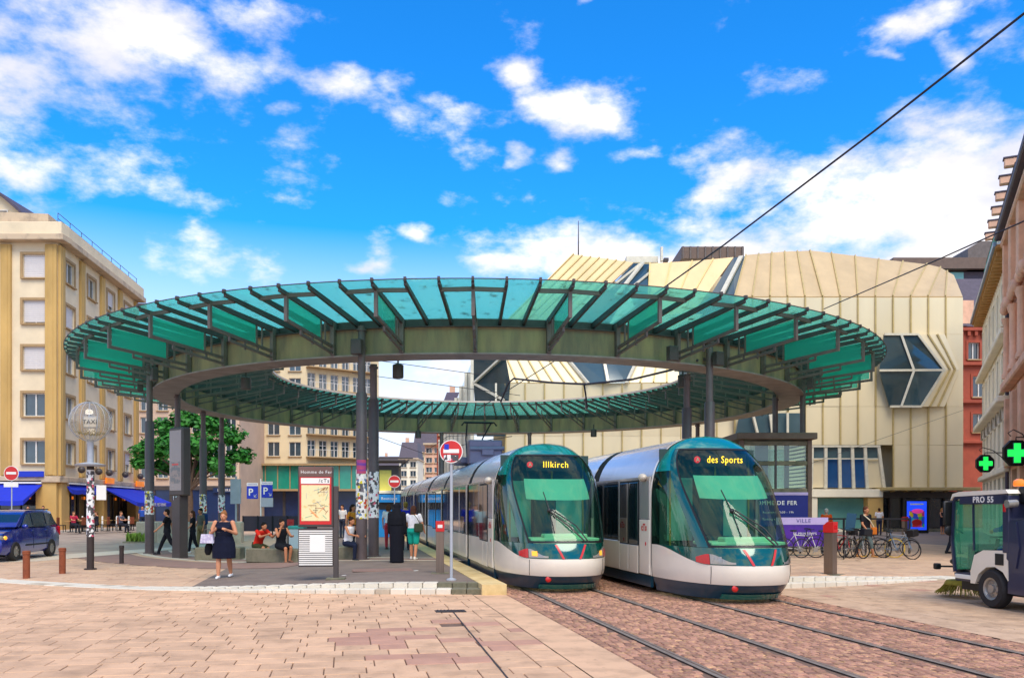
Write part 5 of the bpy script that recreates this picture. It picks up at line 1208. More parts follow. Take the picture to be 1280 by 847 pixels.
# parking signs
p = G(326, 668); t = mk('parking_sign', 'pair of blue P parking signs on a white pole by the green shop', 'road sign', p)
mb = MB(); mb.tube([(.0, 0, 0), (0, 0, 3.6)], .05, 8); mb.build('pole', m['sign_white'], t)
for x, z, ar in ((-.52, 2.72, 'DL'), (.42, 2.80, 'DR')):
    mb = MB(); mb.box((x, -.06, z), (.72, .04, .82), 0, 0, .01); o = mb.build('blue_panel', m['sign_blue'], t); text('lettering', 'P', .62, m['sign_white'], o, (x-.1, -.09, z), 0, 90, .003, bold=.012)
    s = 1 if ar == 'DR' else -1
    mb = MB(); mb.bar((x+.2-s*.08, -.09, z-.12), (x+.2+s*.08, -.09, z-.28), .02, .05, 0, (0, 1, 0)); mb.bar((x+.2+s*.08, -.09, z-.28), (x+.2+s*.08, -.09, z-.14), .02, .04, 0, (0, 1, 0)); mb.bar((x+.2+s*.08, -.09, z-.28), (x+.2-s*.06, -.09, z-.28), .02, .04); mb.build('arrow', m['sign_white'], o)
    mb = MB(); mb.box((x, -.06, z+.52), (.72, .04, .2)); o = mb.build('white_panel', m['sign_white'], t); text('lettering', 'PARKING', .13, m['sign_blue'], o, (x, -.085, z+.52), 0, 90, .002)
mb = MB(); mb.box((.42, -.06, 2.08), (.78, .04, .58), 0, 0, .01); mb.build('grey_panel', m['sign_grey'], t)
# ticket validators
def validator(px, py, w, h, rz, lab, base=None):
    p = base or GP(px, py); t = mk('ticket_validator', lab, 'ticket validator', p, rz, 'red topped ticket validators')
    mb = MB(); mb.box((0, 0, h*.4), (w, w, h*.8), 0, 0, .01); mb.build('post', m['stainless'], t)
    mb = MB(); mb.prism([(-w*.54, h*.8), (w*.54, h*.8), (w*.54, h*.93), (w*.1, h), (-w*.54, h)], 'x', -w*.54, w*.54); mb.build('red_head', m['red'], t)
    mb = MB(); mb.box((0, -w*.55, h*.9), (w*.6, .012, w*.4)); mb.build('reader', m['sign_white'] if w < .22 else m['red_light'], t)
    mb = MB(); mb.box((0, 0, .008), (w*2.2, w*2.2, .016)); mb.build('base_plate', m['concrete'], t)
validator(550, 716, .19, 1.26, .1, 'red topped steel validator post on the left platform edge'); validator(1038, 718, .235, 1.28, R(45), 'red topped steel validator post in front of the parked bicycles')
validator(336, 0, .24, 1.25, .3, 'far red topped validator behind the seated woman', PD(363, 700, 34).xy.to_3d()+Vector((0, 0, .05))); validator(1131, 0, .24, 1.25, .3, 'small red topped validator beside the lit poster case', PD(1131, 664, 48).xy.to_3d())
# bins and low walls on the left
mb = MB(); p = G(234, 672)
for i in range(9):
    mb2 = MB(); mb2.box((0, 0, .55), (1.05, .5, 1.15), 0, 0, .06); 
mb2 = MB(); mb2.box((0, 0, .5), (1.06, .5, 1.1), 0, 0, .05); wst = mb2.mesh('wall_block', m['kerb_side'])
w_ = mk('stone_wall', 'low weathered stone wall behind the people walking on the left', 'wall', G(250, 678))
for i in range(-3, 2): link('wall_block', wst, w_, (i*1.07+.5, .1*abs(i), random.uniform(-.03, .02)))
t = mk('litter_bin', 'white and green litter bin beside the seated woman', 'litter bin', G(372, 692))
mb = MB(); mb.box((0, 0, .5), (.55, .5, .95), 0, 0, .04); mb.build('bin_body', m['sign_white'], t); mb = MB(); mb.box((0, 0, 1.02), (.6, .55, .12), 0, 0, .03); mb.build('lid', m['copper'], t)
t = mk('information_column', 'slim white sign post with a panel beside the leafy tree', 'sign post', G(295, 676)); mb = MB(); mb.tube([(0, 0, 0), (0, 0, 3.4)], .05, 8); mb.build('pole', m['sign_grey'], t); mb = MB(); mb.box((0, -.05, 2.6), (.55, .06, 1.3), 0, 0, .02); mb.build('panel', m['sign_grey'], t)
t = mk('railing', 'dark terrace railing panel in front of the green shop', 'railing', G(350, 669)); mb = MB(); mb.box((0, 0, .75), (4.6, .06, .95)); mb.build('screen_panel', pm('terrace_screen', '#3a2f3a', .7), t)
for k in range(6): mb = MB(); mb.box((-2.3+k*.92, -.05, .62), (.06, .06, 1.25)); mb.build('post', m['black_iron'], t)
def tufts(name, lab, p, rx, ry, n, h, cat):
    mb = MB()
    for k in range(n):
        a = random.uniform(0, 6.28); q = random.random()**.5; x, y = rx*q*math.cos(a), ry*q*math.sin(a); d = Vector((random.uniform(-.5, .5), random.uniform(-.5, .5), 1)).normalized()*h*random.uniform(.5, 1); s = d.cross(Vector((random.uniform(-1, 1), random.uniform(-1, 1), .1))).normalized()*h*.09
        mb.add([(x, y, 0), Vector((x, y, 0))+d*.6+s, Vector((x, y, 0))+d, Vector((x, y, 0))+d*.6-s], [(0, 1, 2, 3)])
    t = mk(name, lab, cat, p); stuff(mb.build('foliage', m['grass'], t)); pb = MB(); pb.box((0, 0, .02), (rx*2.1, ry*2.1, .12), 0, 0, .02); pb.build('planting_bed', m['concrete'], t)
tufts('grass_clump', 'small clump of yellow green grass by the left canopy column', G(172, 678), .55, .4, 320, .6, 'plant')
tufts('planter', 'little green planter in front of the green glass shop', G(333, 664)+Vector((0, 0, .5)), .6, .3, 200, .5, 'plant')
# cafe terrace
cm = MB(); 
def cafe_chair():
    t = mk('cafe_chair', 'dark wicker cafe chair', 'chair', (0, 0, 0), 0, 'chairs on the cafe terrace')
    mb = MB(); mb.box((0, 0, .45), (.44, .44, .05), 0, 0, .01); mb.build('seat', m['black_iron'], t); mb = MB(); mb.box((0, .21, .72), (.44, .04, .5), 0, 0, .01); mb.build('backrest', m['rust'], t)
    lg = MB(); lg.box((0, 0, .22), (.035, .035, .44)); lg = lg.mesh('leg', m['black_iron'])
    for s in (-1, 1):
        for q in (-1, 1): link('leg', lg, t, (s*.19, q*.19, 0))
    return t
def cafe_table():
    t = mk('cafe_table', 'small round cafe table', 'table', (0, 0, 0), 0, 'tables on the cafe terrace')
    mb = MB(); mb.tube([(0, 0, .72), (0, 0, .75)], .36, 16); mb.build('table_top', m['wood'], t); mb = MB(); mb.tube([(0, 0, 0), (0, 0, .72)], .035, 8); mb.lathe([(.22, 0), (.22, .03), (.05, .05)], 12); mb.build('pedestal', m['black_iron'], t); return t
ch0, tb0 = cafe_chair(), cafe_table()
first = True
nm = ('first', 'second', 'third', 'fourth', 'fifth', 'sixth')
for i, px in enumerate((88, 104, 119, 134, 150, 164)):
    c = PD(px, 660, 56+.9*i); c.z = .13
    o = tb0 if i == 0 else dup(tb0, c); o.location = c; o['label'] = nm[i]+' small round cafe table from the stone corner pier, on the terrace'
    for j, (dx, dy, rz) in enumerate(((-.62, .05, R(90)), (.62, .1, R(-90)))):
        l = ('left' if j == 0 else 'right')+' hand dark chair at the '+nm[i]+' cafe table from the corner pier'
        o = ch0 if i == 0 and j == 0 else dup(ch0, (0, 0, 0)); o.location = c+Vector((dx, dy, 0)); o.rotation_euler.z = rz+random.uniform(-.3, .3); o['label'] = l
# tree
def leafy(name, lab, p, h, clumps, n, size, trunk_r):
    t = mk(name, lab, 'tree', p); mb = MB(); mb.tube([(0, 0, 0), (.05, 0, h*.25), (-.05, .1, h*.45), (.1, 0, h*.7)], [trunk_r, trunk_r*.8, trunk_r*.65, trunk_r*.3], 9)
    for c, r in clumps: mb.tube([(0, 0, h*.34), (c[0]*.4, c[1]*.4, h*.34+(c[2]-h*.34)*.55), c], [trunk_r*.45, trunk_r*.3, .03], 6)
    mb.build('trunk', m['bark'], t, smooth=50)
    lf = MB()
    for c, r in clumps:
        for k in range(int(n*r[0]*r[2])):
            d = Vector((random.gauss(0, 1), random.gauss(0, 1), random.gauss(0, 1))).normalized(); q = random.random()**.38
            q *= .8+.3*math.sin(5*d.x+3*d.z+c[0])*math.sin(4*d.y+c[2])
            P = Vector((c[0]+d.x*r[0]*q, c[1]+d.y*r[1]*q, c[2]+d.z*r[2]*q)); s = size*random.uniform(.6, 1.3)
            a = Vector((random.uniform(-1, 1), random.uniform(-1, 1), random.uniform(-.5, .5))).normalized(); b = a.cross(d+Vector((random.uniform(-.5, .5), random.uniform(-.5, .5), .5))).normalized()
            lf.add([P-a*s, P+b*s*.55, P+a*s, P-b*s*.55], [(0, 1, 2, 3)])
    stuff(lf.build('crown', m['leaf'], t))
cl_ = []
random.seed(5)
for (x, z, r) in ((-3.1, 6.0, 1.3), (-2.0, 7.6, 1.2), (-.5, 8.3, 1.3), (1.1, 8.0, 1.4), (2.6, 7.0, 1.3), (3.3, 5.6, 1.1), (-1.2, 6.2, 1.5), (.8, 6.3, 1.6), (-2.5, 4.8, 1.1), (2.0, 5.0, 1.3), (-.2, 4.7, 1.2), (3.0, 4.5, .8), (-3.5, 5.0, .8)):
    cl_.append(((x, random.uniform(-1.6, 1.6), z), (r, r*1.1, r*.72)))
leafy('leafy_tree', 'bright green broadleaf tree seen under the left side of the canopy', PD(237, 660, 62).xy.to_3d(), 8.8, cl_, 620, .20, .26)
# blue van
p = G(12, 701.5); t = mk('van', 'dark blue family van parked at the left edge facing the camera', 'van', (p.x-.72, p.y, .012), R(6))
# local: nose toward -Y, right-hand side toward +X; front axle at y=0
def section(y, hw, zl, zh, tw): return [(-hw*tw, y, zh), (-hw, y, zl+(zh-zl)*.62), (-hw, y, zl+.12), (-hw*.9, y, zl), (hw*.9, y, zl), (hw, y, zl+.12), (hw, y, zl+(zh-zl)*.62), (hw*tw, y, zh)]
def loft(mb, secs, mi=0):
    n = len(secs[0]); vs = [q for s in secs for q in s]; fs = [(i*n+k, (i+1)*n+k, (i+1)*n+(k+1) % n, i*n+(k+1) % n) for i in range(len(secs)-1) for k in range(n)]
    mb.add(vs, fs+[tuple(range(n)), tuple((len(secs)-1)*n+k for k in range(n))[::-1]], mi)
mb = MB(); loft(mb, [section(y, hw, zl, zh, tw) for y, hw, zl, zh, tw in ((-.86, .70, .34, .72, .9), (-.78, .80, .26, .86, .92), (-.45, .86, .22, .98, .92), (.25, .875, .22, 1.06, .95), (.5, .88, .22, 1.08, .96), (2.6, .88, .24, 1.06, .96), (3.4, .86, .26, 1.06, .95), (3.55, .80, .32, 1.0, .93))]); mb.build('body', m['van_blue'], t, smooth=40)
mb = MB(); loft(mb, [section(y, hw, zl, zh, tw) for y, hw, zl, zh, tw in ((.12, .82, 1.0, 1.07, .96), (.75, .78, 1.02, 1.50, .92), (1.15, .76, 1.02, 1.66, .90), (2.4, .76, 1.02, 1.69, .90), (3.1, .75, 1.02, 1.62, .9), (3.5, .76, 1.0, 1.1, .95))]); mb.build('cabin', m['van_blue'], t, smooth=45)
def quad(nm, pts, mat, par, thick=.012):
    P = [Vector(q) for q in pts]; n_ = (P[1]-P[0]).cross(P[2]-P[0]).normalized(); k = len(P); mb = MB(); mb.add(P+[q+n_*thick for q in P], [tuple(range(k))[::-1], tuple(range(k, 2*k))]+[(i, (i+1) % k, k+(i+1) % k, k+i) for i in range(k)]); return mb.build(nm, m[mat], par)
quad('windshield', [(-.76, .17, 1.08), (.76, .17, 1.08), (.69, .78, 1.52), (-.69, .78, 1.52)], 'dark_glass', t)
for s in (1, -1):
    for pts in ([(.845, .45, 1.10), (.845, 1.25, 1.10), (.735, 1.25, 1.58), (.745, .95, 1.52)], [(.845, 1.34, 1.10), (.845, 2.28, 1.10), (.735, 2.28, 1.60), (.735, 1.34, 1.59)], [(.845, 2.38, 1.12), (.835, 3.15, 1.14), (.745, 2.95, 1.54), (.735, 2.38, 1.59)]):
        P = [(s*a+s*.0, b, c) for a, b, c in pts]; quad('side_window', P if s > 0 else P[::-1], 'pane', t, .02)
    mb = MB()
    for y in (1.29, 2.33): mb.box((s*.884, y, .72), (.006, .012, .7))
    mb.box((s*.885, 1.8, .50), (.02, 2.2, .05)); mb.build('door_seam', m['black'], t)
    for y in (1.15, 2.2): mb = MB(); mb.box((s*.90, y, .98), (.03, .18, .035), 0, 0, .01); mb.build('door_handle', m['van_blue'], t)
    mb = MB(); mb.ell((s*.98, .42, 1.13), (.11, .07, .08), 10, 6); mb.build('wing_mirror', m['van_blue'], t, smooth=60)
    mb = MB(); mb.ell((s*.66, -.70, .78), (.16, .16, .10), 12, 7); hl = mb.build('headlight', m['lamp_clear'], t, smooth=60); mb = MB(); mb.ell((s*.80, -.56, .78), (.06, .10, .07), 10, 6); mb.build('indicator', m['lamp_amber'], hl, smooth=60)
    mb = MB(); mb.box((s*.80, 3.50, .92), (.10, .12, .34), 0, 0, .03); mb.build('tail_light', m['red_light'], t)
wt_ = MB(); wt_.lathe([(.19, -.10), (.30, -.10), (.325, -.06), (.325, .06), (.30, .10), (.19, .10)], 24, 0, closed=True); hb = MB(); hb.lathe([(.005, -.075), (.10, -.085), (.19, -.06), (.195, .08), (.005, .08)], 20)
for k in range(7): a = 6.283*k/7; hb.box((.13*math.cos(a), .13*math.sin(a), .085), (.10, .035, .02), a)
wt_ = wt_.mesh('wheel', m['tyre'], 40); hb = hb.mesh('wheel_trim', m['hub'], 40)
for y in (0, 2.72):
    for s in (1, -1): w = link('wheel', wt_, t, (s*.80, y, .325), (0, R(90)*s, 0)); link('wheel_trim', hb, w)
mb = MB(); mb.box((0, -.86, .50), (1.1, .04, .16), 0, 0, .02); mb.build('grille', m['black'], t); mb = MB(); mb.box((0, -.885, .40), (.52, .02, .11)); mb.build('number_plate', m['sign_white'], t)
mb = MB(); mb.tube([(-.68, 1.1, 1.70), (-.68, 2.9, 1.70)], .02, 6); mb.tube([(.68, 1.1, 1.70), (.68, 2.9, 1.70)], .02, 6); mb.build('roof_rail', m['black'], t)
# information kiosk
p = PD(485, 660, 45).xy.to_3d()+Vector((0, 0, .18)); t = mk('information_kiosk', 'slim tall kiosk with blue front, yellow poster and louvred flat top', 'kiosk', p)
def kb(nm, c, d, mat, ch=.02): mb = MB(); mb.box(c, d, 0, 0, ch); return mb.build(nm, m[mat], t)
kb('kiosk_body', (0, .4, 1.9), (1.15, 1.0, 3.8), 'totem'); kb('blue_panel', (-.12, -.12, .75), (.72, .04, 1.45), 'kiosk_blue'); o = kb('blue_sign', (.1, -.35, 2.05), (1.2, .5, .42), 'kiosk_blue'); text('lettering', 'Boutique', .2, m['sign_white'], o, (.15, -.61, 2.05), 0, 90, .003)
kb('yellow_poster', (-.12, -.12, 3.0), (.62, .04, 1.1), 'yellow'); kb('ledge', (.1, -.2, 2.38), (1.3, .8, .16), 'cream_light')
for k in range(5): kb('roof_louver', (.2, -.55+.38*k, 4.15+.02*k), (2.0, .12, .06), 'totem', 0)
kb('roof_frame', (.1, .2, 4.02), (1.7, 1.9, .10), 'totem'); mb = MB(); mb.bar((.6, -.1, 3.7), (1.15, -.2, 4.1), .06, .06); mb.build('roof_strut', m['totem'], t)
m['lift_brown'] = pm('lift_brown', '#6a5647', .6, .1, .2, 3.)
# lift house under the right edge of the canopy
p = Vector((9.15, 34.2, .1)); t = mk('lift_house', 'glass and steel lift house with navy stop sign under the right canopy edge', 'lift house', p)
Wd, Dp, Ht = 2.9, 3.0, 4.65
kb('roof_slab', (Wd/2, Dp/2, Ht-.12), (Wd+.3, Dp+.4, .26), 'lift_brown', .02)
for x in (.09, Wd-.09):
    for y in (.09, Dp-.09): kb('corner_post', (x, y, (Ht-.26)/2), (.18, .18, Ht-.26), 'lift_brown')
for z in (2.35, 3.45, 4.25): kb('rail', (Wd/2, .07, z), (Wd-.37, .1, .16), 'concrete', .01)
for z0, z1 in ((2.44, 3.36), (3.54, 4.16)):
    for x in (.2, 1.47): 
        mb = MB(); mb.box((x+.6, .07, (z0+z1)/2), (1.2, .02, z1-z0-.01)); mb.build('glass_panel', m['shelter_glass'], t)
kb('mullion', (1.45, .06, 3.3), (.07, .1, 1.74), 'totem', 0)
kb('lift_shaft', (1.25, 1.7, 2.2), (.55, .8, 4.2), 'blue_glass', .01); kb('back_wall', (Wd/2, Dp-.05, 3.3), (Wd-.4, .04, 1.8), 'shelter_glass', 0); kb('lower_wall', (Wd/2, .25, 1.1), (Wd-.4, .3, 2.2), 'totem', .01)
for k in range(26): kb('side_louver', (Wd+.02, Dp/2, .25+k*.16), (.12, Dp-.5, .05), 'steel_dark', 0)
o = kb('stop_sign', (1.45, -.06, 1.55), (2.5, .08, 1.25), 'sign_navy', .01); text('lettering', 'HOMME DE FER', .23, m['sign_white'], o, (1.35, -.108, 1.85), 0, 90, .003, bold=.004); text('lettering', 'Ascenseur 7h00 - 19h', .12, m['sign_white'], o, (1.5, -.108, 1.48), 0, 90, .002); text('lettering', 'Parking et tram A - D', .12, m['sign_white'], o, (1.5, -.108, 1.2), 0, 90, .002)
kb('white_strip', (1.45, -.065, 2.22), (2.5, .07, .12), 'lavender', 0)
# banner fence
p = Vector((9.7, 31.2, .08)); t = mk('banner_fence', 'dark rack fence with a purple festival banner behind the bicycles', 'fence', p)
for z in (.35, 1.28): kb('top_rail', (2.4, 0, z), (4.9, .06, .06), 'black_iron', 0)
for k in range(7): kb('fence_post', (.05+k*.8, .0, .64), (.06, .05, 1.26), 'black_iron', 0)
o = kb('banner', (.9, -.06, .68), (1.9, .03, .8), 'purple', 0); kb('banner_strip', (.9, -.065, 1.2), (1.9, .03, .26), 'lavender', 0)
text('lettering', 'VILLE', .2, m['sign_navy'], o, (.95, -.085, 1.2), 0, 90, .002); text('lettering', 'LE PRINTEMPS', .12, m['sign_white'], o, (1.0, -.08, .74), 0, 90, .002)
# bicycles
def bicycle(lab, p, rz, fr, tyre='tyre', lean=.1, basket=False, seat=False):
    t = mk('bicycle', lab, 'bicycle', p, rz, 'bicycles parked along the rack'); t.rotation_euler = (0, lean, rz)
    wl = MB(); wl.lathe([(.31, -.015), (.34, -.012), (.345, 0), (.34, .012), (.31, .015)], 26, 0, closed=True); wl = wl.mesh('wheel', m[tyre], 50)
    sp_ = MB()
    for k in range(14): a = 6.283*k/14; sp_.bar((.02*math.cos(a), .02*math.sin(a), 0), (.32*math.cos(a), .32*math.sin(a), 0), .005, .005)
    sp_.tube([(0, 0, -.04), (0, 0, .04)], .025, 8); sp_ = sp_.mesh('spokes', m['hub'])
    for y in (-.53, .53): w = link('wheel', wl, t, (0, y, .345), (0, R(90), 0)); link('spokes', sp_, w)
    mb = MB(); hd, bb_, st, rr, ff = Vector((0, -.38, .78)), Vector((0, 0, .30)), Vector((0, .18, .80)), Vector((0, .53, .345)), Vector((0, -.53, .345))
    for a, b, r in ((hd, bb_, .018), (hd-Vector((0, 0, .02)), st, .016), (st, bb_, .016), (bb_, rr, .011), (st, rr, .009), (hd+Vector((0, .03, .12)), ff, .015)): mb.tube([a, b], r, 7)
    mb.tube([st, st+Vector((0, .03, .12))], .013, 6); mb.build('frame', m[fr], t)
    mb = MB(); mb.tube([(-.29, -.22, 1.03), (-.2, -.34, 1.02), (0, -.36, .98), (.2, -.34, 1.02), (.29, -.22, 1.03)], .013, 6); mb.tube([(0, -.36, .86), (0, -.36, .98)], .014, 6); mb.build('handlebar', m['black_iron'], t)
    mb = MB(); mb.ell((0, .22, .95), (.08, .14, .035), 10, 6); mb.build('saddle', m['black'], t, smooth=60)
    mb = MB(); mb.tube([(.03, 0, .30), (.03, -.12, .18)], .012, 5); mb.tube([(-.03, 0, .30), (-.03, .12, .42)], .012, 5); mb.tube([(.02, 0, .3), (.035, 0, .3)], .09, 14); mb.build('crank', m['hub'], t)
    mb = MB(); mb.grid(lambda u, v: (-.025+.05*u, .53+.37*math.cos(.3+2.2*v), .345+.37*math.sin(.3+2.2*v)), 1, 8); mb.grid(lambda u, v: (-.025+.05*u, -.53+.37*math.cos(.7+1.8*v), .345+.37*math.sin(.7+1.8*v)), 1, 8); mb.build('mudguard', m['steel_dark'], t)
    if seat: mb = MB(); mb.box((0, .55, 1.0), (.30, .28, .06), 0, 0, .02); mb.prism([(.64, 1.0), (.70, 1.0), (.80, 1.55), (.72, 1.58)], 'x', -.16, .16); mb.build('child_seat', m['navy'], t)
    if basket: mb = MB(); mb.box((0, -.60, .92), (.34, .26, .24), 0, 0, .02); mb.build('basket', m['black_iron'], t)
def bp(px, d=29.6): q = PD(px, 660, d); q.z = zp(q.x, q.y); return q
bicycle('pale tyred bicycle half hidden by the nose of the nearer tram', bp(1000, 30.2), R(72), 'frame_white', 'tyre', .05); bicycle('dark bicycle in front of the purple banner', bp(1019, 30), R(-80), 'black_iron', 'tyre', .05)
bicycle('bicycle carrying a tall navy child seat beside the steel validator', bp(1056, 29.6), R(-25), 'steel_dark', 'tyre', .12, False, True); bicycle('silver bicycle between child seat bike and walking man', bp(1066, 29.9), R(15), 'hub', 'tyre', .1, True)
bicycle('bicycle with yellow rimmed wheels behind the walking man', bp(1098, 30.3), R(60), 'steel_dark', 'yellow_tyre', .06); bicycle('lilac grey bicycle at the right end of the row', bp(1122, 29.4), R(35), 'zinc', 'tyre', -.12, True)
bicycle('dark bicycle leaning just right of the walking man', bp(1110, 30.6), R(-30), 'black_iron', 'tyre', .1)
bicycle('red framed bicycle wedged behind the child seat bike', bp(1048, 30.4), R(20), 'red', 'tyre', .08); bicycle('black town bicycle with basket directly left of the walking man', bp(1074, 30.6), R(-40), 'black_iron', 'tyre', -.06, True); bicycle('small silver bicycle at the back of the row near the lilac one', bp(1117, 31.0), R(75), 'hub', 'tyre', .05)
# lit poster case
p = PD(1145, 664, 58).xy.to_3d(); t = mk('poster_case', 'bright blue lit poster case in front of the dark shop glass', 'poster case', p)
kb('case', (0, 0, 1.15), (1.66, .2, 2.3), 'black_iron', .03); kb('lit_poster', (0, -.11, 1.2), (1.34, .012, 1.95), 'screen_blue', 0)
mb = MB(); mb.grid(lambda u, v: (-.52+1.04*u, -.122, .42+1.1*v), 1, 1); mb.build('poster_print', m['screen'], t)
mb = MB(); mb.ell((0, -.12, .75), (.36, .012, .22), 16, 8); mb.build('poster_print', m['red'], t); mb = MB(); mb.ell((.05, -.125, 1.5), (.42, .012, .16), 16, 8); mb.build('poster_print', m['led_pink'], t); mb = MB(); mb.box((.0, -.12, 1.98), (.9, .012, .09)); mb.build('poster_print', m['sign_white'], t)
# street sweeper
p = Vector((8.62, 15.15, 0)); t = mk('street_sweeper', 'navy street sweeper with green tinted glass cab marked PRO 55 at the right edge', 'street sweeper', p, R(8))
def sb(nm, c, d, mat, ch=.02): mb = MB(); mb.box(c, d, 0, 0, ch); return mb.build(nm, m[mat], t)
def sp(nm, poly, a, b, mat): mb = MB(); mb.prism(poly, 'x', a, b); return mb.build(nm, m[mat], t)
sp('rear_body', [(-.40, .30), (-.40, 1.57), (-2.7, 1.60), (-2.7, .30)], -.10, 1.25, 'sweeper_navy'); sp('body_curve', [(-.40, 1.55), (-.40, .9), (-.62, .75), (-.70, 1.1), (-.62, 1.55)], -.125, -.095, 'sweeper_navy')
sp('chassis', [(-2.6, .25), (1.4, .25), (1.4, .42), (-2.6, .42)], .05, 1.1, 'black')
sp('wheel_arch', [(-.42, .52), (-.30, .66), (-.1, .74), (.12, .72), (.33, .58), (.42, .40), (.62, .40), (.62, .62), (.45, .92), (.2, 1.02), (-.42, 1.04)], -.115, .1, 'white'); sb('arch_grille', (-.12, -.14, .90), (.02, .30, .22), 'black', 0) if False else sb('arch_grille', (-.122, -.22, .88), (.015, .2, .2), 'black', 0)
sp('cab_floor', [(.40, .42), (1.40, .42), (1.46, .56), (.45, .60)], -.08, 1.15, 'sweeper_navy'); sb('step_plate', (-.09, 1.0, .50), (.03, .75, .08), 'sign_white', .01)
# cab frame and glazing
fp = [(-.36, 1.04), (.62, .98), (1.38, .60), (1.52, 1.15), (1.42, 1.92), (1.30, 2.02), (-.36, 2.02)]
quad_ = MB(); quad_.add([(-.075, y, z) for y, z in [(-.30, 1.08), (.50, .98), (.62, .66), (1.36, .62), (1.49, 1.15), (1.40, 1.90), (-.30, 1.94)]], [tuple(range(7))]); quad_.build('side_glass', m['sweeper_glass'], t)
q2 = MB(); q2.add([(1.15, y, z) for y, z in [(-.30, 1.08), (.50, .98), (.62, .66), (1.36, .62), (1.49, 1.15), (1.40, 1.90), (-.30, 1.94)]], [tuple(range(7))[::-1]]); q2.build('side_glass', m['sweeper_glass'], t)
mb = MB(); mb.add([(-.05, 1.38, .62), (1.12, 1.38, .62), (1.12, 1.51, 1.15), (-.05, 1.51, 1.15), (1.08, 1.42, 1.9), (-.02, 1.42, 1.9)], [(0, 1, 2, 3), (3, 2, 4, 5)]); mb.build('windshield', m['sweeper_glass'], t)
mb = MB()
for x in (-.085, 1.16):
    P = [(x, y, z) for y, z in [(-.36, 1.02), (-.36, 2.0), (1.34, 1.98), (1.44, 1.90), (1.53, 1.15), (1.40, .58)]]
    for a, b in zip(P, P[1:]): mb.bar(a, b, .06, .07)
    mb.bar((x, .52, 1.0), (x, .56, 1.96), .035, .04); mb.build('cab_frame', m['sweeper_navy'], t); mb = MB()

mb = MB(); mb.box((-.10, -.38, 1.5), (.06, .16, 1.0), 0, 0, .02); mb.box((.55, -.40, 1.5), (1.3, .06, 1.0)); mb.build('rear_pillar', m['sweeper_navy'], t)
mb = MB(); mb.prism([(-.46, 2.03), (1.36, 1.99), (1.52, 1.92), (1.42, 2.04), (1.1, 2.08), (-.40, 2.10)], 'x', -.14, 1.22); rf_ = mb.build('cab_roof', m['white'], t)
sb('name_band', (-.105, .35, 1.93), (.05, 1.5, .17), 'sweeper_navy', .01); text('lettering', 'PRO 55', .15, m['sign_white'], t, (-.134, .18, 1.925), R(-90), 90, .003, bold=.004)
sb('seat', (.55, -.02, 1.0), (.5, .45, .14), 'black', .04); sb('seat', (.55, -.22, 1.35), (.5, .12, .65), 'black', .04); mb = MB(); mb.tube([(.5, .95, .7), (.5, .75, 1.2)], .04, 8); mb.lathe([(.16, -.012), (.19, 0), (.16, .012)], 18, 0, (.5, .72, 1.24), closed=True); mb.build('steering_column', m['black'], t); sb('console', (.55, 1.15, .85), (.9, .2, .5), 'cabin', .03)
mb = MB(); mb.lathe([(.20, -.11), (.31, -.11), (.345, -.06), (.345, .06), (.31, .11), (.20, .11)], 28, 0, closed=True); wm = mb.mesh('wheel', m['tyre'], 40)
mb = MB(); mb.lathe([(.004, -.09), (.07, -.10), (.08, -.06), (.15, -.045), (.17, -.085), (.205, -.10), (.21, .08), (.004, .08)], 24)
for k in range(6): a = 6.283*k/6; mb.tube([(.11*math.cos(a), .11*math.sin(a), -.07), (.11*math.cos(a), .11*math.sin(a), -.05)], .016, 6)
hm = mb.mesh('wheel_rim', m['hub'], 35)
for x, y in ((-.02, 0), (1.1, 0), (.1, -1.9), (1.1, -1.9)): w = link('wheel', wm, t, (x, y, .345), (0, R(90), 0)); link('wheel_rim', hm, w)
for bx in (.74,):
    mb = MB(); mb.lathe([(.05, .30), (.30, .28), (.34, .22), (.34, .19), (.05, .20)], 20, 0, (bx-.1, 1.78, .06)); br = mb.build('brush_disc', m['bristle'], t, smooth=40)
    mb = MB()
    for k in range(260):
        a = random.uniform(0, 6.283); r0 = random.uniform(.22, .33); c, s = math.cos(a), math.sin(a); e = random.uniform(.40, .52); mb.tube([(bx-.1+r0*c, 1.78+r0*s, .27), (bx-.1+e*c, 1.78+e*s, random.uniform(.06, .10))], .006, 3, 0, False)
    stuff(mb.build('bristle', m['bristle'], br))
mb = MB(); mb.tube([(.55, 2.5, .32), (.55, 2.5, .66)], .14, 14); mb.tube([(.55, 2.4, .5), (.6, 1.0, .45)], .05, 8); mb.tube([(.5, 2.5, .6), (.3, 2.2, .72), (.4, 1.35, .55)], .035, 8); mb.ell((.5, 2.5, .72), (.20, .3, .09), 12, 7); mb.tube([(.45, 2.5, .62), (.1, 2.75, .62)], .02, 6); mb.box((.1, 2.75, .62), (.12, .16, .12), 0, 0, .02); mb.build('brush_arm', m['black'], t, smooth=40)
mb = MB(); mb.tube([(.1, 1.45, 1.3), (-.12, 1.62, 1.45), (-.12, 1.62, 1.7)], .02, 6); mb.box((-.14, 1.62, 1.68), (.20, .10, .46), 0, 0, .04); mb.ell((-.12, 1.6, 1.35), (.11, .07, .10), 12, 7); mb.build('wing_mirror', m['black'], t, smooth=40)
mb = MB(); mb.lathe([(.09, 0), (.10, .03), (.09, .10), (.04, .13)], 16, 0, (.28, -.20, 2.16)); mb.build('beacon', m['orange'], t, smooth=40)
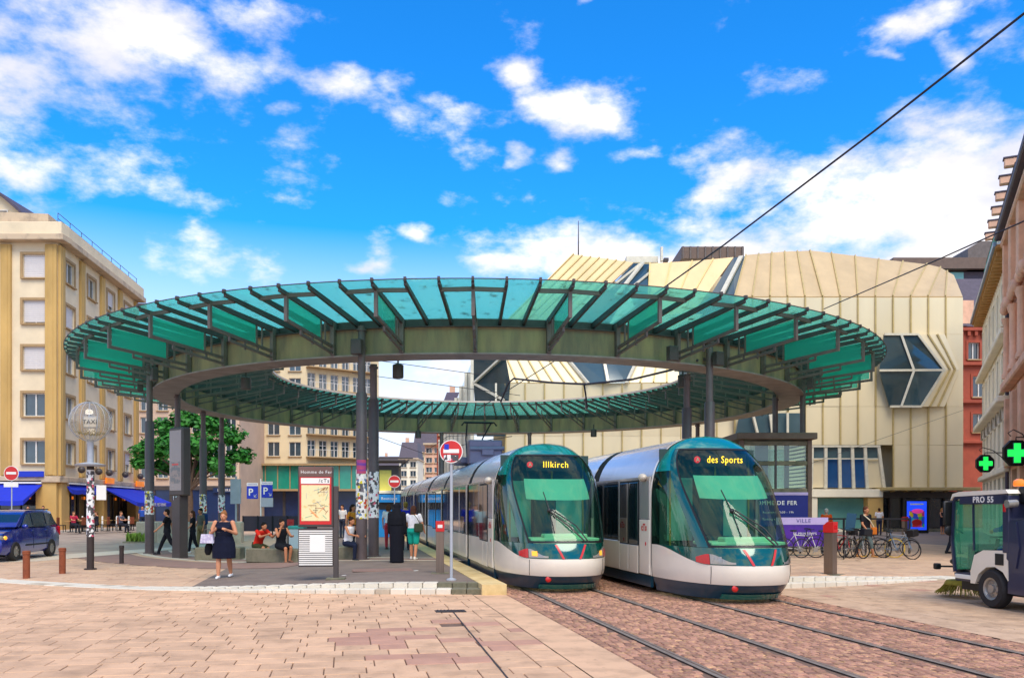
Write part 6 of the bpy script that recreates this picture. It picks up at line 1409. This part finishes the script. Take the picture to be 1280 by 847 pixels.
mb = MB(); mb.box((-.12, -.36, 1.78), (.05, .07, .14), 0, 0, .02); mb.build('side_marker', m['red_light'], t); mb = MB(); mb.tube([(-.2, -.5, 1.85), (-.02, -.5, 1.86)], .07, 12); mb.build('work_lamp', m['lamp_clear'], t, smooth=40); mb = MB(); mb.tube([(.2, -.55, 1.6), (.2, -.55, 2.05)], .05, 8); mb.box((.25, -.48, 2.0), (.3, .2, .3), 0, 0, .03); mb.build('lamp_mount', m['black'], t)
mb = MB(); mb.lathe([(.30, 1.60), (.32, 1.66), (.32, 2.10), (.28, 2.14)], 22, 0, (.34, -.98, 0)); mb.build('water_tank', m['rim'], t, smooth=40)
for ch_ in t.children:                                  # the cab is short: draw its nose in
    if ch_.type == 'MESH' and ch_.name.split('.')[0] not in ('wheel', 'brush_disc'):
        for v in ch_.data.vertices:
            if v.co.y > .42: v.co.y = .42+(v.co.y-.42)*.60
# pharmacy crosses on scrolled brackets
def cross(lab, c, s, d_f):
    t = mk('pharmacy_sign', lab, 'pharmacy sign', c, 0, 'green pharmacy crosses')
    o8 = [(.5, .22), (.5, -.22), (.22, -.5), (-.22, -.5), (-.5, -.22), (-.5, .22), (-.22, .5), (.22, .5)]
    mb = MB(); mb.prism([(a*s, b*s) for a, b in o8], 'y', -.08, .08); mb.build('octagon_case', m['black_iron'], t)
    mb = MB(); k = .37*s; w = .12*s; mb.prism([(-w, k), (w, k), (w, w), (k, w), (k, -w), (w, -w), (w, -k), (-w, -k), (-w, -w), (-k, -w), (-k, w), (-w, w)], 'y', -.10, -.08); mb.build('cross', m['green_led'], t)
    mb = MB(); k2 = k*1.08; w2 = w*1.35
    mb.prism([(-w2, k2), (w2, k2), (w2, w2), (k2, w2), (k2, -w2), (w2, -w2), (w2, -k2), (-w2, -k2), (-w2, -w2), (-k2, -w2), (-k2, w2), (-w2, w2)], 'y', -.088, -.081); mb.build('cross_border', m['copper'], t)
    L = d_f; mb = MB(); mb.tube([(0, 0, .5*s), (0, 0, .62*s), (L, 0, .62*s)], .025, 6)
    mb.tube([(L, 0, -.3*s), (L*.75, 0, -.05*s), (L*.5, 0, .4*s), (L*.25, 0, .75*s), (-.1, 0, .92*s), (-.32*s, 0, .78*s), (-.2*s, 0, .66*s)], .02, 6)
    mb.tube([(L*.8+.14*s*math.cos(q*.7)*(1-q/14), 0, .3*s+.2*s*math.sin(q*.7)*(1-q/14)) for q in range(12)], .015, 5); mb.build('scroll_bracket', m['black_iron'], t)
cross('larger lit green pharmacy cross nearer the right edge of the picture', PD(1270, 566, 34), 1.02, 1.0); cross('smaller lit green pharmacy cross hanging further down the street', PD(1231, 579, 42), .86, 1.6)
# overhead wires
def wire(lab, pts, r): 
    mb = MB(); P = [Vector(q) for q in pts]; Q_ = []
    for i in range(len(P)-1):
        for k in range(6): Q_.append(P[i].lerp(P[i+1], k/6))
    Q_.append(P[-1]); mb.tube(Q_, r, 6); o = mb.build('overhead_wire', m['cable'], None); tag(o, lab, 'overhead wire', 'overhead wires')
wire('thick dark cable crossing the sky diagonally from the upper right corner', [PD(1330, -22, 13), PD(1094, 163, 17), PD(905, 306, 23), PD(760, 409, 32), PD(596, 512, 52)], .022)
wire('thin dark cable running from the right edge down to the canopy rim', [PD(1330, 254, 20), PD(1160, 330, 26), PD(1030, 386, 36)], .02)
wire('sagging black feeder cable below the canopy seen against the pale store', [PD(626, 502, 40), PD(636, 478, 39), PD(642, 473, 39), PD(690, 478, 37), PD(732, 480, 35.5), PD(790, 474, 33), PD(840, 462, 30), PD(872, 450, 28)], .045)
wire('short black dropper hanging from the feeder cable', [PD(730, 480, 35.5), PD(732, 492, 35.6), PD(734, 510, 35.8)], .04)
wire('upper thin wire crossing the gap left of the store', [PD(440, 446, 48), PD(600, 468, 52)], .02); wire('lower thin wire crossing the gap left of the store', [PD(440, 466, 50), PD(650, 494, 54)], .02)
wire('wire above the trams below the far canopy rim', [PD(470, 545, 60), PD(528, 566, 70), PD(560, 545, 66), PD(640, 541, 60)], .02); wire('thin wire slanting over the tram roof in front of the store', [PD(640, 545, 48), PD(596, 552, 50), PD(560, 560, 56)], .02)
wire('thin pale wire slanting across the store front above the bicycles', [PD(1205, 512, 50), PD(1010, 580, 36)], .008)
# ------------------------------------------------------------ people
def capsule(mb, a, b, r0, r1=None, n=10):
    a, b = Vector(a), Vector(b); r1 = r0 if r1 is None else r1; d = b-a; L = d.length
    d = d.normalized() if L > 1e-6 else Vector((0, 0, 1)); pts = []; rs = []
    for k in (90, 60, 30, 0): pts.append(a-d*r0*math.sin(R(k))); rs.append(max(r0*math.cos(R(k)), .001))
    for k in (0, 30, 60, 90): pts.append(b+d*r1*math.sin(R(k))); rs.append(max(r1*math.cos(R(k)), .001))
    mb.tube(pts, rs, n)
def stack(mb, secs, n=16):
    """closed loft of ellipses (x, y, z, rx, ry)"""
    vs = [(x+rx*math.cos(6.2832*k/n), y+ry*math.sin(6.2832*k/n), z) for x, y, z, rx, ry in secs for k in range(n)]
    fs = [(i*n+k, i*n+(k+1) % n, (i+1)*n+(k+1) % n, (i+1)*n+k) for i in range(len(secs)-1) for k in range(n)]
    mb.add(vs, fs+[tuple(range(n))[::-1], tuple((len(secs)-1)*n+k for k in range(n))])
def skin_mesh(o, vox, it=2):
    r = o.modifiers.new('union', 'REMESH'); r.mode = 'VOXEL'; r.voxel_size = vox; r.use_smooth_shade = True
    s = o.modifiers.new('soften', 'SMOOTH'); s.factor = .5; s.iterations = it; return o
def person(label, p, face, h=1.7, vox=.014, bulk=1.0, skin='skin', top='#222226', bottom='#1d1d22', shoes='#e8e4e0', hair='#2a1c14', hairlen=0, topstyle='tee', botstyle='trousers',
           legs=((0, 0), (0, 0)), arms=((0, 10, .06, 0), (0, 10, .06, 0)), sit=0, lean=0, nod=0, turn=0, group=None, beard=False):
    """stands facing -Y at face=0; angles in degrees: leg (thigh, knee), arm (shoulder, elbow, outward, inward)"""
    k = h/1.7; V = Vector
    pel = V((0, 0, .92 if not sit else sit+.10)); L = R(lean)
    def body(v): v = V(v)-V((0, 0, .92)); return pel+V((v.x, v.y*math.cos(L)-v.z*math.sin(L), v.z*math.cos(L)+v.y*math.sin(L)))
    def dr(a): return V((0, -math.sin(R(a)), -math.cos(R(a))))
    J = {}
    for i, s in enumerate((-1, 1)):
        th, kn = legs[i]; hip = pel+V((s*.095*bulk**.5, 0, -.03)); kne = hip+dr(th)*.43; ank = kne+dr(th-kn)*.40
        J[s] = (hip, kne, ank)
        sh_, el, ow, iw = arms[i]; S_ = body((s*.185*bulk**.4, 0, 1.41)); E = S_+V((s*ow, 0, 0))+dr(sh_)*.28; d2 = dr(sh_+el)*.24; Wp = E+V((-s*iw, 0, 0))+d2
        J[('a', s)] = (S_, E, Wp)
    low = min(J[-1][2].z, J[1][2].z)-.075; off = V((0, 0, -low)) if not sit else V((0, 0, 0))
    B = lambda: MB()
    head = body((0, -.02, 1.60)); hz = head+V((0, -.01*nod*.1, -.003*nod)); nk = body((0, .0, 1.46))
    # skin: one continuous figure
    b = B(); tor = [(0, 0, .84, .13*bulk, .095*bulk), (0, 0, .92, .165*bulk, .115*bulk), (0, 0, 1.06, .135*bulk, .095*bulk), (0, -.005, 1.22, .155*bulk**.8, .105*bulk), (0, 0, 1.36, .17*bulk**.5, .098*bulk**.5), (0, .005, 1.43, .125, .075), (0, .005, 1.47, .055, .055)]
    def torso(mb, g, z0=0, z1=2, fl=1.0):
        sec = [q for q in tor if z0 <= q[2] <= z1]; n = 16; secs = []
        for x, y, z, rx, ry in sec: c = body((x, y, z)); secs.append((c.x, c.y, c.z, (rx+g)*fl, (ry+g)*fl))
        stack(mb, secs)
    torso(b, 0); capsule(b, nk, hz-V((0, 0, .05)), .052, .05)
    b.ell(hz, (.074, .093, .115), 16, 12); b.ell(hz+V((0, -.03, -.055)), (.055, .062, .06), 12, 8)
    cr, sr = math.cos(R(turn)), math.sin(R(turn)); hd = lambda x, y, z: hz+V((x*cr-y*sr, x*sr+y*cr, z))
    b.ell(hd(0, -.100, -.020), (.014, .022, .024), 8, 6); b.ell(hd(0, -.088, -.058), (.024, .014, .010), 8, 5)
    for s in (-1, 1): b.ell(hd(s*.077, .005, -.005), (.012, .02, .032), 8, 6); b.ell(hd(s*.03, -.086, .022), (.02, .012, .008), 8, 5)
    for s in (-1, 1):
        hip, kne, ank = J[s]; capsule(b, hip, kne, .078*bulk, .052*bulk**.6); capsule(b, kne, kne.lerp(ank, .35), .05*bulk**.6, .05*bulk**.7); capsule(b, kne.lerp(ank, .35), ank, .05*bulk**.7, .034*bulk**.4)
        capsule(b, ank+V((0, .03, -.035)), ank+V((0, -.13, -.05)), .036, .028)
        S_, E, Wp = J[('a', s)]; capsule(b, S_, E, .046*bulk**.8, .038*bulk**.7); capsule(b, E, Wp, .038*bulk**.7, .026*bulk**.3)
        d = (Wp-E).normalized(); side = d.cross(V((s, 0, 0))).normalized() if abs(d.x) < .9 else V((0, 0, 1)); up = d.cross(side).normalized()
        pm0 = Wp+d*.05; b.ell(pm0, (.030, .030, .036), 10, 7); capsule(b, Wp, Wp+d*.085, .026, .030, 8)
        for q in range(4):
            f0 = Wp+d*.085+side*(q-1.5)*.019; f1 = f0+d*(.036+.008*(q in (1, 2)))+up*.008*s; f2 = f1+d*.026+up*.018*s; capsule(b, f0, f1, .0095, .009, 6); capsule(b, f1, f2, .009, .0075, 6)
        capsule(b, Wp+d*.03-side*.024, Wp+d*.075-side*.050+up*.012*s, .011, .009, 6)
    o = b.build('person', m[skin], None, V(p), face); skin_mesh(o, vox*k if False else vox); tag(o, label, 'person', group); o.scale = (k, k, k)
    if off.length: o.location = V(p)+off*k
    def part(nm, mb, mat, v=None): return skin_mesh(mb.build(nm, mat, o), v or vox)
    # face details
    e = B()
    for s in (-1, 1): e.ell(hd(s*.029, -.083, .006), (.011, .007, .0055), 8, 5)
    e.build('eyes', m['black'], o); e = B(); e.ell(hd(0, -.098, -.060), (.022, .006, .006), 8, 5); e.build('mouth', m['lips'], o)
    # hair
    if hair:
        b = B(); b.ell(hd(0, .018, .050), (.087, .096, .090), 16, 10); b.ell(hd(0, .045, -.01), (.080, .065, .09), 14, 8)
        if hairlen > 0:
            for x in (-.05, 0, .05): capsule(b, hd(x, .075, .02), hd(x*1.15, .105, -.09-hairlen), .045, .03)
            for s in (-1, 1): capsule(b, hd(s*.07, .02, .02), hd(s*.082, .04, -.08-hairlen*.6), .026, .02)
        if hairlen < 0: b.ell(hd(0, .07, .12), (.05, .05, .045), 10, 7)
        if beard: b.ell(hd(0, -.065, -.085), (.05, .04, .04), 10, 7)
        part('hair', b, cloth(hair), max(vox*.8, .010))
    # clothes
    g = .016
    if topstyle:
        b = B(); torso(b, g, .86 if topstyle in ('tee', 'shirt', 'veil') else (.84 if topstyle == 'dress' else .9), 1.45)
        if bulk > 1.1: c = body((0, -.06*bulk, 1.27)); b.ell(c, (.13*bulk, .085*bulk, .08), 12, 8)
        for s in (-1, 1):
            S_, E, Wp = J[('a', s)]
            if topstyle in ('tee', 'shirt'): capsule(b, S_, S_.lerp(E, .62 if topstyle == 'tee' else .98), .062*bulk**.6, .056*bulk**.7)
            if topstyle == 'shirt': capsule(b, E, E.lerp(Wp, .85), .05, .042)
            if topstyle in ('tank', 'dress'): capsule(b, S_-V((s*.045, 0, .01)), S_-V((s*.06, 0, .06)), .045, .05)
            if topstyle == 'veil': capsule(b, S_, E, .085, .09); capsule(b, E, Wp, .085, .085)
        part('top' if topstyle not in ('dress', 'veil') else ('dress' if topstyle == 'dress' else 'robe'), b, cloth(top))
    if botstyle == 'veil':
        b = B(); stack(b, [(0, 0, .0, .21, .17), (0, 0, .45, .20, .16), (0, 0, .95, .21, .16), (0, 0, 1.3, .21, .14), (0, 0, 1.44, .15, .11), (0, .01, 1.5, .10, .10)]); part('long_skirt', b, cloth(bottom))
        b = B(); b.ell(hd(0, .02, .02), (.10, .11, .135), 14, 10); stack(b, [(0, .04, 1.08, .20, .13), (0, .04, 1.3, .20, .13), (0, .03, 1.46, .15, .11), (0, .02, 1.58, .10, .10)]); part('veil', b, cloth('#15161d'))
    elif botstyle == 'skirt':
        if sit: b = B(); [capsule(b, J[s][0], J[s][0].lerp(J[s][1], .8), .105*bulk**.7, .085*bulk**.7) for s in (-1, 1)]; b.ell(pel, (.19*bulk, .15*bulk, .12), 14, 8)
        else: b = B(); stack(b, [(0, 0, .50, .20*bulk, .15*bulk), (0, 0, .70, .205*bulk, .155*bulk), (0, 0, .90, .19*bulk, .145*bulk), (0, 0, 1.06, .155*bulk, .115*bulk)])
        part('skirt', b, cloth(bottom))
    elif botstyle in ('trousers', 'shorts', 'capri'):
        b = B(); c0, c1 = pel+V((0, 0, -.06)), pel+V((0, 0, .09)); stack(b, [(0, pel.y, c0.z-.05, .14*bulk, .10*bulk), (0, pel.y, c0.z+.02, .185*bulk, .135*bulk), (0, pel.y, c1.z, .165*bulk, .12*bulk)])
        for s in (-1, 1):
            hip, kne, ank = J[s]; e_ = {'trousers': .97, 'capri': .45, 'shorts': 0}[botstyle]; fl = 1.25 if botstyle == 'shorts' else 1.0
            capsule(b, hip, hip.lerp(kne, .78 if botstyle == 'shorts' else 1), .098*bulk**.8, .07*bulk**.6*fl)
            if e_: capsule(b, kne, kne.lerp(ank, e_), .07*bulk**.6, .052)
        part('trousers' if botstyle != 'shorts' else 'shorts', b, cloth(bottom))
    if shoes:
        for s in (-1, 1):
            ank = J[s][2]; b = B(); capsule(b, ank+V((0, .035, -.04)), ank+V((0, -.15, -.052)), .045, .036); capsule(b, ank+V((0, .03, -.01)), ank+V((0, .03, -.05)), .045, .045)
            part('shoe', b, cloth(shoes), max(vox*.8, .010))
    return o, J, k
def at(px, py): return GP(px, py)
W1 = dict(legs=((12, 6), (-10, 14)), arms=((-14, 14, .05, 0), (18, 20, .05, 0))); W2 = dict(legs=((26, 6), (-22, 22)), arms=((-24, 16, .05, 0), (26, 22, .05, 0)))
# woman with the phone
o, J, k = person('woman in a sleeveless navy dress looking down at her phone in front', at(280, 722), R(4), 1.64, .010, 1.46, 'skin', '#14182c', '#14182c', '#efeeee', '#8a5a34', -1, 'dress', 'skirt', legs=((10, 4), (-8, 16)), arms=((12, 100, .10, .16), (12, 100, .10, .16)), nod=10)
t = thing('phone', 'dark mobile phone held in both hands of the woman in navy', 'phone', o.location+Vector((0, -.33, 1.13))); mb = MB(); mb.box((0, 0, 0), (.075, .15, .012), 0, 0, .004); mb.build('phone_case', m['black'], t)
t = thing('handbag', 'lilac and white handbag hanging from the arm of the woman in navy', 'handbag', o.location+Vector((-.36, -.12, .86))); mb = MB(); mb.prism([(-.17, 0), (.17, 0), (.14, .22), (-.14, .22)], 'y', -.06, .06); mb.build('bag_body', pm('bag_lilac', '#b4a9c6', .6, 0, .25, 14., col2='#d9d3e0'), t); mb = MB(); mb.tube([(-.1, 0, .22), (-.06, 0, .34), (.06, 0, .34), (.1, 0, .22)], .012, 6); mb.build('bag_strap', m['totem'], t)
t = thing('jacket', 'black jacket draped low over the arm of the woman in navy', 'jacket', o.location+Vector((-.40, .02, .56))); mb = MB(); stack(mb, [(0, 0, 0, .05, .05), (0, 0, .08, .09, .07), (.02, 0, .22, .10, .07), (.03, 0, .32, .05, .05)]); skin_mesh(mb.build('jacket_fabric', cloth('#17171b'), t), .016)
# three walkers on the left
person('man in black tee and black trousers striding left past the canopy column', at(209, 693), R(-78), 1.74, .013, 1.0, 'skin', '#17171b', '#1a1a20', '#26262b', '#1e1714', 0, 'tee', 'trousers', **W2)
person('woman in black with long brown hair walking behind the advertising totem leg', at(241, 691), R(-65), 1.62, .013, .95, 'skin', '#18181c', '#17181f', '#d9d6d2', '#4d2d1c', .24, 'tee', 'trousers', **W1)
person('man in camouflage trousers with a blue backpack standing by the column', at(251, 686), R(-40), 1.70, .013, 1.0, 'skin_tan', '#5a5a50', '#7a6c48', '#2b2b2b', '#1e1714', 0, 'tee', 'trousers', legs=((8, 4), (-18, 10)), arms=((5, 20, .05, 0), (-6, 20, .05, 0)))
q = at(251, 686); t = thing('backpack', 'blue backpack on the man in camouflage trousers', 'backpack', q+Vector((.10, .16, 1.05))); mb = MB(); mb.box((0, 0, .22), (.30, .20, .46), R(-40), 0, .06); mb.build('pack', cloth('#1f3b66'), t)
# seated on the benches
SIT = ((82, 86), (78, 70))
q = at(321, 702); person('man in a red tee and dark shorts sitting hunched on the concrete bench', (q.x-.05, q.y+.22, q.z), R(55), 1.70, .013, 1.08, 'skin_tan', '#d22a1a', '#3a3c22', '#8a6a50', '#14110f', 0, 'tee', 'shorts', legs=SIT, arms=((52, 55, .05, .08), (48, 60, .05, .08)), sit=.44, lean=28)
q = at(350, 703); person('woman in a black sundress sitting on the bench and smoking', (q.x-.02, q.y+.16, q.z), R(48), 1.66, .012, 1.05, 'skin_tan', '#17181d', '#17181d', '#7c5a48', '#1f1713', -1, 'tank', 'skirt', legs=((80, 78), (84, 96)), arms=((40, 125, .05, .06), (35, 60, .06, .1)), sit=.46, lean=4)
q = at(433, 700); person('woman in a white tank top sitting behind the tram map board', (q.x, q.y+.2, q.z), R(55), 1.66, .014, 1.05, 'skin_tan', '#e9e4e2', '#1d2338', '#26262b', '#2a1a12', -1, 'tank', 'trousers', legs=SIT, arms=((40, 40, .05, .05), (35, 45, .05, .05)), sit=.46, lean=14)
# on the platform
person('woman in a long black robe and veil seen from behind on the platform', at(496, 703), R(175), 1.66, .014, 1.0, 'skin', '#15161d', '#15161f', '#3a2a26', None, 0, 'veil', 'veil', arms=((4, 8, .02, 0), (4, 8, .02, 0)))
o, J, k = person('woman in white tee and turquoise shorts with a shoulder bag, back to camera', at(517, 699), R(165), 1.60, .012, 1.22, 'skin', '#e6e1e2', '#19a08c', '#d8cfc6', '#4a2c20', .03, 'tee', 'shorts', legs=((-8, 4), (8, 4)), arms=((8, 30, .08, 0), (14, 50, .08, 0)))
t = thing('shoulder_bag', 'dark olive shoulder bag on the woman in turquoise shorts', 'bag', o.location+Vector((.17, -.20, .84))); mb = MB(); mb.box((0, 0, .12), (.26, .12, .26), .2, 0, .05); mb.build('bag_body', cloth('#3b4434'), t); mb = MB(); mb.tube([(.05, 0, .24), (-.05, -.02, .42), (-.22, .03, .60)], .012, 6); mb.build('bag_strap', cloth('#2e3428'), t)
person('woman in white top and red trousers half hidden behind the veiled woman', at(486, 686), R(170), 1.66, .016, 1.0, 'skin', '#e4dcd8', '#b8323c', '#5a3a30', '#5a3522', .02, 'tee', 'trousers')
person('man in a royal blue tee standing beyond the woman in turquoise shorts', at(507, 687), R(190), 1.74, .016, 1.0, 'skin', '#2a2aa8', '#2a2c3a', '#333338', '#8a6a30', 0, 'tee', 'trousers')
person('man in dark blue jacket waiting far along the left tram', at(541, 688), R(10), 1.70, .018, 1.0, 'skin', '#23306e', '#24262e', '#333338', '#2a1c14', 0, 'shirt', 'trousers') if False else None
person('person in an orange top standing by the left pair of columns', at(441, 690), R(60), 1.68, .016, 1.0, 'skin_tan', '#e0892a', '#20242e', '#333338', '#2a1c14', .03, 'tee', 'trousers', **W1)
person('person in a pale shirt standing behind the map board near the columns', at(428, 672), R(-20), 1.70, .018, 1.0, 'skin', '#d9d2cc', '#2c3040', '#333338', '#3a2418', 0, 'tee', 'trousers')
person('person in a light green top far behind the map board', at(419, 668), R(30), 1.66, .018, 1.0, 'skin', '#c5d29a', '#2c3040', '#333338', '#3a2418', .04, 'tee', 'trousers')
# right side
o, J, k = person('man in black tee and grey cropped trousers walking past the bicycles', at(1082, 696), R(28), 1.80, .012, 1.12, 'skin_tan', '#1a1a1e', '#5d6a68', '#d59a5a', '#5a3424', 0, 'tee', 'capri', legs=((-14, 8), (18, 4)), arms=((14, 30, .05, 0), (-8, 30, .05, 0)))
t = thing('orange_bag', 'orange crossbody bag at the hip of the man walking past the bicycles', 'bag', o.location+Vector((.24, -.14, .84))); mb = MB(); mb.box((0, 0, .12), (.22, .10, .26), .4, 0, .04); mb.build('bag_body', cloth('#c26a22'), t); mb = MB(); mb.tube([(0, 0, .25), (-.18, -.09, .50), (-.36, .04, .70)], .02, 6); mb.build('bag_strap', cloth('#d8c6a8'), t)
person('man in an orange jacket standing behind the purple banner fence', at(1033, 683), R(185), 1.68, .015, 1.1, 'skin', '#d2541c', '#2a2c34', '#333338', '#b9b2aa', 0, 'shirt', 'trousers')
person('person in a white top beyond the bicycle row', at(1099, 668), R(170), 1.68, .018, 1.0, 'skin', '#e4dede', '#2a2c44', '#333338', '#3a2418', 0, 'tee', 'trousers')
person('woman in a long dark dress far right outside the shop windows', at(1178, 667), R(20), 1.68, .018, .95, 'skin', '#1c1d28', '#1c1d28', '#c08a60', '#a8743c', .06, 'tank', 'skirt', arms=((20, 70, .03, .05), (5, 20, .03, 0)))
person('person in red top and dark trousers standing behind the sweeper mirror', at(1193, 692), R(100), 1.76, .014, 1.05, 'skin', '#a32328', '#20222c', '#222226', '#2a1c14', 0, 'tee', 'trousers', **W1)
q = Matrix.Rotation(R(8), 4, 'Z') @ Vector((.55, .05, .62)); person('driver in a blue and yellow work jacket seated in the sweeper cab', Vector((8.62, 15.15, 0))+q, R(188), 1.72, .013, 1.05, 'skin', '#2b49b0', '#2a4a9a', '#222226', '#2a1c14', 0, 'shirt', 'trousers', legs=SIT, arms=((40, 40, .05, 0), (40, 40, .05, 0)), sit=.40)
# cafe terrace and far left
for px, py, lab, c, rz in ((92, 667, 'cafe guest in a red top at the first terrace table', '#b02a44', 60), (121, 666, 'cafe guest in a dark top at the third terrace table', '#2a2a34', -70), (151, 666, 'cafe guest in a grey top at the fifth terrace table', '#5a5a66', 80)):
    q = PD(px, 660, 55.5); person(lab, (q.x, q.y, .13), R(rz), 1.7, .02, 1.0, 'skin', c, '#22242c', '#222226', '#6a4a30', 0, 'tee', 'trousers', legs=SIT, arms=((35, 50, .05, 0), (35, 50, .05, 0)), sit=.46)
for px, d, lab, c, b_ in ((54, 56, 'person in a turquoise shirt under the left blue awning', '#2a8ab8', '#2a2c34'), (35, 57, 'person in a dark top at the shop door under the left awning', '#4a3a34', '#222226'), (178, 60, 'person in a blue shirt standing below the right blue awning', '#2c4ea0', '#222a3c')):
    q = PD(px, 660, d); person(lab, (q.x, q.y, .13), R(20), 1.7, .02, 1.0, 'skin', c, b_, '#222226', '#3a2418', 0, 'tee', 'trousers', **W1)
# ------------------------------------------------------------ lettering becomes plain mesh
dg = bpy.context.evaluated_depsgraph_get()
for o in [o for o in COL.objects if o.type == 'FONT']:
    me = bpy.data.meshes.new_from_object(o.evaluated_get(dg), depsgraph=dg)
    n = link('lettering', me, o.parent, o.location.copy(), tuple(o.rotation_euler)); n.scale = o.scale; n.name = 'lettering'
    bpy.data.objects.remove(o)
